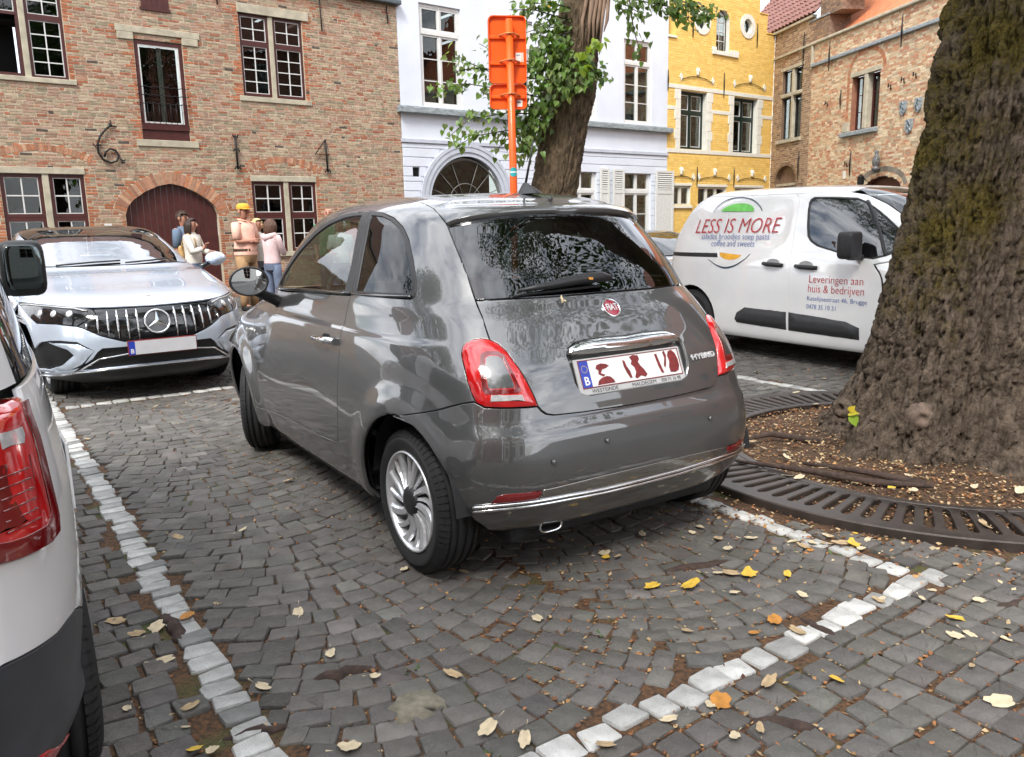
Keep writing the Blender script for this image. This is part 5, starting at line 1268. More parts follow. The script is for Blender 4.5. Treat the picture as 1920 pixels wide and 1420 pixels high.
M_TILE_B = M('brown_pantile', (.19, .085, .07), rough=.7, var=.3, scale=9, bump=.003, bscale=50); M_TILE_O = M('orange_pantile', (.46, .15, .06), rough=.75, var=.28, scale=9, bump=.003, bscale=50)
def tile_roof(parent, name, o, du, dv, nu, nv, mat, w=.23, l=.31, nsingle=300):
    me, t, q = roof_tiles(parent, name, o, du, dv, nu, nv, mat, w=w, l=l)
    link(name, me, mat, parent, kind='stuff')
PHR = math.radians(-80.25); PR = (9.002, 28.447, 0)
def right_houses():
    # corner house, darker brick
    H = thing('corner_house', 'narrow brown brick house in the corner with a stone cross window', 'house', PR, PHR)
    w = rect(.62, 1.88, 3.93, 6.14); nic = [(.36, 1.5), (1.72, 1.5), (1.72, 2.55)] + [(1.04 + .68 * math.cos(a), 2.55 + .55 * math.sin(a)) for a in np.linspace(0, math.pi, 14)][1:]
    out_ = rect(.0, 2.43, 0, 7.36)
    lint = [rect(.4, 1.95, 3.82, 3.93), rect(.0, 2.43, 6.56, 6.63)]
    wall_sheet('wall', out_, [w, nic], M_MORT, H, reveal=.16, rmat=M_BRICK and M('brown_reveal', (.16, .10, .06), rough=.9))
    ar = [arch_ring(arc(1.24, 6.24, .66, .22), .11, [(.28, .16, .09), (.3, .2, .12)]), arch_ring([p for p in nic[2:][::-1]], .11, [(.2, .13, .08), (.24, .16, .1)])]
    brick_wall(H, out_, [w, nic] + lint, [(.32, .22, .14), (.25, .16, .105), (.40, .28, .18), (.18, .125, .09)], [4, 3, 2, 1], M_BRICK, course=.066, arches=ar, seed=8, nsingle=260)
    for q in lint: slab(H, 'stone_sill' if q[0][1] < 5 else 'string_course', M_STONE, q[0][0], q[1][0], q[0][1], q[2][1], -.07, .03)
    m = 1.27; slab(H, 'stone_mullion', M_STONE, m - .07, m + .07, 3.93, 6.14, .0, .16, .02); slab(H, 'stone_transom', M_STONE, .55, m - .07, 5.26, 5.38, -.03, .16, .02); slab(H, 'stone_transom', M_STONE, m + .07, 1.90, 5.26, 5.38, -.03, .16, .02); slab(H, 'stone_lintel', M_STONE, .5, 1.95, 6.10, 6.2, -.02, .1)
    for a, b in ((.62, m - .07), (m + .07, 1.88)):
        for c, d in ((3.93, 5.26), (5.38, 6.10)): casement(H, a, b, c, d, 1, 1, y=.10, fmat=M_DARKIN, fw=.045, edge=0)
    mb = MB(); mb.prism(nic, .155, .17); mb.build('niche_back', M('brown_infill', (.20, .13, .085), rough=.9, bump=.004), H); slab(H, 'niche_beam', M_STONE, .36, 1.72, 2.44, 2.52, .05, .15)
    for a, b, u in ((2.62, 3.49, 1.91), (6.01, 7.05, 1.92)):
        mb = MB(); mb.tube([(u, -.03, a), (u, -.045, (a + b) / 2), (u, -.03, b)], [.012, .026, .012], 6); mb.build('wall_anchor', M_FORGE, H)
    slab(H, 'eave_board', M_STONE, -.05, 2.48, 7.36, 7.44, -.10, .05)
    tile_roof(H, 'roof_tiles', (-3.5, -.10, 7.46), (1, 0, 0), (0, .66, .75), 27, 20, M_TILE_B)
    mb = MB(); mb.add([(-3.5, -.08, 7.44), (2.6, -.08, 7.44), (2.6, 4.1, 12.2), (-3.5, 4.1, 12.2)], [(0, 1, 2, 3)]); mb.build('roof', M_TILE_B, H)
    # stepped chimney gable between the two roofs
    G = thing('right_brick_house', 'orange and cream brick house on the right with carved shields and an orange tiled roof', 'house', PR, PHR)
    w2 = [(4.62, 3.78), (5.92, 3.78), (5.92, 5.28), (4.62, 5.28)]
    dr = [(5.45, 0), (7.1, 0), (7.1, 2.1)] + [(6.27 + .83 * math.cos(a), 2.1 + .35 * math.sin(a)) for a in np.linspace(0, math.pi, 12)][1:]
    holes = [w2, dr]
    lint = [rect(4.25, 5.95, 3.62, 3.78), rect(2.47, 14, 5.90, 6.0)]
    bl = [(4.62, 5.28), (5.92, 5.28)] + [(5.27 + .65 * math.cos(a), 5.28 + .48 * math.sin(a)) for a in np.linspace(0, math.pi, 14)][1:-1]
    out2 = rect(2.44, 14, 0, 6.55)
    ar = [arch_ring([(4.50, 3.95), (4.50, 5.28)] + [(5.27 - .77 * math.cos(a), 5.28 + .56 * math.sin(a)) for a in np.linspace(0, math.pi, 16)][1:], .12, [(.40, .16, .08), (.44, .22, .12)]), arch_ring([(6.27 - .95 * math.cos(a), 2.15 + .42 * math.sin(a)) for a in np.linspace(0.05, math.pi - .05, 14)], .14, [(.18, .15, .12), (.22, .19, .15)], .2)]
    wall_sheet('wall', out2, holes, M_MORT, G, reveal=.2, rmat=M('red_reveal', (.28, .12, .07), rough=.9))
    brick_wall(G, out2, holes + lint, [(.56, .40, .245), (.50, .27, .155), (.62, .50, .34), (.45, .21, .125), (.42, .32, .21)], [5, 4, 5, 2, 2], M_BRICK, course=.060, length=.205, joint=.012, seed=9, arches=ar)
    slab(G, 'stone_sill', M_CORN, 4.25, 5.95, 3.64, 3.76, -.12, .05, .02); slab(G, 'string_course', M_CORN, 2.47, 14, 5.90, 6.0, -.10, .03, .02); slab(G, 'coping', M_STONE, 2.40, 14, 6.55, 6.63, -.10, .12, .02)
    slab(G, 'drop_pipe', M_STONE, 2.44, 2.52, 5.86, 6.55, -.08, .0)
    m = 5.27; slab(G, 'stone_mullion', M_STONE, m - .09, m + .09, 3.78, 5.28, -.01, .2, .03); slab(G, 'stone_lintel', M_STONE, 4.55, 5.98, 5.24, 5.36, -.02, .15)
    for a, b in ((4.62, m - .09), (m + .09, 5.92)): casement(G, a, b, 3.78, 5.24, 2, 3, y=.16, fmat=M_DRED, fw=.05, bmat=M_DRED, edge=0)
    slab(G, 'sill_block', M_STONE, 4.28, 4.60, 3.78, 4.05, -.05, .1)
    for u, z in ((7.0, 4.10), (7.59, 4.10), (7.28, 3.62)):
        mb = MB(); sh = [(-.13, .17), (.13, .17), (.13, -.02), (.09, -.12), (0, -.19), (-.09, -.12), (-.13, -.02)]; mb.prism([(a + u, b + z) for a, b in sh], -.05, .0)
        for k in range(4): mb.lathe([(.03, -.07), (.045, -.05)], 8, 'y', (u + rnd.uniform(-.06, .06), 0, z - .1 + .07 * k))
        mb.build('carved_shield', M_CORN, G)
    st = MB(); st.lathe([(.02, 2.55), (.10, 2.62), (.12, 2.68), (.05, 2.70), (.09, 2.74), (.10, 2.85), (.07, 2.98), (.04, 3.02), (.055, 3.07), (.05, 3.12), (.001, 3.15)], 12, 'z', (6.17, -.14, 0))
    for k in range(14): 
        q = rnd.uniform(0, 6.28); st.tube([(6.17, -.14, 2.86 + rnd.uniform(-.1, .1)), (6.17 + .13 * math.cos(q), -.14 - abs(.08 * math.sin(q)), 2.88 + .12 * math.sin(q))], [.03, .012], 5)
    st.build('niche_statue', M('grey_lead', (.13, .13, .13), rough=.6, metal=.3), G)
    ln = MB(); ln.tube([(5.6, -.02, 2.36), (5.75, -.30, 2.5), (5.95, -.42, 2.50)], .014, 6); ln.box(5.88, 6.02, -.49, -.35, 2.24, 2.44, .02); ln.lathe([(.10, 2.44), (.02, 2.52)], 8, 'z', (5.95, -.42, 0)); ln.build('wall_lantern', M_FORGE, G)
    slab(G, 'house_number_plate', M_WSTONE, 4.42, 4.55, 2.47, 2.70, -.02, 0)
    for a, b, u in ((5.60, 6.45, 3.56), (5.59, 6.40, 6.88), (4.48, 5.0, 4.12), (2.54, 3.24, 4.79)):
        mb = MB(); mb.tube([(u, -.12 if b > 6 else -.03, a), (u, -.13 if b > 6 else -.045, (a + b) / 2), (u, -.12 if b > 6 else -.03, b)], [.012, .026, .012], 6); mb.build('wall_anchor', M_FORGE, G)
    for u, z in ((3.42, 4.71), (6.43, 4.72), (6.96, 4.79), (7.42, 4.83), (4.62, 2.88)):
        mb = MB(); mb.tube([(u - .07, -.05, z + .08), (u - .02, -.09, z - .02), (u + .05, -.07, z + .04), (u, -.02, z - .08)], .018, 5); mb.build('iron_hook', M_FORGE, G)
    dd = MB(); dd.box(5.45, 7.1, .16, .2, 0, 2.5); dd.build('door', M_DRED, G)
    tile_roof(G, 'roof_tiles', (3.6, .35, 6.62), (1, 0, 0), (0, .70, .71), 45, 16, M_TILE_O)
    mb = MB(); mb.add([(2.5, .2, 6.60), (14, .2, 6.60), (14, 4, 10.4), (2.5, 4, 10.4)], [(0, 1, 2, 3)]); mb.build('roof', M_TILE_O, G)
    M_BSTK = M('brown_stack', (.20, .13, .09), rough=.9, var=.35, scale=12)
    K = thing('chimney', 'stepped brick chimney gable between the brown and orange roofs', 'chimney', PR, PHR)
    for a, b, z0, z1 in ((2.20, 3.25, 6.65, 7.25), (2.75, 3.9, 7.25, 7.85), (3.2, 4.4, 7.85, 9.2)):
        sub = [(a, z0), (b, z0), (b, z1), (a, z1)]
        mb = MB(); mb.box(a, b, .0, .7, z0, z1); mb.build('stack', M_BSTK, K)
        brick_wall(K, sub, [], [(.24, .16, .11), (.32, .20, .12), (.17, .12, .09)], [3, 2, 2], M_BRICK, course=.066, seed=int(a * 10), nsingle=90)
        slab(K, 'step_cap', M_CORN, a - .04, b + .04, z1, z1 + .05, -.04, .74)
right_houses()
# ------------------------------------------------------------------ trees
from mathutils import noise as mnoise
def bark_mat(name, c1, c2, moss, mossamt, seed=0.):
    m, t, b = nodes_mat(name); N = t.nodes.new; K = t.links.new
    tc = N('ShaderNodeTexCoord')
    def nz(s, d=8, ro=.65, sc=None, off=0):
        mp_ = N('ShaderNodeMapping'); mp_.inputs['Scale'].default_value = sc or (1, 1, 1); mp_.inputs['Location'].default_value = (off, off, off); K(tc.outputs['Object'], mp_.inputs[0])
        n = N('ShaderNodeTexNoise'); n.inputs['Scale'].default_value = s; n.inputs['Detail'].default_value = d; n.inputs['Roughness'].default_value = ro; K(mp_.outputs[0], n.inputs[0]); return n.outputs['Fac']
    def mix(f, a, c, lo, hi):
        r = N('ShaderNodeMapRange'); r.inputs[1].default_value = lo; r.inputs[2].default_value = hi; K(f, r.inputs[0]); x = N('ShaderNodeMix'); x.data_type = 'RGBA'; K(r.outputs[0], x.inputs[0])
        for s, v in ((6, a), (7, c)):
            if isinstance(v, tuple): x.inputs[s].default_value = (*v, 1)
            else: K(v, x.inputs[s])
        return x.outputs[2]
    f1 = nz(22, sc=(1, 1, .35)); f2 = nz(3.2, off=seed); f3 = nz(60)
    col = mix(f1, c1, c2, .32, .68)
    mc = mix(f3, moss[0], moss[1], .35, .65)
    if mossamt > 0:
        at = N('ShaderNodeAttribute'); at.attribute_name = 'moss'
        a = N('ShaderNodeMath'); a.operation = 'ADD'; K(f2, a.inputs[0]); K(at.outputs['Fac'], a.inputs[1])
        a2 = N('ShaderNodeMath'); a2.operation = 'MULTIPLY_ADD'; K(f3, a2.inputs[0]); a2.inputs[1].default_value = .35; K(a.outputs[0], a2.inputs[2])
        col = mix(a2.outputs[0], col, mc, .78, 1.0)
    K(col, b.inputs['Base Color']); b.inputs['Roughness'].default_value = .92; b.inputs['Specular IOR Level'].default_value = .2
    ad = N('ShaderNodeMath'); ad.operation = 'ADD'; K(f1, ad.inputs[0]); K(f3, ad.inputs[1])
    bp = N('ShaderNodeBump'); bp.inputs['Distance'].default_value = .032; K(ad.outputs[0], bp.inputs['Height']); K(bp.outputs[0], b.inputs['Normal'])
    return m
def trunk(name, mat, parent, axis, rad, z1, nt, nz_, seed, flute=.03, furrow=.028, mossfn=None, fs=(11., 4.)):
    """trunk from rings; vertical furrows cut into the surface"""
    V = []; MS = []
    for j in range(nz_ + 1):
        z = -.05 + (z1 + .05) * (j / nz_) ** 1.15
        cx, cy = axis(z)
        for i in range(nt):
            q = 2 * math.pi * i / nt; r = rad(q, max(z, 0))
            c, s = math.cos(q), math.sin(q)
            p = Vector((c * fs[0] * .42, s * fs[0] * .42, z * fs[1] + seed))
            n1 = 1 - abs(mnoise.noise(p * 1.0)) * 2; n2 = 1 - abs(mnoise.noise(p * 2.3 + Vector((5, 1, 2)))) * 2; n3 = mnoise.noise(Vector((c * 16, s * 16, z * 14 + seed))); n4 = mnoise.noise(Vector((c * 1.6, s * 1.6, z * 1.1 + seed)))
            n5 = 1 - abs(mnoise.noise(p * 4.9 + Vector((1, 7, 3)))) * 2; n6 = mnoise.noise(p * 9.7)
            vd = mnoise.voronoi(Vector((c * fs[0] * .6, s * fs[0] * .6, z * fs[1] * .75 + seed)) + Vector((n3 * .15, n4 * .2, n6 * .25)))[0]; ck = 1 - float(sst(.02, .30, vd[1] - vd[0]))
            d = -furrow * .75 * ck - furrow * .6 * max(0, n1) ** 3 - furrow * .6 * max(0, n2) ** 3 - furrow * .35 * max(0, n5) ** 2 + furrow * .16 * n6 + .006 * n3 + flute * n4
            V.append((cx + (r + d) * c, cy + (r + d) * s, z)); MS.append(mossfn(q, z) if mossfn else 0)
    Fq = [(j * nt + i, j * nt + (i + 1) % nt, (j + 1) * nt + (i + 1) % nt, (j + 1) * nt + i) for j in range(nz_) for i in range(nt)]
    me = np_mesh(name, V, [np.array(Fq)], True)
    a = me.attributes.new('moss', 'FLOAT', 'POINT'); a.data.foreach_set('value', np.array(MS, np.float32))
    return link(name, me, mat, parent)
def leaf_mat(name):
    m = bpy.data.materials.new(name); m.use_nodes = True; t = m.node_tree; b = t.nodes['Principled BSDF']; N = t.nodes.new; K = t.links.new; o = t.nodes['Material Output']
    at = N('ShaderNodeAttribute'); at.attribute_name = 'tint'; K(at.outputs['Color'], b.inputs['Base Color']); b.inputs['Roughness'].default_value = .42
    tr = N('ShaderNodeBsdfTranslucent'); v = N('ShaderNodeVectorMath'); v.operation = 'MULTIPLY'; v.inputs[1].default_value = (1.5, 1.7, .6); K(at.outputs['Vector'], v.inputs[0]); K(v.outputs[0], tr.inputs[0])
    mx = N('ShaderNodeMixShader'); mx.inputs[0].default_value = .35; K(b.outputs[0], mx.inputs[1]); K(tr.outputs[0], mx.inputs[2]); K(mx.outputs[0], o.inputs[0])
    return m
M_LEAFG = leaf_mat('lime_leaf'); M_TWIG = M('twig_bark', (.06, .045, .03), rough=.85, var=.3)
# heart-shaped leaf, stalk at origin, tip along +x, folded along the midrib
HL = np.array([(0, 0, 0), (-.10, .20, .05), (.02, .42, .10), (.28, .47, .10), (.60, .32, .05), (.84, .12, -.02), (1.06, 0, -.12), (.84, -.12, -.02), (.60, -.32, .05), (.28, -.47, .10), (.02, -.42, .10), (-.10, -.20, .05), (.30, 0, .0), (.65, 0, -.02)])
HF3 = np.array([(0, 12, 1), (1, 12, 2), (2, 12, 3), (0, 11, 12), (11, 10, 12), (10, 9, 12), (4, 13, 5), (5, 13, 6), (6, 13, 7), (7, 13, 8), (3, 12, 4), (12, 13, 4), (9, 8, 12), (12, 8, 13)])
def leaf_pose(p, d, up, size, r):
    d = np.array(d, float); d /= np.linalg.norm(d); up = np.array(up, float); y = np.cross(up, d); y /= max(1e-6, np.linalg.norm(y)); z = np.cross(d, y)
    return np.array(p) + (HL * size * np.array([1, r.uniform(.85, 1.1), r.uniform(.5, 2.2)])) @ np.stack([d, y, z])
def spray(P, n, r, size=(.055, .085), droop=.8, spread=.10):
    """leaves hung alternately along a twig"""
    P = np.array(P, float); l = np.concatenate([[0], np.cumsum(np.linalg.norm(np.diff(P, axis=0), axis=1))]); out = []
    for k in range(n):
        s = l[-1] * (1 - (1 - (k + r.random()) / n) * .92)
        p = np.array([np.interp(s, l, P[:, i]) for i in range(3)]) + r.normal(0, spread * .45, 3) * [1, 1, .8]
        t = np.array([np.interp(min(s + .05, l[-1]), l, P[:, i]) - np.interp(max(s - .05, 0), l, P[:, i]) for i in range(3)]); t /= max(1e-6, np.linalg.norm(t))
        side = np.cross(t, [0, 0, 1]) * (1 if k % 2 else -1)
        d = t * r.uniform(.1, .6) + side * r.uniform(.2, 1.0) + np.array([0, 0, -droop * r.uniform(.3, 1.3)]) + r.normal(0, .3, 3)
        up = np.array([0, -.45, .9]) + r.normal(0, .45, 3)
        out.append(leaf_pose(p, d, up, r.uniform(*size), r))
    return out
def leaves_out(tree, L, tints, nsingle):
    L = np.array(L); n = len(L); px, py, dp = to_px(L[:, 12]); sc = np.where((px > 0) & (px < 1920) & (py > 0), 1 / dp, 0)
    order = np.argsort(-sc)[:nsingle]; rest = np.ones(n, bool); rest[order] = False
    for i in order: link('leaf', np_mesh('leaf', L[i], [HF3], True, np.repeat(tints[i][None], len(HF3), 0)), M_LEAFG, tree)
    R_ = np.where(rest)[0]
    if len(R_): link('foliage', np_mesh('foliage', L[R_].reshape(-1, 3), [(HF3[None] + (np.arange(len(R_)) * 14)[:, None, None]).reshape(-1, 3)], True, np.repeat(tints[R_], len(HF3), 0)), M_LEAFG, tree, kind='stuff')
def crown(tree, clusters, n, r, size=(.07, .11)):
    """many leaves spread through clumps; four-cornered folded leaves"""
    cl = np.array(clusters, float); w_ = cl[:, 3] ** 2; idx = r.choice(len(cl), n, p=w_ / w_.sum())
    d = r.normal(0, 1, (n, 3)); d /= np.linalg.norm(d, axis=1, keepdims=True)
    p = cl[idx, :3] + d * (cl[idx, 3] * r.uniform(.35, 1, n) ** .6)[:, None] * [1, 1, .75]
    a = r.normal(0, 1, (n, 3)) + [0, 0, -.4]; a /= np.linalg.norm(a, axis=1, keepdims=True); b = np.cross(a, r.normal(0, 1, (n, 3))); b /= np.linalg.norm(b, axis=1, keepdims=True); c = np.cross(a, b)
    s = r.uniform(size[0], size[1], n)[:, None]
    V = np.stack([p, p + a * s * .5 + b * s * .42 + c * s * .08, p + a * s * 1.05 - c * s * .1, p + a * s * .5 - b * s * .42 + c * s * .08], 1).reshape(-1, 3)
    t = np.array([.055, .095, .028]) * r.uniform(.55, 1.5, (n, 1)) * (1 + r.normal(0, .1, (n, 3)))
    F3 = np.array([(0, 1, 2), (0, 2, 3)]); link('crown', np_mesh('crown', V, [(F3[None] + (np.arange(n) * 4)[:, None, None]).reshape(-1, 3)], False, np.repeat(t, 2, 0)), M_LEAFG, tree, kind='stuff')
def limbs(tree, base, r0, ends, mat, r):
    for k, e in enumerate(ends):
        P = [Vector(base).lerp(Vector(e), f) + Vector((r.normal(0, .12), r.normal(0, .12), .35 * math.sin(math.pi * f))) * (f > 0) for f in np.linspace(0, 1, 6)]
        mb = MB(); mb.tube(P, [r0 * (1 - .8 * f) for f in np.linspace(0, 1, 6)], 10); mb.build('limb', mat, tree)
M_BARK1 = bark_mat('mossy_bark', (.046, .034, .025), (.215, .165, .125), ((.05, .042, .010), (.15, .112, .024)), 1.)
M_BARK2 = bark_mat('brown_bark', (.07, .053, .038), (.27, .195, .125), ((.06, .055, .02), (.12, .10, .04)), 1., 3.)
r1 = np.random.default_rng(11)
T1 = thing('lime_tree', 'big mossy leaning tree trunk in the soil ring on the right', 'tree', (0, 0, 0))
ax1 = lambda z: (2.545 + .135 * z + .0 * z * z, 4.72 + .01 * z)
def rad1(q, z):
    fl = math.exp(-z / .30); fl2 = math.exp(-z / 1.0)
    lobes = .5 + .5 * math.cos(5 * q + .6) * .9 + .22 * math.sin(9 * q + 1.2)
    return .445 - .012 * z + .06 * fl2 * (.6 + .4 * math.cos(5 * q + .6)) + .30 * fl * (.42 + .58 * lobes) - .02 * math.cos(7 * q + z * .6)
trunk('trunk', M_BARK1, T1, ax1, rad1, 3.3, 380, 420, 1.7, flute=.035, furrow=.045, mossfn=lambda q, z: .10 * max(-.8, math.cos(q - 3.3)) + .30 * float(sst(.35, 1.3, z)) - .14, fs=(17., 3.0))
limbs(T1, (2.97, 4.75, 3.1), .36, [(2.2, 3.6, 6.6), (3.9, 4.2, 7.0), (2.9, 6.0, 7.4), (3.1, 4.7, 8.2), (1.4, 5.0, 7.0)], M_BARK1, r1)
kn = MB(); kn.lathe([(.001, -.004), (.016, .0), (.026, .012), (.042, .014), (.060, .0), (.085, -.035)], 20, 'z'); kn = kn.build('knot', M('healed_knot', (.12, .085, .065), rough=.85, var=.4, scale=25, bump=.012, bscale=30), T1, fix=False); kn.scale = (1, 1, 1); place(kn, (2.247, 4.296, .283), (-.30, -.95, .1))
for p, n_ in (((1.865, 4.46, .31), (-.75, -.65, .2)),): 
    mb = MB(); mb.lathe([(.001, -.02), (.018, .0), (.03, .018), (.045, .008), (.06, -.02)], 14); o = mb.build('branch_stub', M_BARK1, T1, fix=False); place(o, p, n_)
sl = [leaf_pose((1.885, 4.385, .30), (.3, -.5, .1), (-.3, -.8, .5), .055, r1), leaf_pose((1.895, 4.37, .285), (.25, -.3, -.9), (-.2, -.95, .1), .062, r1), leaf_pose((1.88, 4.375, .315), (.4, -.2, .5), (-.2, -.9, .3), .04, r1)]
for V, c in zip(sl, ((.50, .42, .03), (.22, .34, .03), (.55, .42, .04))): link('sprout_leaf', np_mesh('leaf', V, [HF3], True, np.repeat(np.array([c]), len(HF3), 0)), M_LEAFG, T1)
for P in ([(1.25, 4.35), (1.55, 4.10), (1.85, 3.98), (2.1, 3.85)], [(1.6, 4.28), (1.85, 4.05), (2.1, 3.93)], [(1.35, 4.75), (1.6, 4.85), (1.9, 4.75)]):
    mb = MB(); mb.tube([(x, y, .045 + .02 * math.sin(i * 2.1)) for i, (x, y) in enumerate(P)], [.008, .018, .021, .011][:len(P)], 8); mb.build('surface_root', M_ROOT, T1)
cl1 = [(2.6 + 2.6 * math.cos(q) * k, 4.3 + 2.4 * math.sin(q) * k, z, rr) for q in np.linspace(0, 6.28, 11)[:-1] for k, z, rr in ((1.0, 5.3, 1.0), (.75, 6.7, 1.1), (.4, 7.8, 1.1))]
crown(T1, cl1, 26000, r1)
T2 = thing('lime_tree', 'brown leaning tree with leafy shoots behind the orange sign', 'tree', (0, 0, 0))
ax2 = lambda z: (.06 + .27 * z - .012 * z * z + .03 * math.sin(z * 1.3), 9.25)
rad2 = lambda q, z: .275 + .10 * math.exp(-z / .35) - .004 * z + .02 * math.cos(3 * q + z) + .035 * math.exp(-((z - 2.75) / .25) ** 2)
trunk('trunk', M_BARK2, T2, ax2, rad2, 5.0, 150, 240, 4.2, flute=.03, furrow=.024, mossfn=lambda q, z: .02 - .1 * (z > 2.4), fs=(13., 4.))
for k in range(7):
    x = .84 + .035 * k; mb = MB(); mb.tube([(x - .02 + rnd.gauss(0, .01), 9.0 - .01 * abs(k - 3), 3.2 + rnd.uniform(-.1, .15)), (x + rnd.gauss(0, .015), 8.985, 3.45), (x + .05, 8.99, 3.8), (x + .08, 9.0, 4.2)], [.006, .02, .022, .015], 6); mb.build('torn_wood', M('torn_wood_%d' % k, (.30, .20, .14), rough=.85, var=.35, scale=30, stretch=(1, 1, .2)), T2)
BR = [([(0.519, 9.05, 2.663), (0.063, 8.967, 2.768), (-0.384, 8.883, 2.828), (-0.792, 8.8, 2.77)], 46),
([(0.467, 9.1, 2.89), (-0.103, 9.033, 2.944), (-0.381, 8.967, 3.055), (-0.58, 8.9, 3.163)], 36),
([(0.011, 8.9, 2.945), (-0.267, 8.867, 2.982), (-0.477, 8.833, 2.959), (-0.554, 8.8, 2.912)], 18),
([(0.474, 9.2, 3.071), (0.014, 9.15, 3.125), (-0.278, 9.1, 3.272)], 22),
([(0.492, 9.1, 2.533), (0.002, 8.983, 2.544), (-0.394, 8.867, 2.472), (-0.617, 8.75, 2.28)], 46),
([(0.462, 9.1, 2.439), (-0.002, 9.0, 2.365), (-0.343, 8.9, 2.306), (-0.528, 8.8, 2.197)], 46),
([(0.285, 9.0, 2.387), (-0.004, 8.95, 2.266), (-0.12, 8.9, 2.154)], 14),
([(0.429, 8.95, 2.677), (0.225, 8.9, 2.404), (0.15, 8.85, 2.035)], 70),
([(0.511, 8.9, 2.722), (0.31, 8.875, 2.454), (0.248, 8.85, 2.126)], 60),
([(0.456, 8.95, 2.596), (0.116, 8.917, 2.598), (-0.107, 8.883, 2.678), (-0.245, 8.85, 2.729)], 30),
([(0.693, 8.9, 3.054), (0.564, 8.825, 2.895), (0.503, 8.75, 2.715)], 40),
([(0.738, 8.9, 3.09), (0.884, 8.8, 2.937), (1.038, 8.7, 2.822)], 34),
([(0.727, 8.9, 3.037), (0.629, 8.8, 2.863), (0.621, 8.7, 2.674)], 34),
([(0.766, 8.9, 3.115), (0.829, 8.8, 2.912), (0.857, 8.7, 2.737)], 34),
([(0.686, 8.95, 3.127), (0.457, 8.875, 3.011), (0.286, 8.8, 2.843)], 36),
([(0.658, 8.95, 3.021), (0.456, 8.875, 2.879), (0.311, 8.8, 2.684)], 40),
([(0.728, 9.1, 3.476), (0.303, 9.0, 3.576), (0.051, 8.9, 3.552)], 34),
([(0.728, 9.1, 3.397), (0.412, 9.0, 3.407), (0.213, 8.9, 3.325)], 34),
([(0.719, 9.0, 3.269), (0.379, 8.95, 3.159), (0.224, 8.9, 2.994)], 40),
([(0.692, 9.0, 3.349), (0.464, 8.95, 3.289), (0.293, 8.9, 3.151)], 40),
([(0.693, 9.0, 3.585), (0.468, 8.95, 3.628), (0.245, 8.9, 3.605)], 26),
([(0.687, 8.95, 3.18), (0.459, 8.875, 3.117), (0.343, 8.8, 2.973)], 36),
([(1.139, 9.0, 3.654), (1.288, 8.95, 3.576), (1.431, 8.9, 3.478)], 22),
([(1.164, 9.2, 3.758), (1.524, 9.133, 3.654), (1.879, 9.067, 3.562), (2.231, 9.0, 3.434)], 52),
([(1.433, 9.1, 3.7), (1.706, 9.05, 3.593), (1.98, 9.0, 3.403)], 36),
([(1.676, 9.2, 3.748), (2.009, 9.15, 3.623), (2.168, 9.1, 3.554)], 30),
([(1.292, 8.9, 3.626), (1.334, 8.875, 3.334), (1.416, 8.85, 3.051)], 16)]
r2 = np.random.default_rng(21); L = []; TT = []
for P, n in BR:
    mb = MB(); mb.tube(P, [.009 - .006 * i / (len(P) - 1) for i in range(len(P))], 5); mb.build('twig', M_TWIG, T2)
    s = spray(P, int(n * 1.85), r2, (.046, .078), spread=.13); L += s; TT += [np.array([.135, .205, .055]) * r2.uniform(.45, 1.6) * (1 + r2.normal(0, .08, 3)) for _ in s]
for P in ([(.80, 8.85, 3.12), (.82, 8.75, 3.10), (.84, 8.70, 3.06)], [(.90, 8.9, 3.15), (.97, 8.75, 3.18), (1.01, 8.72, 3.17)], [(.80, 8.85, 3.0), (.79, 8.74, 2.97), (.80, 8.70, 2.92)]):
    s = spray(P, 9, r2, (.06, .10), spread=.07); L += s; TT += [np.array([.24, .33, .03]) * r2.uniform(.8, 1.3) for _ in s]
s = spray([(.40, 8.9, 3.62), (.36, 8.85, 3.58)], 3, r2, (.07, .09)); L += s; TT += [np.array([.62, .42, .03])] * 3
TT = np.array(TT); leaves_out(T2, L, TT, 300)
limbs(T2, (1.1, 9.25, 4.8), .22, [(.2, 8.3, 8.0), (2.4, 9.0, 8.2), (1.4, 10.8, 8.6), (1.5, 9.3, 9.5)], M_BARK2, r2)
crown(T2, [(1.2 + 2.4 * math.cos(q) * k, 9.4 + 2.2 * math.sin(q) * k, z, rr) for q in np.linspace(0, 6.28, 9)[:-1] for k, z, rr in ((1.0, 6.6, 1.0), (.6, 8.0, 1.2), (.2, 9.2, 1.2))], 12000, r2, (.09, .14))
# unseen limes and house rows, added to darken reflections and shade the foreground
r3 = np.random.default_rng(31)
for k, (x, y, lab) in enumerate(((-3.6, -4.6, 'lime tree on the near side of the square, left of the camera'), (3.4, -5.2, 'lime tree on the near side of the square, right of the camera'), (-9.0, 1.2, 'lime tree at the left side of the square, beyond the white van'))):
    T = thing('lime_tree', lab, 'tree', (0, 0, 0)); mb = MB(); mb.tube([(x, y, 0), (x + .1, y, 1.5), (x + .15, y + .1, 3.2), (x, y + .1, 5)], [.42, .30, .27, .2], 14); mb.build('trunk', M_BARK2, T); limbs(T, (x, y, 4.2), .2, [(x - 2, y + 1, 7.5), (x + 2, y - 1, 7.6), (x, y + 2, 8), (x + .5, y - 1.8, 8.2)], M_BARK2, r3)
    crown(T, [(x + 3.0 * math.cos(q) * kk, y + 2.8 * math.sin(q) * kk, z, rr) for q in np.linspace(0, 6.28, 10)[:-1] for kk, z, rr in ((1.0, 5.2, 1.1), (.7, 6.7, 1.2), (.3, 8.0, 1.2))], 12000, r3, (.10, .16))
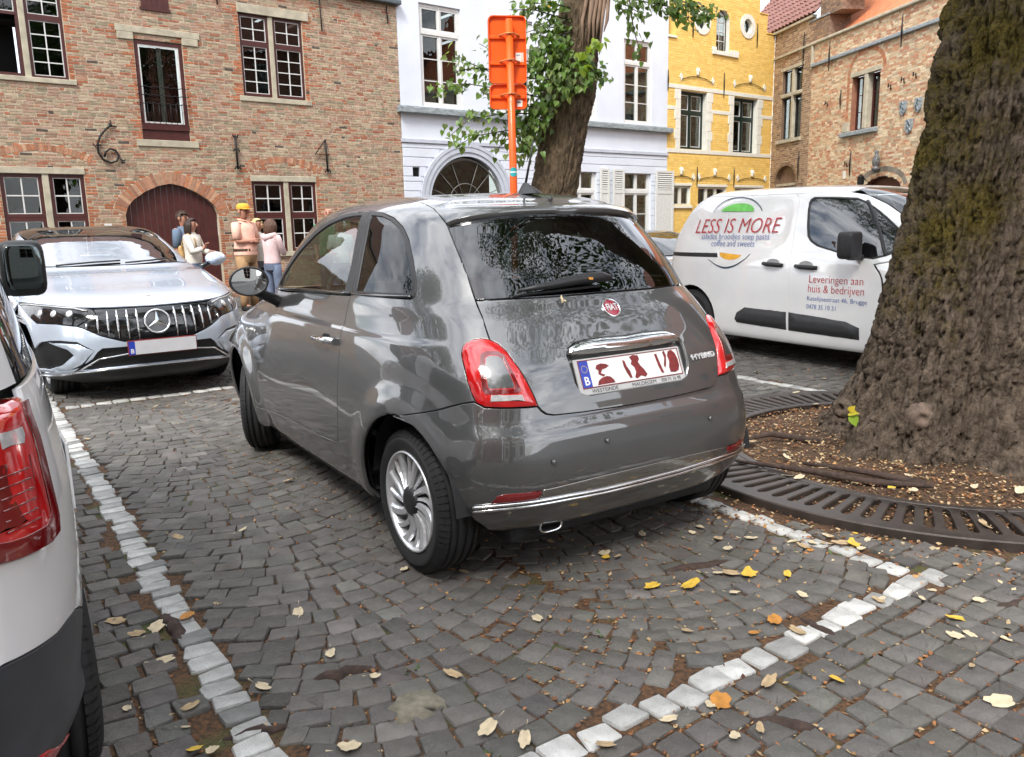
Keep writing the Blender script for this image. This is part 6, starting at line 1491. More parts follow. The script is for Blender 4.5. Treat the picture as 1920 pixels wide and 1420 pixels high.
def unseen_row(label, x0, x1, y, h, col, rcol, rz, seed):  # house front out of view, added for what the panes reflect
    H = thing('town_house', label, 'house', (x0, y, 0), rz); r = random.Random(seed); wd = x1 - x0
    mw_ = M('facade_paint_%d' % seed, col, rough=.85, var=.18, scale=8, bump=.003); hs = []
    nx = int(wd / 2.3)
    for fl in range(int(h / 3)):
        for i in range(nx): u = (i + .5) * wd / nx; hs.append(rect(u - .55, u + .55, fl * 3 + .9, fl * 3 + 2.6))
    wall_sheet('wall', rect(0, wd, 0, h), hs, mw_, H, reveal=.15)
    for q in hs: casement(H, q[0][0], q[1][0], q[0][1], q[2][1], 2, 3, y=.08, fmat=M_WPAINT, back=True)
    mb = MB(); mb.add([(0, -.2, h), (wd, -.2, h), (wd, 3.5, h + 4), (0, 3.5, h + 4)], [(0, 1, 2, 3)]); mb.add([(0, .01, 0), (0, 7, 0), (0, 7, h), (0, .01, h)], [(0, 1, 2, 3)]); mb.add([(wd, .01, 0), (wd, 7, 0), (wd, 7, h), (wd, .01, h)], [(0, 1, 2, 3)]); mb.build('roof', M('roof_tile_%d' % seed, rcol, rough=.8, var=.3, scale=20), H)
unseen_row('white town house facing the square across from the brick house', 13, 22, -13, 7.5, (.6, .58, .52), (.25, .09, .05), math.pi + .15, 1)
unseen_row('red brick town house facing the square across from the blue house', 3.5, 12.5, -14.3, 8, (.27, .12, .08), (.12, .06, .05), math.pi + .15, 2)
unseen_row('cream town house facing the square across from the yellow house', -6, 3.2, -15.7, 7, (.52, .46, .34), (.28, .1, .06), math.pi + .15, 3)
unseen_row('brown brick town house at the left end of the square', -16, -7, 1, 7, (.25, .15, .1), (.15, .07, .05), math.radians(120), 4)
unseen_row('red brown brick town house along the right side of the square', 11.6, 26.6, 13.6, 9, (.26, .13, .085), (.2, .08, .05), PHR, 5)  # added to keep bright sky out of the left house panes
# ------------------------------------------------------------------ small grey hatchback
M_PAINT = paint('grey_metallic_paint', (.078, .079, .080), metal=.42, rough=.34)
def hatchback():
    S = FIAT
    R = thing('grey_hatchback', 'small dark grey hatchback with chrome bumper strip parked in the middle of the cobbles', 'car', (.2324, 3.5067, 0), 2.147596)
    # --- outlines in (s,v)
    gate_low = [(0, .3252), (.0229, .3256), (.0649, .328), (.1, .3318), (.1081, .3362), (.1133, .3443), (.1174, .3546)]
    light_in = [(.1203, .3718), (.1258, .3965), (.1337, .4321), (.1429, .4700), (.1495, .4860)]
    gate_side = [(.157, .4982), (.1623, .5524), (.1699, .592)]
    glass_side = [(.1777, .6307), (.1872, .668), (.1979, .7061), (.2088, .7469)]
    glass_top = [(.1985, .7513), (.1865, .7543), (.1628, .7605), (.1389, .7655), (.114, .77), (.0877, .773), (.04, .7745), (0, .775)]
    spoil_side = [(.223, .7774), (.2391, .8103)]
    hinge = [(.223, .8349), (.2028, .8567), (.1769, .8683), (.1462, .8748), (.07, .879), (0, .880)]
    arch_r = side_sv(S, arch_pts(-.02, .30, .362, math.radians(193), math.radians(-13), 26))
    arch_f = side_sv(S, arch_pts(2.3, .30, .362, math.radians(193), math.radians(-13), 26))
    light = [(.1571, .4959), (.1640, .4985), (.1720, .4970), (.1812, .4898), (.1855, .478), (.1868, .462), (.1859, .4466), (.1826, .4063), (.1782, .3792), (.1743, .3657), (.1666, .3580), (.1455, .3560), (.126, .3544), (.1174, .3546)] + light_in
    # --- tailgate
    rec = [(0, .4743), (.026, .4781), (.050, .4768), (.0650, .4720), (.0755, .4600), (.0785, .4440), (.0770, .4182), (.0747, .3880), (.0690, .3680), (.0590, .3600), (.0212, .3605), (0, .3615)]
    recf = sym(rec)
    gate = sym(gate_low + light_in + [(.1571, .4959)] + gate_side[:-1] + [(.1690, .5895), (.1343, .5905), (.0775, .5895), (0, .5893)])
    panel(S, gate, [recf], 'tailgate', M_PAINT, R, step=.022, lip=.03)
    panel(S, recf, [], 'plate_recess', M_PAINT, R, off=-.026, lip=.0, gap=-.004)
    panel(S, sym([(0, .5925), (.0775, .5925), (.1343, .5935), (.1695, .5930)] + glass_side + glass_top), [], 'rear_window', M_GLASS_R, R, off=-.006, lip=.02)
    frit_in = sym([(0, .606), (.0775, .606), (.128, .607), (.153, .612), (.163, .64), (.170, .668), (.179, .70), (.185, .728), (.172, .742), (.1389, .750), (.0877, .758), (0, .760)])
    panel(S, sym([(0, .5928), (.0775, .5928), (.1343, .5938), (.1693, .5933)] + glass_side + glass_top), [frit_in], 'window_border', M_GLOSSB, R, off=-.010, lip=0)
    spo = lambda V, sv: .016 * sst(.0, .05, .83 - sv[:, 1]) * (1 - sst(.19, .235, abs(sv[:, 0])))
    panel(S, sym(glass_top[::-1] + [(.2088, .7469)] + spoil_side + hinge), [], 'spoiler', M_PAINT, R, step=.022, lip=.028, off=.001, fn=spo)
    # --- body side, both sides
    dr = [(.4368, .1456), (.43, .2013), (.4245, .3074), (.4205, .3892), (.4168, .4475), (.4135, .5), (.406, .5526), (.4001, .5897), (.4060, .64), (.4387, .8171)]
    dtop = [(.502, .8138), (.5582, .8068), (.6179, .7821), (.6742, .7446), (.7200, .695), (.7520, .640)]
    dfr = [tuple(x) for x in side_sv(S, [(1.90, 1.03), (1.93, .93), (1.935, .8), (1.93, .6), (1.92, .45), (1.905, .35)])]
    dbot = [(.6771, .1146), (.6551, .1185), (.596, .1257), (.5475, .1286), (.5033, .1318), (.4500, .1400)]
    door_hole = dr + dtop + dfr + dbot
    q_out = [(.4387, .8171), (.3729, .8025), (.3304, .7806), (.2982, .7507), (.2783, .7166), (.2628, .6715), (.253, .6329), (.2505, .610), (.2520, .5980), (.2575, .5925), (.311, .5932), (.3936, .592), (.4001, .5897), (.4060, .64)]
    q_in = [(.4184, .7967), (.3745, .7889), (.3419, .7737), (.3109, .7486), (.2905, .7173), (.2729, .6719), (.2616, .633), (.2580, .613), (.2620, .6060), (.3133, .6047), (.3901, .6024)]
    d_frame = [(.4001, .5897), (.4060, .64), (.4387, .8171)] + dtop + [tuple(side_sv(S, [(1.885, 1.04)])[0]), (.66, .572), (.54, .578)]
    d_in = [(.427, .5975), (.4340, .66), (.4651, .7981), (.509, .7972), (.5466, .7911), (.6044, .769), (.6562, .7354), (.6950, .690), (.7230, .636), (.7350, .592), (.66, .583), (.5445, .588)]
    roofl = [(.2391, .8103), (.2475, .8205), (.2752, .8482), (.3343, .8825), (.42, .906), (.52, .916), (.60, .90)]
    apil = [(.66, .86), (.71, .80), (.755, .72), (.79, .64), (.805, .575)]
    fend = [(.825, .53), (.87, .47), (.92, .43), (.975, .40), (.975, .05), (.93, .03)]
    side = roofl + apil + fend + [tuple(x) for x in arch_f[::-1]] + [(.60, .03), (.45, .03)] + [tuple(x) for x in arch_r[::-1]]
    # the arch outline up to the bumper seam only
    k = int(np.argmin(abs(arch_r[:, 1] - .3282) + (arch_r[:, 0] > .30))); up = [tuple(x) for x in arch_r[k:][::-1]]
    side = roofl + apil + fend + [tuple(x) for x in arch_f[::-1]] + [(.60, .03), (.45, .03)] + up + [(.2186, .3432), (.1987, .3573), (.1885, .3636), (.1767, .3681), (.1743, .3657)] + light[9:2:-1] + [(.1720, .4970), (.1640, .4985), (.1571, .4959)] + gate_side + glass_side + spoil_side[:1]
    low = [tuple(x) for x in arch_r[:k + 1]]
    for sd in (1, -1):
        panel(S, side, [door_hole, q_out], 'side_panel', M_PAINT, R, step=.024, side=sd, lip=.016)
        panel(S, [(.4001, .5877)] + dr[:7][::-1] + dbot[::-1] + dfr[::-1] + [(.66, .570), (.54, .576)], [], 'door', M_PAINT, R, step=.024, side=sd, lip=.016)
        panel(S, d_frame, [d_in], 'door_frame', M_BLACKP, R, side=sd, off=-.001)
        panel(S, d_in, [], 'door_window', M_GLASS_S, R, side=sd, off=-.007, lip=0, gap=-.004)
        panel(S, q_out, [q_in], 'window_frame', M_BLACKP, R, side=sd, off=-.001)
        panel(S, q_in, [], 'quarter_window', M_GLASS_D, R, side=sd, off=-.007, lip=0, gap=-.004)
        # belt trim strip
        for a, b in (((.2560, .5968), (.3995, .5935)), ((.4020, .5925), (.74, .579))):
            P = [S.ev([np.array(a) * (1 - t) + np.array(b) * t])[0] for t in np.linspace(0, 1, 14)]; N = [S.nev([np.array(a) * (1 - t) + np.array(b) * t])[0] for t in np.linspace(0, 1, 14)]
            mb = MB(); mb.tube([((p + n * .003) * [1, sd, 1]) for p, n in zip(P, N)], .007, 8); mb.build('belt_trim', M_GLOSSB, R)
        # tail lamp
        panel(S, light, [], 'tail_light', M_RED, R, step=.016, side=sd, off=.001, bulge=.012, bw=.05, lip=.02)
        ins = [(.1635, .4507), (.1591, .456), (.1508, .4546), (.147, .4475), (.1435, .4223), (.1383, .3928), (.1400, .3880), (.1619, .3880), (.1637, .3925), (.1649, .4168)]
        tl = [o for o in R.children if o.name.startswith('tail_light')][-1]
        panel(S, ins, [], 'lamp_centre', M_PAINT, tl, step=.02, side=sd, off=.0135, lip=.006)
        rim_o = [(s + (s - .1520) * .34, v + (v - .420) * .26) for s, v in ins]
        panel(S, rim_o, [ins], 'lamp_ring', M_REDD, tl, step=.02, side=sd, off=.0138, lip=.003, gap=.001)
        panel(S, [(.1606, .3795), (.1329, .378), (.1305, .3668), (.162, .367)], [], 'reverse_lamp', M_CLEAR, tl, side=sd, off=.0145, lip=.004)
        panel(S, [(.1656, .1282), (.1594, .1461), (.1526, .1496), (.1179, .1467), (.1188, .135), (.1221, .1278), (.1418, .1282)], [], 'reflector', M_REDD, R, step=.02, side=sd, off=.002, bulge=.004, bw=.02)
        # wheel well, dark
        for cx in (-.02, 2.3):
            wv = MB(); n = 24; V = []
            for i in range(n + 1):
                a = math.pi * (.03 + .94 * i / n)
                for yy in (.78 if cx < 1 else .64, .45): V.append((cx + .368 * math.cos(a), yy * sd, .30 + .368 * math.sin(a)))
            wv.add(V, [(2 * i, 2 * i + 1, 2 * i + 3, 2 * i + 2) for i in range(n)], True)
            wv.add([(cx, .45 * sd, .30)] + [V[2 * i + 1] for i in range(n + 1)], [(0, i + 1, i + 2) for i in range(n)])
            wv.build('wheel_liner', M_DARKIN, R)
            # turned lip of the arch
            A = arch_r if cx < 1 else arch_f
            P = S.ev(A); mb = MB(); mb.tube([p * [1, sd, 1] - np.array([0, .010 * sd, 0]) for p in P], .009, 6, cap=False); mb.build('arch_lip', M_PAINT, R)
    panel(S, sym(hinge[::-1][::-1][::-1] + []) if False else [(0, .8805), (.07, .8795), (.1462, .8753), (.1769, .8688), (.2028, .8572), (.223, .8355)] + roofl[:] + [(.66, .865), (.72, .83), (.85, .80), (1, .80), (1, .9995), (-1, .9995), (-1, .80), (-.85, .80), (-.72, .83), (-.66, .865)] + [(-s, v) for s, v in roofl[::-1]] + [(-.223, .8355), (-.2028, .8572), (-.1769, .8688), (-.1462, .8753), (-.07, .8795)], [], 'roof', M_PAINT, R, step=.03, lip=.012)
    for sd in (1, -1):
        panel(S, [(.66, .865), (.71, .80), (.755, .72), (.79, .64), (.805, .59), (.9, .585), (1, .585), (1, .798), (.85, .798), (.72, .828)], [], 'windscreen', M_GLASS_S, R, step=.05, side=sd, off=-.004, lip=0)
        panel(S, [(.806, .575), (.9, .58), (1, .58), (1, .04), (.978, .05), (.978, .40), (.92, .432), (.87, .472), (.826, .532)], [], 'bonnet', M_PAINT, R, step=.05, side=sd, lip=0, gap=0)
    # --- rear bumper
    bl = [(s, v) for s, v in low if v < .325]
    up_edge = gate_low[:-1] + [(.1174, .3536), (.126, .3534), (.1455, .3550), (.1666, .3568), (.1743, .3647), (.1767, .3671), (.1885, .3626), (.1987, .3563), (.2186, .3422)]
    arc = [tuple(x) for x in arch_r if x[1] < .3282 and x[0] < .30]; arc = sorted(arc, key=lambda q: -q[1])
    chl = [(.1945, .1200), (.1821, .1233), (.1678, .1246), (.145, .1250), (.1221, .1248), (.0892, .1230), (.0487, .1190), (0, .1178)]
    bump = up_edge + [q for q in arc if q[1] > .122] + chl
    dent = lambda V, sv: -.012 * sst(.300, .318, sv[:, 1]) * (1 - sst(.105, .135, abs(sv[:, 0]))) + .006 * sst(.24, .275, sv[:, 1]) * (1 - sst(.29, .32, sv[:, 1])) * (1 - sst(.15, .2, abs(sv[:, 0])))
    panel(S, sym(bump[::-1][::-1]) if False else bump + [(-s, v) for s, v in bump[::-1] if s > 1e-6], [], 'rear_bumper', M_PAINT, R, step=.024, lip=.02, fn=dent)
    val = [(s, v - .001) for s, v in chl[::-1]] + [q for q in arc if q[1] < .119] + [(.17, .03), (.10, .035), (0, .035)]
    panel(S, val + [(-s, v) for s, v in val[::-1] if s > 1e-6], [], 'bumper_valance', M_PAINT, R, step=.03, lip=.03)
    insh = [(0, .150), (.06, .150), (.1172, .1472), (.1180, .135), (.1214, .1272), (.0892, .1255), (.0487, .1215), (0, .1203)]
    panel(S, sym(insh[:-1]) if False else insh + [(-s, v) for s, v in insh[::-1] if s > 1e-6], [], 'bumper_insert', paint('bumper_strip_gloss', (.20, .19, .175), metal=.8, rough=.2), R, off=.004, lip=.008)
    ch = [(-s, v) for s, v in chl] + [(s, v) for s, v in chl[::-1][1:]]
    for dv, rr in ((0.0015, .0065), (-.006, .006)):
        P = densify(S, ch[1:-1], .03, closed=False); N = S.nev(P)
        mb = MB(); mb.tube(S.ev(P + [0, dv]) + N * .006, rr, 8); mb.build('chrome_strip', M_CHROME, R)
    for s, v in ((.106, .205), (.0, .24), (-.0, .24), (.045, .232), (-.09, .235), (.10, .43)):   # parking sensors
        if (s, v) in ((.0, .24), (-.0, .24), (.10, .43)): continue
        p, n = S.ev([(s, v)])[0], S.nev([(s, v)])[0]
        mb = MB(); mb.lathe([(.010, .006), (.009, .0072), (.001, .0076)], 20); o = mb.build('parking_sensor', M_PAINT, R); place(o, p, n)
    # inner dark skin so that seams read black
    sk = [(-1, .02), (1, .02), (1, .56), (.80, .56), (.40, .57), (.25, .57), (.17, .575), (-.17, .575), (-.25, .57), (-.40, .57), (-.80, .56), (-1, .56)]
    holes = [[tuple(x) for x in a * [q, 1]] for a in (arch_r, arch_f) for q in (1, -1)]
    hs = [list(h) + [(h[-1][0], .022), (h[0][0], .022)] for h in holes]
    panel(S, sk, [[(s, max(v, .021)) for s, v in h] for h in hs], 'inner_shell', M_DARKIN, R, step=.06, off=-.034, lip=0)
    mb = MB(); mb.box(-.38, 2.85, -.55, .55, .17, .30, .03); mb.box(.45, 1.85, -.74, .74, .17, .28, .02); mb.build('underbody', M_DARKIN, R)
    # --- exhaust
    ex = MB()
    def oval(x, hw, hh, n=28): return [(x, .40 + hw * math.copysign(abs(math.cos(a)) ** .55, math.cos(a)), .243 + hh * math.copysign(abs(math.sin(a)) ** .8, math.sin(a))) for a in [2 * math.pi * i / n for i in range(n)]]
    rings = [oval(-.26, .040, .020), oval(-.43, .052, .026), oval(-.442, .053, .027), oval(-.446, .050, .024), oval(-.44, .046, .020), oval(-.30, .042, .017)]
    n = 28; ex.add([p for r in rings for p in r], [(i * n + k, i * n + (k + 1) % n, (i + 1) * n + (k + 1) % n, (i + 1) * n + k) for i in range(5) for k in range(n)] , True); ex.add(rings[-1], [tuple(range(n))])
    o = ex.build('exhaust_tip', [M_CHROME, M_DARKIN], R, fix=False); o.data.polygons[-1].material_index = 1
    for p in o.data.polygons:
        if p.index >= 4 * n: p.material_index = 1
    # --- plate, handle, badge, lettering
    pc = np.array([-.443, 0, .808]); pn = Vector((-1, 0, .40)).normalized(); PM = Matrix.Translation(Vector(pc)) @ orient(pn)
    pl = MB(); pl.box(-.275, .275, -.082, .062, -.012, .0, .006); pl = pl.build('number_plate', M('plate_holder', (.45, .45, .45), rough=.35, var=.05), R); pl.matrix_local = PM
    def sub(name, x0, x1, y0, y1, z, mat):
        mb = MB(); mb.box(x0, x1, y0, y1, z - .001, z); return mb.build(name, mat, pl)
    sub('plate_face', -.260, .260, -.055, .055, .0015, M_WHITEP)
    rim = MB(); rim.box(-.260, .260, .0515, .055, .0015, .0028); rim.box(-.260, .260, -.055, -.0515, .0015, .0028); rim.box(.2565, .260, -.0515, .0515, .0015, .0028); rim.box(-.260, -.2565, -.0515, .0515, .0015, .0028); rim.build('plate_rim', M_PRED, pl)
    sub('plate_band', -.2565, -.212, -.0515, .0515, .0022, M_BLUEP)
    me = text_mesh('B', .046, .0004, bold=.001); o = link('letter', me, M_WHITEP, pl, (-.234, -.028, .0027))
    st = MB()
    for k in range(12):
        q = 2 * math.pi * k / 12; cx, cy = -.234 + .0135 * math.cos(q), .020 + .0135 * math.sin(q)
        st.add([(cx, cy, .0028)] + [(cx + (.0030 if i % 2 == 0 else .0013) * math.sin(i * math.pi / 5), cy + (.0030 if i % 2 == 0 else .0013) * math.cos(i * math.pi / 5), .0028) for i in range(10)], [(0, i + 1, (i + 1) % 10 + 1) for i in range(10)])
    st.build('stars', M('plate_yellow', (.6, .45, .05), rough=.4), pl, fix=False)
    # smeared dark red marks where the characters stand
    def blot(pts, z=.0030):
        mb = MB(); mb.prism([(x, y) for x, y in pts], .0018, z, fn=lambda u, v, h: (u, v, h)); mb.build('plate_mark', M_PRED, pl)
    blot([(-.186, -.048), (-.178, -.032), (-.160, -.022), (-.135, -.018), (-.118, -.022), (-.104, -.036), (-.100, -.047)])
    blot([(-.180, .016), (-.172, .030), (-.150, .034), (-.128, .030), (-.112, .022), (-.128, .014), (-.150, .010), (-.160, -.004), (-.140, -.012), (-.150, -.018), (-.172, -.006), (-.168, .008)])
    blot([(-.002, .044), (.018, .050), (.042, .046), (.046, .030), (.036, .020), (.044, .004), (.058, -.012), (.070, -.034), (.060, -.044), (.036, -.036), (.014, -.046), (.004, -.040), (.016, -.020), (.012, .002), (-.002, .014), (.006, .028)])
    blot([(-.040, .036), (-.030, .030), (-.026, .010), (-.014, -.012), (-.010, -.040), (-.020, -.040), (-.032, -.016), (-.040, .010)])
    blot([(.130, .040), (.142, .042), (.146, .020), (.150, .000), (.156, -.024), (.160, -.040), (.148, -.038), (.138, -.010)])
    blot([(.176, .044), (.186, .050), (.192, .030), (.186, .010), (.180, -.008), (.172, -.020), (.168, -.010), (.180, .020)])
    blot([(.196, -.040), (.194, -.020), (.202, .004), (.198, .028), (.208, .046), (.226, .050), (.242, .034), (.250, .010), (.250, -.018), (.240, -.038), (.220, -.044)])
    mt = M('plate_lettering', (.05, .05, .05), rough=.5)
    for b, x, wd in (('WESTEINDE', -.155, .13), ('MALDEGEM', .045, .125), ('050 71 16 98', .19, .105)):
        me = text_mesh(b, .02, .0003); o = link('dealer_lettering', me, mt, pl); wx = max(v.co.x for v in me.vertices) - min(v.co.x for v in me.vertices); o.location = (x, -.0685, .0008); o.scale = (wd / wx, 1, 1)
    hb = [(0, .4738), (.026, .4775), (.050, .4762), (.0640, .4715), (.0740, .4600), (.0768, .4475), (.071, .4420), (.045, .4400), (0, .4385)]
    panel(S, sym(hb), [], 'chrome_handle', M_CHROME, R, step=.012, off=.002, bulge=.018, bw=.045, lip=.03)
    p, n = S.ev([(0, .549)])[0], S.nev([(0, .549)])[0]
    bd = link('round_badge', None, None, R); place(bd, p, n)
    mb = MB(); mb.lathe([(.044, -.004), (.045, .004), (.042, .008), (.037, .006), (.036, .003)], 40); mb.build('badge_ring', M_CHROME, bd, fix=False)
    mb = MB(); mb.lathe([(.037, .003), (.02, .005), (.001, .0055)], 40); mb.build('badge_face', M('badge_red', (.26, .010, .03), rough=.15, coat=1, var=.1), bd, fix=False)
    me = text_mesh('FIAT', .034, .0012, bold=.0008); wx = max(v.co.x for v in me.vertices) - min(v.co.x for v in me.vertices); o = link('badge_letters', me, M('badge_silver', (.75, .74, .74), rough=.25, metal=.6), bd, (0, 0, .0062)); o.scale = (.056 / wx, 1.25, 1)
    bend_text(S, 'HYBRID', .03, (-.1010, .4008), 'model_letters', M('letter_silver', (.62, .62, .63), rough=.35, metal=.3), R, .15, off=.002, ext=.0022, bold=.0006, height=.024)
    # --- wiper
    P = [(-.223, .404, 1.113), (-.236, .30, 1.124), (-.245, .18, 1.138), (-.245, .09, 1.147), (-.248, .02, 1.148), (-.25, -.03, 1.140)]
    mb = MB(); up = np.array([-.5, 0, .28]) * .03
    for i, (x, y, z) in enumerate(P): pass
    mb.tube([np.array(q) + [-.026, 0, .012] for q in P], [.006, .013, .018, .021, .022, .014], 10)
    wp = mb.build('wiper', M_BLACKP, R)
    mb = MB(); mb.tube([(-.232, .415, 1.104), (-.268, .02, 1.122)], .005, 6); mb.build('wiper_blade', M_RUBBER, wp)
    # --- door handle (chrome), mirror, antenna, fuel lamp marks
    for sd in (1, -1):
        P = S.ev([(.508, .432), (.49, .437), (.465, .440), (.445, .441), (.428, .439)]) * [1, sd, 1]
        mb = MB(); mb.tube([p + np.array([0, o_ * sd, 0]) for p, o_ in zip(P, (.004, .022, .030, .030, .010))], [.008, .013, .015, .016, .017], 12); dh = mb.build('door_handle', M_CHROME, R)
        mb = MB(); c = S.ev([(.462, .437)])[0] * [1, sd, 1]; mb.lathe([(.001, .0005), (.03, .0012), (.036, .002)], 24, 'y'); o = mb.build('handle_cup', M_DARKIN, dh, fix=False); o.location = c; o.scale = (1.3, sd, .8)
        mr = link('wing_mirror', None, None, R, (1.50, .935 * sd, 1.108), (0, 0, -.10 * sd))
        mb = MB(); prof = []
        mb.lathe([(.001, .105), (.035, .100), (.065, .078), (.085, .045), (.092, .012), (.090, .0), (.084, -.004)], 32, 'x'); sh = mb.build('mirror_shell', M_BLACKP if False else M_PAINT, mr, fix=False); sh.scale = (1, 1.08, .82)
        mb = MB(); mb.lathe([(.090, .004), (.0945, -.002), (.091, -.010), (.083, -.008), (.081, .004)], 32, 'x'); o = mb.build('mirror_rim', M_BLACKP, mr, fix=False); o.scale = (1, 1.08, .82)
        mb = MB(); mb.lathe([(.083, -.004), (.05, -.0055), (.001, -.0062)], 32, 'x'); o = mb.build('mirror_glass', M_MIRROR, mr, fix=False); o.scale = (1, 1.08, .82)
        mb = MB(); mb.tube([(.04, -.03 * sd, -.05), (.06, -.085 * sd, -.08), (.09, -.16 * sd, -.12), (.10, -.20 * sd, -.17)], [.026, .027, .03, .03], 10); mb.build('mirror_stalk', M_BLACKP, mr)
    mb = MB(); V = []; n = 14
    for i in range(8):
        f_ = i / 7; L_ = .075 * (1 - f_) ** .8 + .010; W_ = .028 * (1 - f_) ** 1.3 + .005; x0 = .27 - .03 * f_ * 0 + .035 * f_
        for k in range(n):
            q = 2 * math.pi * k / n; V.append((x0 - .02 + L_ * math.cos(q), W_ * math.sin(q), 1.508 + .050 * f_))
    mb.add(V, [(i * n + k, i * n + (k + 1) % n, (i + 1) * n + (k + 1) % n, (i + 1) * n + k) for i in range(7) for k in range(n)], True)
    an = mb.build('antenna_base', M_BLACKP, R)
    mb = MB(); mb.tube([(.285, 0, 1.54), (.262, -.012, 1.65), (.240, -.02, 1.745)], [.006, .005, .003], 8); mb.build('antenna_mast', M_BLACKP, an)
    p, n_ = S.ev([(0, .842)])[0], S.nev([(0, .842)])[0]; mb = MB(); mb.lathe([(.011, 0), (.010, .008), (.001, .010)], 16); o = mb.build('washer_nozzle', M_BLACKP, R, fix=False); place(o, p + n_ * .004, n_)
    # --- wheels
    for sd in (1, -1):
        wheel(R, (0, .70 * sd, .292), .292, .185, .200, 16, flip=sd < 0)
        wheel(R, (2.3, .695 * sd, .292), .292, .185, .200, 16, flip=sd < 0, steer=-.42)
    # --- cabin
    for y in (.36, -.36):
        st = MB(); st.box(.62, 1.12, y - .25, y + .25, .42, .58, .06)
        st.build('seat', M_SEAT, R)
        b = MB(); V = []
        b.box(-.07, .07, -.24, .24, 0, .58, .05); o = b.build('seat_back', M_SEAT, R); o.location = (.62, y, .55); o.rotation_euler = (0, -.28, 0)
        hd = MB(); hd.lathe([(.001, .05), (.07, .045), (.115, .02), (.115, -.02), (.07, -.045), (.001, -.05)], 20, 'x'); o = hd.build('head_restraint', M_SEAT, R); o.location = (.44, y, 1.20); o.rotation_euler = (0, -.2, 0)
    b = MB(); b.box(-.06, .06, -.58, .58, 0, .48, .05); o = b.build('rear_bench', M_SEAT, R); o.location = (-.02, 0, .60); o.rotation_euler = (0, -.3, 0)
    b = MB(); b.box(1.55, 2.0, -.66, .66, .72, 1.0, .07); b.build('dashboard', M_DARKIN, R)
    b = MB(); b.box(-.3, 1.9, -.66, .66, .36, .42); b.build('cabin_floor', M_DARKIN, R)
    b = MB(); b.box(-.30, .1, -.55, .55, .86, .90, .02); b.build('parcel_shelf', M_DARKIN, R)
    b = MB(); b.tube([(0, .18 * math.cos(q), .18 * math.sin(q)) for q in np.linspace(0, 2 * math.pi, 29)[:-1]], .015, 8, closed=True); b.tube([(0, -.17, 0), (0, .17, 0)], .02, 8); b.tube([(0, 0, 0), (.18, 0, -.04)], .03, 8); o = b.build('steering_wheel', M_DARKIN, R); o.location = (1.40, .36, 1.0); o.rotation_euler = (0, .42, 0)
    b = MB(); b.box(1.25, 1.30, -.10, .10, 1.36, 1.42, .015); b.build('rear_view_mirror', M_DARKIN, R)
    return R
hatchback()
# ------------------------------------------------------------------ other vehicles
M_SILVER = paint('silver_paint', (.60, .68, .80), metal=.35, rough=.26)
M_VWHITE = paint('van_white_paint', (.86, .86, .86), metal=0, rough=.32, flake=False)
M_BLACKC = paint('black_car_paint', (.008, .008, .009), metal=.2, rough=.25)
M_MESH = M('black_grille_mesh', (.008, .008, .009), rough=.35, var=.4, scale=90, bump=.003, bscale=150)
def both(h): return h + [(-s, v) for s, v in h[::-1] if s > 1e-6]
def liner(R, cx, cz, r, y, sd, d=.3):
    wv = MB(); n = 20; V = []
    for i in range(n + 1):
        a = math.pi * (.02 + .96 * i / n)
        for yy in (y, y - d): V.append((cx + r * math.cos(a), yy * sd, cz + r * math.sin(a)))
    wv.add(V, [(2 * i, 2 * i + 1, 2 * i + 3, 2 * i + 2) for i in range(n)], True); wv.add([(cx, (y - d) * sd, cz)] + [V[2 * i + 1] for i in range(n + 1)], [(0, i + 1, i + 2) for i in range(n)])
    wv.build('wheel_liner', M_DARKIN, R)
def tube_on(S, P, name, r, mat, parent, off=.004, closed=False):
    P = densify(S, P, .05, closed=closed); N = S.nev(P)
    mb = MB(); mb.tube(S.ev(P) + N * off, r, 6, closed=closed); return mb.build(name, mat, parent)
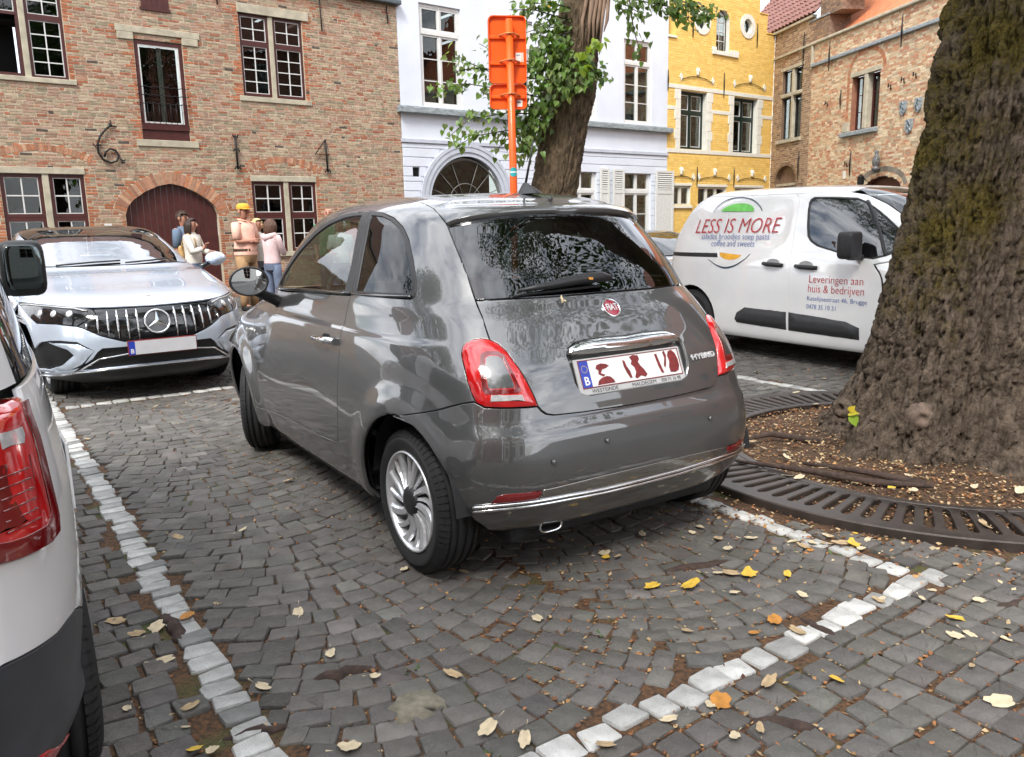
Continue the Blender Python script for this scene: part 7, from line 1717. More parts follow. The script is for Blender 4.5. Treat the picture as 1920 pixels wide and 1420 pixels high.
def saloon():
    S = MERC; R = thing('silver_saloon', 'pale silver saloon with black slatted grille and black roof facing the camera', 'car', (-3.45, 7.37, 0), 2.193)
    arch = lambda cx: side_sv(S, arch_pts(cx, .34, .375, math.radians(195), math.radians(-15), 20))
    af, ar = arch(0.), arch(3.12)          # first points lie on the nose side
    head = [(.2357, .3687), (.19, .381), (.1451, .3835), (.0869, .3769), (.0765, .3640), (.0728, .3329), (.0860, .2980), (.0982, .2744), (.1302, .2797), (.1771, .2718), (.2039, .3149)]
    grille = [(0, .2016), (.005, .2016), (.0434, .2081), (.0692, .2352), (.0892, .2654), (.0959, .2725), (.0850, .2980), (.0715, .3329), (.0750, .3630), (.0700, .3640), (.0181, .3626), (0, .3605)]
    low = [(0, .120), (.0266, .1205), (.0652, .1175), (.0942, .1090), (.115, .0960), (.098, .125), (.0820, .150), (.0752, .1720), (.0690, .185), (.0428, .186), (0, .184)]
    vent = [(.1973, .1309), (.1850, .165), (.1663, .1975), (.1459, .207), (.1259, .2121), (.0998, .2101), (.0790, .1762), (.0984, .1206), (.1291, .0989), (.2009, .0789), (.2030, .100)]
    hood = [(0, .3735), (.0736, .380), (.1417, .3880), (.19, .3855), (.2357, .3740), (.270, .40), (.30, .46), (.315, .52), (.325, .60), (.26, .632), (.1894, .6386), (.0876, .633), (0, .632)]
    panel(S, both(hood), [], 'bonnet', M_SILVER, R, step=.05)
    ia = [tuple(x) for x in af if x[1] < .34 and x[0] < .27]; ia = sorted(ia, key=lambda q: -q[1])
    bump = [(0, .1985), (.005, .1985), (.0434, .2051), (.0702, .2330), (.0902, .2634), (.0985, .2714), (.1302, .2767), (.1771, .2688), (.2059, .3129), (.2357, .3640)] + ia + [(.20, .03), (.1, .03), (0, .03)]
    panel(S, bump + [(-s, v) for s, v in bump[::-1] if s > 1e-6], [both(low), vent, [(-s, v) for s, v in vent]], 'front_bumper', M_SILVER, R, step=.04, lip=.02)
    panel(S, both(grille), [], 'grille', M_GLOSSB, R, off=-.004, step=.04, lip=.0, gap=0)
    panel(S, both([(s * 1.06, v + (v - .15) * .08) for s, v in low]), [], 'lower_grille', M_MESH, R, off=-.02, lip=0, step=.05)
    for sd in (1, -1):
        panel(S, [(s + (s - .14) * .06, v + (v - .14) * .08) for s, v in vent], [], 'side_intake', M_MESH, R, side=sd, off=-.022, lip=0, step=.05)
        panel(S, [(.1543, .1990), (.125, .2030), (.1001, .2031), (.0790, .1751), (.0977, .1302), (.1255, .0979), (.1995, .0782), (.1960, .092), (.150, .108), (.1288, .1257), (.1080, .160), (.1160, .178), (.124, .1828)], [], 'intake_wing', M_SILVER, R, side=sd, off=-.006, bulge=.012, bw=.03, step=.03)
        hl = panel(S, head, [], 'headlight', M_GLOSSB, R, side=sd, off=-.001, step=.04, lip=.02)
        for c, v in ((.165, .325), (.135, .33), (.108, .335)):
            p, n = S.ev([(c * sd, v)])[0], S.nev([(c, v)])[0] * [1, sd, 1]
            mb = MB(); mb.lathe([(.001, .004), (.022, .006), (.028, .003), (.03, -.002)], 16); o = mb.build('lamp_lens', M_CLEAR, hl, fix=False); place(o, p + n * .001, n)
        tube_on(S, [(s * sd, v) for s, v in ((.222, .362), (.19, .374), (.1451, .3765), (.10, .370), (.083, .352))], 'daylight_strip', .007, M_CLEAR, hl, off=.003)
        # slats
        for s, v0, v1 in ((.0852, .262, .285), (.0715, .246, .322), (.0595, .232, .345), (.0480, .222, .350), (.0360, .216, .350), (.0240, .212, .350)):
            P = [(s * sd, v0 + (v1 - v0) * t) for t in np.linspace(0, 1, 6)]; N = S.nev(P)
            mb = MB(); mb.tube(S.ev(P) + N * .004, [.003, .008, .010, .010, .008, .004], 6); mb.build('grille_slat', M_CHROME, R)
        side = [(.2357, .370), (.272, .397), (.303, .455), (.319, .52), (.329, .60), (.335, .632), (.42, .64), (.8, .64), (1, .64), (1, .03), (.90, .03)] + [tuple(x) for x in ar[::-1]] + [(.62, .03), (.42, .03)] + [tuple(x) for x in af[::-1] if not (x[1] < .34 and x[0] < .27)]
        panel(S, side, [], 'side_panel', M_SILVER, R, side=sd, step=.06)
        panel(S, [(.262, .643), (.32, .705), (.372, .775), (.5, .825), (.8, .825), (.93, .78), (.95, .645)], [], 'side_window', M_GLASS_D, R, side=sd, off=-.004, lip=0, step=.08)
        panel(S, [(.195, .644), (.262, .640), (.32, .702), (.375, .78), (.5, .83), (.8, .83), (.96, .78), (1, .64), (1, .80), (.98, .86), (.5, .855), (.36, .82), (.300, .79), (.285, .757), (.245, .695)], [], 'roof_pillar', M_SILVER, R, side=sd, step=.06, lip=.006)
        liner(R, 0, .34, .37, .74, sd, .25); liner(R, 3.12, .34, .38, .85, sd)
        wheel(R, (0, .63 * sd, .345), .345, .24, .25, 10, flip=sd < 0, twist=.1); wheel(R, (3.12, .83 * sd, .345), .345, .24, .25, 10, flip=sd < 0, twist=.1)
        mr = link('wing_mirror', None, None, R, (.86, 1.02 * sd, 1.085)); mb = MB(); mb.lathe([(.001, -.10), (.05, -.09), (.085, -.045), (.095, 0), (.09, .03), (.08, .04), (.001, .04)], 20, 'x'); o = mb.build('mirror_shell', M_SILVER, mr, fix=False); o.scale = (1, 1.15, .78); mb = MB(); mb.tube([(0, -.08 * sd, -.05), (-.03, -.17 * sd, -.08)], .025, 8); mb.build('mirror_stalk', M_GLOSSB, mr)
    ws = [(0, .638), (.0876, .639), (.185, .646), (.238, .70), (.276, .76), (.288, .79), (.25, .838), (.15, .862), (0, .868)]
    panel(S, both(ws), [], 'windscreen', glass('windscreen_glass', (.35, .38, .36), ior=2.3), R, off=-.003, lip=0, step=.06)
    ro = [(0, .872), (.15, .866), (.255, .842), (.292, .796), (.36, .825), (.5, .86), (.8, .86), (.97, .865), (1, .865), (1, .9995), (-1, .9995), (-1, .865), (-.97, .865), (-.8, .86), (-.5, .86), (-.36, .825), (-.292, .796), (-.255, .842), (-.15, .866)]
    panel(S, ro, [], 'roof', M_GLOSSB, R, step=.06, lip=.01)
    panel(S, both([(0, .6335), (.0876, .635), (.1894, .6415), (.188, .6455), (.0876, .641), (0, .6395)]), [], 'cowl', M_BLACKP, R, off=-.006, lip=0)
    for sg, P in ((1, [(.15, .640), (.06, .648), (-.02, .652)]), (1, [(-.03, .640), (-.11, .648), (-.16, .656)])): tube_on(S, P, 'wiper', .009, M_BLACKP, R, off=.012)
    for P in ([(-.2312, .0579), (-.1341, .0790), (-.1042, .1010), (-.0652, .1140), (-.0266, .1170), (0, .117), (.0266, .1170), (.0652, .1140), (.1042, .1010), (.1341, .0790), (.2312, .0579)], [(-.1149, .0929), (-.0739, .150), (-.0391, .1607), (0, .1633), (.0391, .1607), (.0739, .150), (.1149, .0929)]): tube_on(S, P, 'chrome_trim', .007, M_CHROME, R, off=.004)
    panel(S, both([(0, .035), (.2, .035), (.2312, .0545), (.1341, .0760), (.1042, .0975), (.0652, .1110), (0, .1140)]), [], 'splitter', M_BLACKP, R, off=.012, lip=.03, step=.06)
    p, n = S.ev([(0, .278)])[0], S.nev([(0, .278)])[0]; bd = link('round_emblem', None, None, R); place(bd, p + n * .004, n)
    mb = MB(); V = []; mb.tube([(.095 * math.cos(a), .095 * math.sin(a), .006) for a in np.linspace(0, 2 * math.pi, 41)[:-1]], .009, 8, closed=True); mb.build('emblem_ring', M_CHROME, bd)
    mb = MB()
    for k in range(3):
        a = math.pi / 2 + 2 * math.pi * k / 3; c, s = math.cos(a), math.sin(a); b = .017; V = [(0, 0, .014), (.09 * c, .09 * s, .006), (b * math.cos(a + 1.047), b * math.sin(a + 1.047), .004), (b * math.cos(a - 1.047), b * math.sin(a - 1.047), .004)]; mb.add(V, [(0, 2, 1), (0, 1, 3), (3, 1, 2)])
    mb.build('emblem_star', M_CHROME, bd)
    mb = MB(); mb.lathe([(.094, .0), (.001, .003)], 32); mb.build('emblem_disc', M_GLOSSB, bd, fix=False)
    p, n = S.ev([(0, .418)])[0], S.nev([(0, .418)])[0]; mb = MB(); mb.lathe([(.026, -.002), (.024, .003), (.001, .004)], 20); o = mb.build('bonnet_badge', M_CHROME, R, fix=False); place(o, p, n)
    pl = MB(); pl.box(-.27, .27, -.062, .062, -.012, 0, .006); pl = pl.build('number_plate', M_PRED, R); pl.matrix_local = Matrix.Translation((-.962, -.02, .452)) @ orient((-1, 0, .02))
    mb = MB(); mb.box(-.215, .262, -.054, .054, 0, .003); mb.build('plate_face', M('plate_grey', (.52, .52, .54), rough=.4, var=.04), pl)
    mb = MB(); mb.box(-.262, -.215, -.054, .054, 0, .0032); mb.build('plate_band', M_BLUEP, pl); link('letter', text_mesh('B', .05, .0004, bold=.001), M_WHITEP, pl, (-.238, -.026, .0036))
    mb = MB(); mb.box(.2, 3.2, -.8, .8, .2, .5, .03); mb.box(.9, 2.9, -.72, .72, .5, 1.0, .05); mb.build('underbody', M_DARKIN, R)
    sk = [(-1, .05), (1, .05), (1, .62), (.3, .60), (.2, .61), (-.2, .61), (-.3, .60), (-1, .62)]
    panel(S, sk, [[(s * q, max(v, .055)) for s, v in a] for a in (af, ar) for q in (1, -1)], 'inner_shell', M_DARKIN, R, step=.09, off=-.05, lip=0)
    for y in (.38, -.38):
        mb = MB(); mb.box(1.62, 1.76, y - .24, y + .24, .9, 1.18, .05); mb.box(1.68, 1.78, y - .12, y + .12, 1.2, 1.34, .04); mb.build('seat', M_SEAT, R)
saloon()

M_TXR = M('van_print_red', (.50, .035, .045), rough=.4); M_TXB = M('van_print_blue', (.10, .15, .38), rough=.4); M_TXN = M('van_print_navy', (.02, .05, .085), rough=.4); M_TXG = M('van_print_green', (.18, .62, .12), rough=.4); M_TXY = M('van_print_yellow', (.85, .42, .03), rough=.4)
def delivery_van():
    S = VAN; R = thing('delivery_van', 'white delivery van with LESS IS MORE lettering, half hidden by the mossy trunk', 'van', (4.17, 6.85, 0), 2.1163)
    af = side_sv(S, arch_pts(0, .32, .37, math.radians(200), math.radians(-18), 18)); ar = side_sv(S, arch_pts(2.80, .32, .37, math.radians(200), math.radians(-18), 22))
    sB = [(.4768, .045), (.4783, .1536), (.4806, .2439), (.4773, .4102), (.4746, .5687), (.4729, .6398), (.4721, .7377), (.468, .768)]
    AR = [tuple(x) for x in ar]; ks = next(i for i, q in enumerate(AR) if q[1] > .20)
    sR = [AR[ks], (max(.664, AR[ks][0] + .002), .31), (.6690, .4394), (.6792, .6081), (.695, .72), (.705, .768)]
    win = [(.436, .6671), (.4309, .705), (.4209, .7243), (.4015, .7377), (.33, .732), (.2508, .7198), (.2329, .6972), (.2163, .6564), (.2063, .6193), (.1985, .58), (.205, .545), (.245, .49), (.2958, .4453), (.3213, .4586), (.3738, .5026), (.41, .522), (.4267, .5402), (.4345, .5586), (.4365, .60)]
    arF = AR[:ks]
    fd = sB + [(.40, .770), (.255, .760), (.212, .735), (.178, .676), (.156, .60), (.166, .53), (.235, .462), (.305, .40), (.316, .25), (.312, .10), (.33, .045)]
    emb = [(.7979, .5376), (.84, .60), (.85, .6872), (.84, .735), (.80, .757), (.6736, .7589), (.5406, .7471), (.508, .73), (.495, .68), (.490, .5802), (.50, .54), (.53, .515), (.7006, .5068), (.77, .512)]
    eP = np.array(emb) * SCL
    rec = lambda V, sv: -.007 * sst(0, .045, np.where(inpoly(eP, np.abs(sv) * SCL), segdist(eP, np.abs(sv) * SCL), 0))
    arm = int(np.argmin(abs(ar[:, 1] - .19) + (ar[:, 0] > .70)))
    for sd in (1, -1):
        panel(S, fd, [win], 'front_door', M_VWHITE, R, side=sd, step=.035)
        panel(S, sB[::-1] + [(.60, .045)] + arF + sR + [(.60, .771)], [], 'sliding_door', M_VWHITE, R, side=sd, step=.035, fn=rec)
        kk = AR[ks + 1:]
        panel(S, sR[::-1] + kk + [(.86, .045), (.905, .045), (.905, .768)], [], 'rear_quarter', M_VWHITE, R, side=sd, step=.035, fn=rec)
        panel(S, [(.908, .045), (1, .045), (1, .775), (.908, .768)], [], 'rear_door', M_VWHITE, R, side=sd, step=.06)
        wf = panel(S, win, [[(s + (.315 - s) * .055, v + (.60 - v) * .075) for s, v in win]], 'window_frame', M_BLACKP, R, side=sd, off=.001, step=.04)
        panel(S, [(s + (.315 - s) * .05, v + (.60 - v) * .07) for s, v in win], [], 'door_window', M_GLASS_S if sd < 0 else glass('van_window_glass', (.22, .25, .25), ior=1.7), R, side=sd, off=-.006, lip=0, step=.05)
        tube_on(S, [(.229 * sd, .70), (.246 * sd, .58), (.262 * sd, .475)], 'window_divider', .016, M_BLACKP, R, off=-.002)
        panel(S, [(.838, .4247), (.674, .4562), (.6697, .4089), (.8385, .3795)], [], 'slide_rail', M_BLACKP, R, side=sd, off=.002, lip=.006)
        for a, b, c in ((.5429, .4934, .374), (.465, .419, .364)):
            P = S.ev([(a, c), (a * .7 + b * .3, c - .004), (a * .3 + b * .7, c - .006), (b, c - .008)]) * [1, sd, 1]; mb = MB(); mb.tube(P + np.array([0, 1, 0]) * sd * np.array([.004, .028, .028, .006])[:, None], [.018, .022, .022, .018], 10); h = mb.build('door_handle', M_BLACKP, R)
            p = S.ev([((a + b) / 2, c + .01)])[0] * [1, sd, 1]; mb = MB(); mb.lathe([(.001, .001), (.045, .0025), (.052, .004)], 20, 'y'); o = mb.build('handle_cup', M('cup_shade', (.45, .45, .45), rough=.5), h, fix=False); o.location = p; o.scale = (1.5, sd, .75)
        for pol in ([(.6140, .1379), (.6082, .1609), (.5857, .1833), (.483, .181), (.4815, .119), (.6073, .1249)], [(.4785, .181), (.3715, .17), (.3486, .1547), (.3467, .1135), (.4775, .1185)]): panel(S, pol, [], 'side_cladding', M_GREYP, R, side=sd, off=.003, bulge=.022, bw=.05, step=.03)
        panel(S, [(.80, .44), (.835, .50), (.862, .47), (.862, .30), (.845, .29), (.845, .372), (.842, .43)] if False else [(.868, .31), (.9030, .31), (.9030, .50), (.872, .49)], [], 'tail_light', M_RED, R, side=sd, off=.003, bulge=.012, bw=.03)
        for cx in (0, 2.80): liner(R, cx, .32, .375, .72 if cx < 1 else .84, sd); wheel(R, (cx, .775 * sd, .32), .32, .20, .20, 10, flip=sd < 0, twist=.1)
        mr = link('wing_mirror', None, None, R, (.78, .99 * sd, 1.14)); mb = MB(); rbox(mb, -.005, 0, 0, .075, .09, .12); o = mb.build('mirror_shell', M_BLACKP, mr); mb = MB(); mb.box(-.05, .04, -.16, 0, -.13, -.08, .02); o = mb.build('mirror_arm', M_BLACKP, mr); o.scale = (1, sd, 1); mb = MB(); mb.box(.062, .07, -.07, .07, -.09, .09, .003); mb.build('mirror_glass', M_MIRROR, mr)
    nose = [(0, .49), (.12, .49), (.150, .522), (.160, .52), (.233, .458), (.302, .396), (.313, .25), (.309, .10)] + [tuple(x) for x in af[::-1]] + [(.15, .04), (0, .04)]
    panel(S, both(nose[::-1][::-1]) if False else nose + [(-s, v) for s, v in nose[::-1] if s > 1e-6], [], 'bonnet', M_VWHITE, R, step=.07)
    panel(S, both([(0, .50), (.12, .50), (.150, .532), (.150, .60), (.172, .678), (.205, .738), (.20, .778), (.12, .815), (0, .82)]), [], 'windscreen', M_GLASS_S, R, off=-.003, lip=0, step=.07)
    ro = [(0, .825), (.12, .820), (.204, .782), (.250, .765), (.40, .774), (.60, .775), (.908, .772), (1, .78)]
    panel(S, ro + [(1, .9995), (-1, .9995)] + [(-s, v) for s, v in ro[::-1] if s > 1e-6], [], 'roof', M_VWHITE, R, step=.06)
    mb = MB(); mb.box(.2, 2.9, -.75, .75, .16, .4, .03); mb.build('underbody', M_DARKIN, R)
    panel(S, [(-1, .05), (1, .05), (1, .9), (.47, .9), (.45, .44), (-.45, .44), (-.47, .9), (-1, .9)], [[(s * q, max(v, .055)) for s, v in a] for a in (af, ar) for q in (1, -1)], 'inner_shell', M_DARKIN, R, step=.1, off=-.05, lip=0)
    mb = MB(); mb.box(1.5, 1.54, -.62, .62, .4, 1.45); mb.build('bulkhead', M_DARKIN, R)
    for y in (.38, -.38): mb = MB(); mb.box(1.25, 1.40, y - .24, y + .24, .7, 1.2, .05); mb.box(1.3, 1.4, y - .12, y + .12, 1.22, 1.42, .04); mb.build('seat', M_SEAT, R)
    # lettering and signwriting on the near side
    T = lambda b, sv, m, wd, h, sh=.12: bend_text(S, b, .1, sv, 'lettering', m, R, wd, off=.0035, shear=sh, height=h, bold=-.0012)
    T('LESS IS MORE', (.6446, .595), M_TXR, 1.14, .150, .18); T('salades broodjes soep pasta', (.640, .553), M_TXB, .92, .082, 0); T('coffee and sweets', (.6387, .523), M_TXB, .58, .066, 0)
    T('Leveringen aan', (.3899, .2935), M_TXR, .55, .092, 0); T('huis & bedrijven', (.3920, .256), M_TXR, .57, .092, 0); T('Katelijnestraat 46, Brugge', (.3905, .2260), M_TXB, .61, .054, 0); T('0478 35 10 31', (.4169, .2030), M_TXB, .31, .042, 0)
    def strip(P, c, k, mat, name):
        P = smooth_poly(P, closed=False, it=2, keep=180); c = np.array(c); inner = [c + (p - c) * (1 - k * (.35 + .65 * math.sin(math.pi * i / (len(P) - 1)))) for i, p in enumerate(P)]
        panel(S, list(P) + inner[::-1], [], name, mat, R, off=.0025, lip=0, gap=0, step=.03)
    strip([(.7401, .6592), (.738, .71), (.715, .752), (.672, .764), (.630, .745), (.597, .70), (.5823, .6674)], (.661, .66), .085, M_TXN, 'sign_arc'); strip([(.6981, .3844), (.672, .335), (.6418, .3161), (.6115, .345), (.592, .40), (.5814, .4636)], (.640, .44), .10, M_TXN, 'sign_arc')
    panel(S, [(.661 + .052 * math.cos(a), .665 + .048 * math.sin(a)) for a in np.linspace(0, math.pi, 18)], [], 'sign_green', M_TXG, R, off=.0025, lip=0, gap=0, step=.03)
    panel(S, [(.667, .462)] + [(.636 - .032 * math.cos(a), .466 - .075 * math.sin(a)) for a in np.linspace(.25, math.pi, 14)], [], 'sign_yellow', M_TXY, R, off=.0022, lip=0, gap=0, step=.03)
delivery_van()

def corner_van():
    S = KADDY; R = thing('white_van', 'white van with tall red tail lamp and black bumper at the left edge', 'van', (-1.882, 1.475, 0), 2.173)
    ar = side_sv(S, arch_pts(0, .31, .35, math.radians(196), math.radians(-16), 22))
    light = [(.1300, .395), (.1402, .3885), (.1471, .3859), (.1616, .3816), (.1705, .3843), (.1728, .3977), (.1728, .4228), (.1735, .4591), (.1720, .4869), (.1728, .520), (.1690, .5245), (.1600, .524), (.1300, .522)]
    bt = [(0, .302), (.1000, .300), (.1364, .2963), (.1518, .2831), (.1680, .2691), (.1808, .264), (.1961, .2524), (.21, .235), (.2250, .213)]
    a2 = [tuple(x) for x in ar if x[0] < .27]
    a2.sort(key=lambda q: q[1])
    for sd in (1, -1):
        up = [q for q in a2 if q[1] > .213]; up.sort(key=lambda q: q[1])
        rest = [tuple(x) for x in ar if x[0] >= .27]; rest.sort(key=lambda q: -q[1])
        side = bt + up + rest + [(.40, .03), (.75, .03), (.75, .50), (.42, .53), (.25, .53), (.1760, .53)] + [(.1755, .50), (.1768, .4591), (.1752, .3977), (.1722, .3818), (.1616, .3786), (.1300, .392), (.1300, .53), (0, .53)]
        side = [(0, .302)] + side[1:]
        panel(S, side, [], 'body_panel', M_VWHITE, R, side=sd, step=.03, lip=.015, gap=.0025 if sd < 0 else .0025)
        panel(S, light, [], 'tail_light', M_RED, R, side=sd, step=.016, off=.0, bulge=.016, bw=.06, lip=.03)
        tl = [o for o in R.children if o.name.startswith('tail_light')][-1]
        panel(S, [(.1450, .4834), (.1594, .4797), (.1600, .4680), (.1580, .4603), (.1450, .4640)], [], 'reverse_lamp', M_CLEAR, tl, side=sd, off=.0165, lip=.004)
        for i in range(6): tube_on(S, [(.140 * sd, .410 + i * .007), (.156 * sd, .408 + i * .007)], 'lens_rib', .0016, M_REDD, tl, off=.0165)
        panel(S, [(.1355, .455), (.160, .452), (.158, .41), (.1355, .412)], [], 'lamp_cell', M_REDD, tl, side=sd, off=.0158, lip=.002)
        panel(S, [(.1300, .3965), (.1402, .3905), (.1471, .388), (.1616, .384), (.1695, .3860), (.1712, .3977), (.1712, .4228), (.1718, .4591), (.1700, .4869), (.1708, .515), (.1650, .515), (.1655, .4869), (.1670, .4591), (.1662, .4228), (.1655, .4040), (.1600, .3985), (.1471, .4010), (.1402, .4035), (.1300, .409)], [], 'lamp_edge', M_REDD, tl, side=sd, off=.0163, lip=.002, gap=.0005)
        dn = [q for q in a2 if q[1] < .213]; dn.sort(key=lambda q: -q[1])
        bump = [(s, v - .002) for s, v in bt] + dn + [(.20, .03), (.1, .03), (0, .03)]
        stp = lambda V, sv: .016 * (1 - sst(.165, .190, sv[:, 1] + .32 * np.clip(abs(sv[:, 0]) - .13, 0, 1)))
        panel(S, bump, [], 'rear_bumper', M('bumper_plastic', (.042, .045, .052), rough=.42, var=.12, scale=14, bump=.0006, bscale=300) if sd > 0 else bpy.data.materials['bumper_plastic'], R, side=sd, step=.025, lip=.02, fn=stp)
        panel(S, [(.135, .170), (.1545, .156), (.172, .1290), (.181, .1225), (.180, .1180), (.166, .1160), (.150, .136), (.135, .148)], [], 'reflector', M_RED, R, side=sd, off=.020, lip=.01, step=.02)
        panel(S, [(.1745, .535), (.30, .535), (.30, .70), (.22, .74), (.1760, .73)], [], 'quarter_window', M_GLASS_D, R, side=sd, off=-.004, lip=0, step=.06)
        panel(S, [(.30, .535), (.46, .535), (.46, .70), (.43, .74), (.30, .74)], [], 'door_window', M_GLASS_D, R, side=sd, off=-.004, lip=0, step=.06)
        panel(S, [(0, .535), (.15, .535), (.155, .72), (.12, .75), (0, .755)], [], 'rear_window', M_GLASS_R, R, side=sd, off=-.004, lip=0, step=.08)
        panel(S, [(0, .758), (.12, .753), (.158, .722), (.153, .535), (.1735, .535), (.1755, .735), (.22, .745), (.43, .745), (.47, .70), (.47, .53), (.56, .53), (.60, .60), (.64, .72), (.8, .8), (1, .8), (1, .9995), (0, .9995)], [], 'roof', M_VWHITE, R, side=sd, step=.08, lip=0, gap=0)
        panel(S, [(.56, .525), (.75, .505), (1, .505), (1, .79), (.8, .79), (.65, .71), (.605, .60)], [], 'windscreen', M_GLASS_S, R, side=sd, off=-.004, lip=0, step=.1); panel(S, [(.755, .03), (1, .03), (1, .50), (.755, .50)], [], 'bonnet', M_VWHITE, R, side=sd, step=.1, lip=0)
        liner(R, 0, .31, .355, .78, sd); wheel(R, (0, .785 * sd, .315), .315, .205, .20, 10, flip=sd < 0, twist=.1); wheel(R, (2.70, .775 * sd, .315), .315, .205, .20, 10, flip=sd < 0, twist=.1)
        mr = link('wing_mirror', None, None, R, (1.96, .985 * sd, 1.225)); mb = MB(); rbox(mb, .03, 0, 0, .075, .09, .125, .42); mb.build('mirror_shell', M_BLACKP, mr); mb = MB(); rbox(mb, -.046, 0, .005, .004, .074, .10, .45); mb.build('mirror_glass', M('dark_mirror', (.10, .12, .125), rough=.02, metal=1, var=.02), mr); mb = MB(); mb.box(-.02, .07, -.16 if sd > 0 else 0, 0 if sd > 0 else .16, -.12, -.06, .02); mb.build('mirror_arm', M_BLACKP, mr)
    panel(S, [(-1, .05), (1, .05), (1, .50), (.2, .52), (.17, .50), (-.17, .50), (-.2, .52), (-1, .50)], [[(s * q, max(v, .055)) for s, v in ar] for q in (1, -1)], 'inner_shell', M_DARKIN, R, step=.1, off=-.06, lip=0)
    mb = MB(); mb.box(-.5, 3, -.7, .7, .18, .5, .03); mb.build('underbody', M_DARKIN, R)
    p = S.ev([(-.30, .36)])[0]; mb = MB(); mb.box(-.09, .09, -.004, .004, -.09, .09, .003); o = mb.build('fuel_flap', M_VWHITE, R); o.location = p + np.array([0, -.004, 0])
corner_van()

def dark_car(label, loc, rz, sz):
    S = MERC; R = thing('black_coupe', label, 'car', loc, rz); R.scale = (.85, .92, sz)
    arch = lambda cx: side_sv(S, arch_pts(cx, .34, .375, math.radians(195), math.radians(-15), 14)); af, ar = arch(0.), arch(3.12)
    for sd in (1, -1):
        panel(S, [(0, .03), (0, .63), (.19, .637), (.26, .632), (.33, .62), (.42, .64), (.8, .64), (1, .64), (1, .03), (.90, .03)] + [tuple(x) for x in ar[::-1]] + [(.62, .03), (.42, .03)] + [tuple(x) for x in af[::-1]], [], 'body', M_BLACKC, R, side=sd, step=.08, lip=0, gap=0)
        panel(S, [(.262, .643), (.32, .705), (.372, .775), (.5, .825), (.8, .825), (.93, .78), (.95, .645)], [], 'side_window', M_GLASS_S, R, side=sd, off=-.004, lip=0, step=.1)
        panel(S, [(.195, .644), (.262, .640), (.32, .702), (.375, .78), (.5, .83), (.8, .83), (.94, .78), (.955, .64), (.985, .64), (.98, .80), (.98, .86), (.5, .855), (.36, .82), (.300, .79), (.245, .695)], [], 'roof_pillar', M_BLACKC, R, side=sd, step=.08, lip=.006)
        for cx in (0, 3.12): wheel(R, (cx, .83 * sd, .345), .345, .24, .25, 8, flip=sd < 0)
    panel(S, both([(0, .638), (.185, .646), (.238, .70), (.288, .79), (.25, .838), (0, .868)]), [], 'windscreen', M_GLASS_D, R, lip=0, step=.1)
    ro = [(0, .872), (.15, .866), (.255, .842), (.292, .796), (.36, .825), (.5, .86), (.8, .86), (1, .865), (1, .9995)]
    panel(S, ro + [(-s, v) for s, v in ro[::-1] if s > 1e-6], [], 'roof', M_BLACKC, R, step=.08)
    for sd in (1, -1): panel(S, [(.99, .645), (1, .645), (1, .86), (.985, .86)], [], 'rear_window', M_GLASS_D, R, side=sd, lip=0, step=.1)
    mb = MB(); mb.tube([(3.2, .3, 1.40), (3.4, .3, 1.85)], .006, 6); mb.build('antenna', M_BLACKP, R)
    mb = MB(); mb.box(.2, 3.3, -.8, .8, .2, .9, .03); mb.build('underbody', M_DARKIN, R)
dark_car('black low car glimpsed between the grey hatchback and the white delivery van', (2.9, 10.6, 0), 2.1163, .86)
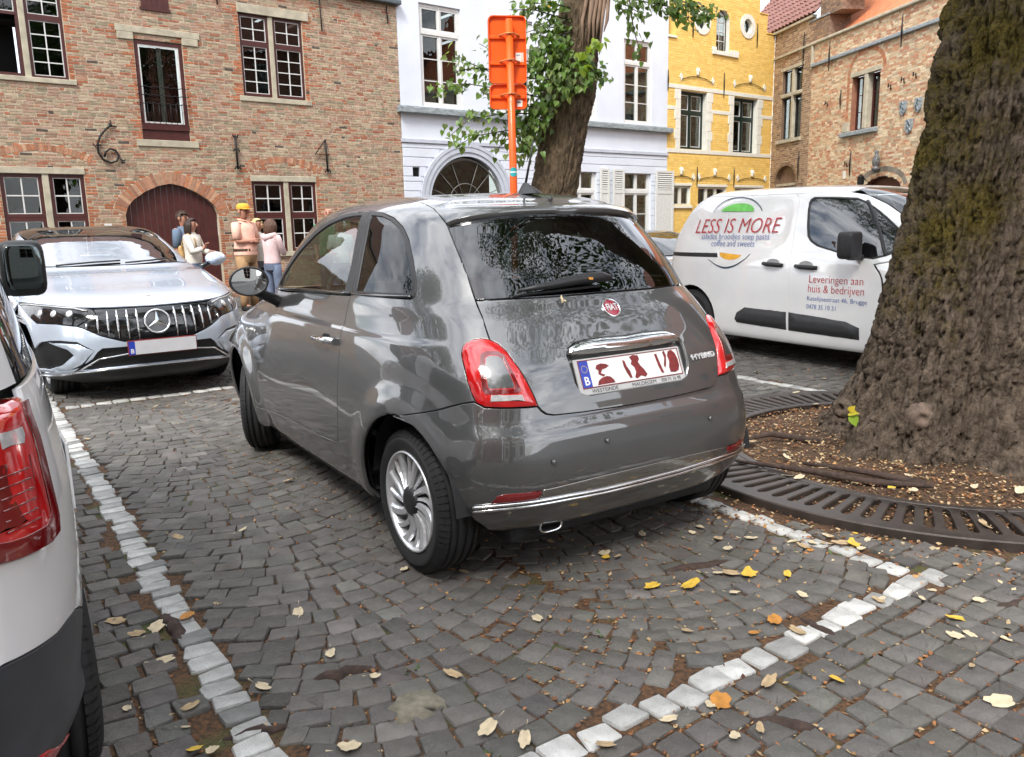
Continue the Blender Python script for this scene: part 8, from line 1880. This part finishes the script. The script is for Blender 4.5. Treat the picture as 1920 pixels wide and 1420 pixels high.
# ------------------------------------------------------------------ road sign seen from behind
M_ORANGE = M('orange_sign_paint', (.90, .115, .008), rough=.38, var=.06, scale=6, coat=.2)
def road_sign():
    R = thing('road_sign', 'orange signpost with two plates seen from behind, a teal sticker on its post', 'road sign', (.055, 8.6, 0))
    mb = MB(); mb.tube([(0, 0, 0), (.004, 0, 1.7), (-.012, 0, 3.38)], .038, 16); mb.lathe([(.038, 3.375), (.030, 3.395), (.001, 3.40)], 16, 'z', (-.012, 0, 0)); mb.build('post', M_ORANGE, R)
    rz = .14
    def plate(z0, z1, w0, ribs):
        P = link('sign_plate', None, None, R, (-.035, .055, 0), (0, 0, rz)); r_ = .045; pts = []
        for cx, cz, a0 in ((w0 - r_, z1 - r_, 0), (-w0 + r_, z1 - r_, 90), (-w0 + r_, z0 + r_, 180), (w0 - r_, z0 + r_, 270)):
            for k in range(6): a = math.radians(a0 + k * 18); pts.append((cx + r_ * math.cos(a), cz + r_ * math.sin(a)))
        mb = MB(); mb.prism(pts, .0, .012); mb.build('plate_back', M_ORANGE, P)
        n = len(pts); c = ((0), (z0 + z1) / 2); inn = [(x * .955, c[1] + (z - c[1]) * .97) for x, z in pts]
        mb = MB(); V = [(x, -.028, z) for x, z in pts] + [(x, -.028, z) for x, z in inn] + [(x, .0, z) for x, z in pts] + [(x, -.0, z) for x, z in inn]
        mb.add(V, [q for i in range(n) for j in ((i + 1) % n,) for q in ((i, j, n + j, n + i), (i, i + 2 * n, j + 2 * n, j), (n + i, n + j, 3 * n + j, 3 * n + i))]); mb.build('plate_rim', M_ORANGE, P)
        mb = MB(); mb.prism(pts, .012, .022); mb.build('plate_front', M('sign_blue', (.02, .07, .40), rough=.35), P)
        for z in ribs:
            mb = MB(); mb.box(-w0 * .93, w0 * .93, -.024, -.002, z - .016, z + .016, .004); mb.build('rib', M_ORANGE, P)
            mb = MB(); mb.tube([(-.085, -.03, z + .012), (-.045, -.045, z + .02), (-.02, -.100, z + .022), (.05, -.105, z + .022), (.085, -.045, z + .02), (.12, -.03, z + .012)], .009, 6); o = mb.build('clamp', M('zinc_clamp_%d' % int(z * 100), (.60, .22, .08), rough=.45, metal=.3), P)
        return P
    a = plate(2.785, 3.435, .192, (3.23, 2.98)); b = plate(2.535, 2.775, .190, (2.655,))
    mp_ = M('sticker_print', (.75, .75, .72), rough=.5)
    mb = MB(); mb.box(.085, .165, -.006, -.002, 2.995, 3.085); s1 = mb.build('sticker', mp_, a); mb = MB(); mb.box(.090, .13, -.0075, -.006, 3.058, 3.066); mb.build('print_line', M('print_grey', (.2, .25, .35), rough=.6), s1); mb = MB(); mb.box(.146, .152, -.0075, -.006, 3.0, 3.08); mb.build('print_line', M('print_ochre', (.6, .42, .08), rough=.6), s1)
    mb = MB(); mb.box(.090, .145, -.006, -.002, 2.56, 2.63); s2 = mb.build('sticker', mp_, b); mb = MB(); mb.box(.094, .13, -.0075, -.006, 2.598, 2.612); mb.build('print_line', M('print_dark', (.1, .1, .12), rough=.6), s2)
    V = []; n = 20; mb = MB()
    def onpost(a, z): q = -math.pi / 2 + a / .041; return (.0405 * math.cos(q) + .003, .0405 * math.sin(q), z)
    for rr in (.0, .02, .047): V += [onpost(rr * math.cos(2 * math.pi * k / n), 1.905 + rr * math.sin(2 * math.pi * k / n)) for k in range(n)]
    mb.add(V, [(j * n + k, j * n + (k + 1) % n, (j + 1) * n + (k + 1) % n, (j + 1) * n + k) for j in (0, 1) for k in range(n)], True); mb.build('round_sticker', M('teal_sticker', (.02, .36, .38), rough=.45), R, fix=False)
    mb = MB(); mb.add([onpost(a, z) for z in (1.897, 1.912) for a in (-.04, -.02, 0, .02, .04)], [(i, i + 1, i + 6, i + 5) for i in range(4)]); o = mb.build('sticker_band', mp_, R); o.location = (0, -.0008, 0)
road_sign()
# ------------------------------------------------------------------ people by the gate
M_SKIN = M('skin', (.44, .215, .145), rough=.55, var=.12, scale=14)
def skin_mesh(J, E, sub=2, root=None):
    """one continuous surface grown over a skeleton"""
    names = list(J); me = bpy.data.meshes.new('sk'); me.from_pydata([J[k][:3] for k in names], [(names.index(a), names.index(b)) for a, b in E], [])
    ob = bpy.data.objects.new('sk', me); COL.objects.link(ob); md = ob.modifiers.new('s', 'SKIN'); md.use_smooth_shade = True; md.branch_smoothing = .6
    if not me.skin_vertices: me.attributes
    for i, k in enumerate(names):
        v = me.skin_vertices[0].data[i]; rr = J[k][3]; v.radius = (rr, rr) if not isinstance(rr, tuple) else rr
        v.use_root = (k == (root or names[0]))
    sb = ob.modifiers.new('u', 'SUBSURF'); sb.levels = sub; sb.render_levels = sub
    dg = bpy.context.evaluated_depsgraph_get(); dg.update(); m2 = bpy.data.meshes.new_from_object(ob.evaluated_get(dg)); bpy.data.objects.remove(ob); bpy.data.meshes.remove(me); m2.shade_smooth()
    return m2
def person(label, loc, rz, H, pose, shirt, trousers, hair, male=True, shirt_kind='shirt', sleeve=1.0, extra=None, group='people talking by the gate'):
    """pose: joint overrides in a 1.75 m frame, facing +x, left = +y"""
    R = thing('person', label, 'person', loc, rz, group); k = H / 1.75; R.scale = (k, k, k)
    sw = .19 if male else .165; hw = .10
    J = dict(pelvis=(0, 0, .95, (.13, .16)), waist=(0, 0, 1.08, (.11, .145 if male else .125)), chest=(.0, 0, 1.27, (.125, .175 if male else .15)), neck0=(-.01, 0, 1.44, .07), neck=(.005, 0, 1.50, .052), jaw=(.025, 0, 1.56, .064), head=(.02, 0, 1.645, .094), crown=(.0, 0, 1.72, .062),
             shL=(0, sw, 1.41, .062), elL=(0, sw + .05, 1.13, .045), wrL=(.08, sw + .03, .90, .03), haL=(.10, sw + .03, .82, .033), shR=(0, -sw, 1.41, .062), elR=(0, -sw - .05, 1.13, .045), wrR=(.08, -sw - .03, .90, .03), haR=(.10, -sw - .03, .82, .033),
             hiL=(0, hw, .88, .098), knL=(.02, hw + .01, .49, .062), anL=(0, hw + .02, .10, .042), toL=(.15, hw + .03, .04, .036), hiR=(0, -hw, .88, .098), knR=(.02, -hw - .01, .49, .062), anR=(0, -hw - .02, .10, .042), toR=(.15, -hw - .03, .04, .036))
    J.update(pose)
    E = [('pelvis', 'waist'), ('waist', 'chest'), ('chest', 'neck0'), ('neck0', 'neck'), ('neck', 'jaw'), ('jaw', 'head'), ('head', 'crown')]
    for s in 'LR': E += [('neck0', 'sh' + s), ('sh' + s, 'el' + s), ('el' + s, 'wr' + s), ('wr' + s, 'ha' + s), ('pelvis', 'hi' + s), ('hi' + s, 'kn' + s), ('kn' + s, 'an' + s), ('an' + s, 'to' + s)]
    body = link('body', skin_mesh(J, E, root='pelvis'), M_SKIN, R)
    fat = lambda q, f, a: (q[0], q[1], q[2], tuple(x * f + a for x in q[3]) if isinstance(q[3], tuple) else q[3] * f + a)
    ms = M('cloth_%s' % label[:18], shirt, rough=.85, var=.10, scale=9, bump=.004, bscale=22); ml_ = M('legs_%s' % label[:18], trousers, rough=.85, var=.15, scale=10)
    w_ = 1.0 if male else .88; bel = .03 if 'waist' in pose else 0
    def loft(mb, rings, n=20):
        V = [(x + a * math.cos(2 * math.pi * k / n), b * math.sin(2 * math.pi * k / n), z) for x, z, a, b in rings for k in range(n)]
        mb.add(V, [(i * n + k, i * n + (k + 1) % n, (i + 1) * n + (k + 1) % n, (i + 1) * n + k) for i in range(len(rings) - 1) for k in range(n)], True)
    mb = MB(); loft(mb, [(0, .93, .150 + bel, .185 * w_ + bel * .4), (.005, 1.0, .152 + bel, .185 * w_ + bel * .4), (.008, 1.08, .150 + bel, .175 * w_ + bel * .4), (.005, 1.20, .152, .185 * w_), (0, 1.33, .150, .205 * w_), (0, 1.40, .130, .200 * w_), (-.005, 1.445, .098, .150 * w_), (0, 1.475, .076, .092), (.002, 1.50, .068, .072)])
    for s in 'LR':
        a, e, q = (np.array(J[n + s][:3]) for n in ('sh', 'el', 'wr')); P = [a + (0, 0, .0), a * .72 + e * .28, a + (e - a) * min(1, sleeve)]; rr = [.082 * w_, .076 * w_, .066 * w_]
        if sleeve > 1: P += [e * .55 + q * .45, e * .05 + q * .95]; rr += [.056, .044]
        mb.tube([a * .8 + np.array([0, 0, 1.38]) * .2] + P, [.07 * w_] + rr, 12)
    mb.build(shirt_kind, ms, R, fix=False)
    mb = MB(); loft(mb, [(0, .80, .13, .185 * w_), (0, .90, .148 + bel, .188 * w_), (0, .99, .146 + bel, .176 * w_ + bel * .4), (0, 1.03, .142 + bel, .170 * w_ + bel * .4)])
    for s in 'LR':
        a, e, q = (np.array(J[n + s][:3]) for n in ('hi', 'kn', 'an')); mb.tube([a + (0, 0, .02), a * .6 + e * .4, e, e * .4 + q * .6, q + (0, 0, -.02)], [.108 * w_, .10 * w_, .080, .075, .072], 12)
    mb.build('trousers', ml_, R, fix=False)
    for s in 'LR': mb = MB(); a = J['to' + s]; rbox(mb, a[0] - .07, a[1], .045, .14, .05, .045, .6); mb.build('shoe', M_BLACKP, R)
    h = np.array(J['head'][:3])
    # face: nose, eyes, brow, mouth, ears
    f = MB(); f.tube([h + (.088, 0, .02), h + (.118, 0, -.025), h + (.098, 0, -.042)], [.012, .019, .014], 8); f.build('nose', M_SKIN, body)
    for s in (1, -1):
        f = MB(); rbox(f, h[0] + .086, h[1] + .034 * s, h[2] + .014, .012, .014, .008, .9, 10, 6); f.build('eye', M_DARKIN, body)
        f = MB(); f.tube([h + (.093, .05 * s, .036), h + (.10, .03 * s, .040), h + (.098, .014 * s, .034)], .005, 5); f.build('brow', M('brow_%s' % label[:12], [c * .6 for c in hair[0]], rough=.9) if s > 0 else bpy.data.materials['brow_%s' % label[:12]], body)
        f = MB(); rbox(f, h[0] - .01, h[1] + .094 * s, h[2] - .005, .024, .011, .034, .8, 10, 6); f.build('ear', M_SKIN, body)
    f = MB(); f.tube([h + (.078, .026, -.068), h + (.094, 0, -.070), h + (.078, -.026, -.068)], .006, 5); f.build('mouth', M('lips_%s' % label[:12], (.33, .11, .09), rough=.5), body)
    # hands: palm grown with the body; five fingers on each
    for s in 'LR':
        a, b = np.array(J['wr' + s][:3]), np.array(J['ha' + s][:3]); d = (b - a) / np.linalg.norm(b - a); sd_ = np.cross(d, [0, 0, 1.]); sd_ = sd_ / max(.05, np.linalg.norm(sd_)); nn = np.cross(d, sd_)
        for i, l in enumerate((.070, .080, .076, .060)):
            o = b + sd_ * (.024 - .016 * i); mb = MB(); mb.tube([o, o + d * l * .5 + nn * .006, o + d * l * .8 + nn * .024], [.0095, .0085, .007], 6); mb.build('finger', M_SKIN, body)
        mb = MB(); mb.tube([b + sd_ * .026 - d * .03, b + sd_ * .05 + d * .01, b + sd_ * .052 + d * .04], [.011, .010, .008], 6); mb.build('finger', M_SKIN, body)
    hc, ln, kind = hair
    if kind:
        mh = M('hair_%s' % label[:16], hc, rough=.6, var=.35, scale=50, stretch=(1, 1, .25), bump=.004, bscale=60); mb = MB(); n, m = 28, 14; V = []
        for j in range(m + 1):
            a = math.pi * .5 - j / m * (math.pi * (.62 if ln == 0 else .60))
            for i in range(n):
                b = 2 * math.pi * i / n; front = max(0, math.cos(b)); lim = -.9 if front < .35 else .45 + .25 * front
                a2 = max(a, math.asin(min(.98, lim)) if lim > -.9 else -1.2); rr = .108 + .006 * mnoise.noise(Vector((math.cos(b) * 3, math.sin(b) * 3, j * .6)))
                V.append((h[0] - .006 + rr * 1.05 * math.cos(a2) * math.cos(b), h[1] + rr * .95 * math.cos(a2) * math.sin(b), h[2] + .012 + rr * math.sin(a2)))
        mb.add(V, [(j * n + i, j * n + (i + 1) % n, (j + 1) * n + (i + 1) % n, (j + 1) * n + i) for j in range(m) for i in range(n)], True)
        if ln:
            for i in range(16):
                b = math.pi * (.42 + 1.16 * i / 15); c, s_ = math.cos(b), math.sin(b)
                mb.tube([h + (.095 * c, .092 * s_, .06), h + (.112 * c, .108 * s_, -.02), h + (.11 * c - .01, .105 * s_, -.02 - ln * .5), h + (.09 * c - .02, .09 * s_, -.02 - ln)], [.02, .026, .026, .014], 6)
        else:
            for i in range(26):
                b = rnd.uniform(0, 6.28); a = rnd.uniform(.4, 1.5); d = Vector((math.cos(a) * math.cos(b), math.cos(a) * math.sin(b), math.sin(a))); p = Vector(h) + Vector((-.006, 0, .012)) + d * .10
                mb.tube([p, p + d * .02 + Vector((rnd.uniform(.0, .03), rnd.uniform(-.02, .02), .004))], [.018, .008], 5)
        mb.build('hair', mh, R)
    if extra: extra(R, J, h)
    return R
X = lambda px, d: (px - 954) / 1511.12 * d
def cap(R, J, h):
    mc = M('yellow_cap', (.72, .36, .035), rough=.8, var=.1, scale=20); mb = MB(); mb.lathe([(.107, .030), (.107, .06), (.099, .092), (.068, .118), (.001, .126)], 22, 'z', (h[0] - .004, h[1], h[2])); c = mb.build('cap', mc, R)
    mb = MB(); V = []; n = 12
    for i in range(n + 1):
        a = -1.15 + 2.3 * i / n; V += [(h[0] + .105 * math.cos(a), h[1] + .105 * math.sin(a), h[2] + .036), (h[0] + (.125 + .085 * math.cos(a)) * math.cos(a * .8), h[1] + .125 * math.sin(a) * 1.0, h[2] + .022), (h[0] + .105 * math.cos(a), h[1] + .105 * math.sin(a), h[2] + .028)]
    mb.add(V, [q for i in range(n) for q in ((3 * i, 3 * i + 3, 3 * i + 4, 3 * i + 1), (3 * i + 1, 3 * i + 4, 3 * i + 5, 3 * i + 2))], True); mb.build('cap_peak', mc, c)
    mb = MB(); mb.lathe([(.196, .985), (.202, .99), (.202, 1.03), (.196, 1.035)], 24); b = mb.build('belt', M('brown_belt', (.06, .025, .012), rough=.6), R); b.scale = (.92, 1.0, 1)
    mb = MB(); mb.tube([(.085, .03, 1.47), (.06, .075, 1.49), (0, .085, 1.50), (-.06, .06, 1.51), (-.075, 0, 1.51), (-.06, -.06, 1.51), (0, -.085, 1.50), (.06, -.075, 1.49), (.085, -.03, 1.47)], .016, 7); mb.build('collar', M('collar_cloth', (.78, .42, .30), rough=.85), R)
def straps(R, J, h):
    m_ = M('tan_strap', (.42, .26, .10), rough=.8)
    for s in (1, -1):
        mb = MB(); mb.tube([(-.16, .07 * s, 1.08), (-.165, .09 * s, 1.25), (-.10, .10 * s, 1.42), (0, .11 * s, 1.475), (.11, .10 * s, 1.38), (.14, .10 * s, 1.22)], .014, 6); mb.build('strap', m_, R)
    mb = MB(); rbox(mb, -.20, 0, 1.12, .06, .10, .14, .5); mb.build('small_backpack', m_, R)
def hood(R, J, h):
    mb = MB(); mb.tube([(.06, .08, 1.45), (0, .12, 1.46), (-.08, .10, 1.44), (-.12, 0, 1.40), (-.08, -.10, 1.44), (0, -.12, 1.46), (.06, -.08, 1.45)], [.03, .045, .055, .07, .055, .045, .03], 9); mb.build('hood', M('pink_hood', (.66, .46, .46), rough=.9, var=.12), R)
D = 14.0
hips = {}
person('man with tousled brown hair in a blue grey shirt before the gate', (X(340, D), D + .3, 0), math.radians(-8), 1.70, dict(elL=(.06, .22, 1.14, .045), wrL=(.22, .12, 1.08, .03), haL=(.29, .08, 1.10, .033)), (.12, .17, .24), (.05, .06, .09), ((.045, .025, .014), 0, True))
person('woman with long dark hair, cream top and tan backpack straps raising her hand', (X(377, D), D - .2, 0), math.radians(-10), 1.58, dict(elR=(.12, -.22, 1.14, .045), wrR=(.32, -.16, 1.20, .03), haR=(.37, -.15, 1.27, .033), elL=(.1, .2, 1.14, .045), wrL=(.26, .16, 1.12, .03), haL=(.33, .14, 1.14, .033)), (.62, .58, .52), (.10, .14, .22), ((.030, .016, .010), .20, True), male=False, shirt_kind='cardigan', sleeve=1.5, extra=straps)
person('man in yellow cap and salmon shirt standing with folded arms', (X(466, D), D, 0), math.radians(-22), 1.80, dict(elR=(.05, -.25, 1.14, .048), wrR=(.20, -.06, 1.16, .033), haR=(.20, .05, 1.18, .035), elL=(.05, .25, 1.14, .048), wrL=(.22, .06, 1.13, .033), haL=(.21, -.05, 1.15, .035), waist=(.01, 0, 1.08, (.12, .15))), (.84, .50, .39), (.36, .22, .11), ((.3, .25, .2), 0, False), sleeve=.85, extra=cap)
person('woman with short blonde hair peering over the pink hoodie', (X(490, D + .5), D + .5, 0), math.radians(-25), 1.56, {}, (.62, .60, .55), (.10, .10, .12), ((.62, .46, .22), .07, True), male=False)
person('woman with brown hair in a pale pink hoodie seen from behind', (X(514, D - .3), D - .3, 0), math.radians(60), 1.54, dict(elL=(.1, .2, 1.14, .045), wrL=(.22, .1, 1.1, .03), haL=(.27, .05, 1.12, .033), elR=(.1, -.2, 1.14, .045), wrR=(.22, -.1, 1.1, .03), haR=(.27, -.05, 1.12, .033)), (.68, .50, .50), (.12, .15, .22), ((.085, .038, .022), .17, True), male=False, shirt_kind='hoodie', sleeve=1.5, extra=hood)
person('bald man whose head shows above the roof of the grey hatchback', (X(623, D), D, 0), math.radians(-80), 1.73, {}, (.035, .22, .09), (.06, .06, .07), ((.3, .2, .15), 0, False))
person('woman with white hair and white top seen through the hatchback side window', (X(643, D - .5), D - .5, 0), math.radians(-95), 1.52, dict(elR=(.12, -.2, 1.14, .045), wrR=(.28, -.05, 1.10, .03), haR=(.33, .0, 1.12, .033)), (.66, .68, .70), (.10, .12, .2), ((.68, .66, .62), .06, True), male=False, sleeve=.9)
person('blonde woman in red top beside the white haired woman, behind the hatchback window', (X(672, D), D, 0), math.radians(-110), 1.6, {}, (.5, .08, .05), (.08, .09, .12), ((.60, .44, .20), .16, True), male=False)

o = link('fallen_leaf', LEAFM['o'][2], loc=(0, 0, 0), label='small orange leaf caught on the black rear wiper of the grey hatchback', cat='leaf')
_R = bpy.data.objects['grey_hatchback']; _m = Matrix.Translation(_R.location) @ _R.rotation_euler.to_matrix().to_4x4()
o.matrix_world = _m @ Matrix.Translation((-.292, .09, 1.155)) @ orient((-.8, .1, .5)) @ Matrix.Diagonal((.55, .45, .6, 1))

mb = MB(); mb.tube([(0, -.012, .002), (.004, 0, .006), (.002, .012, .004), (.006, .022, .002)], [.004, .006, .005, .002], 6); mb.tube([(.004, 0, .006), (.016, -.006, .008)], [.003, .005], 5)
o = mb.build('seed_stalk', M_LEAFC[0], label='tiny pale seed stalk stuck on the tailgate just below the rear window', cat='seed stalk')
o.matrix_world = _m @ Matrix.Translation((-.292, .232, 1.078)) @ orient((-.9, .1, .45))
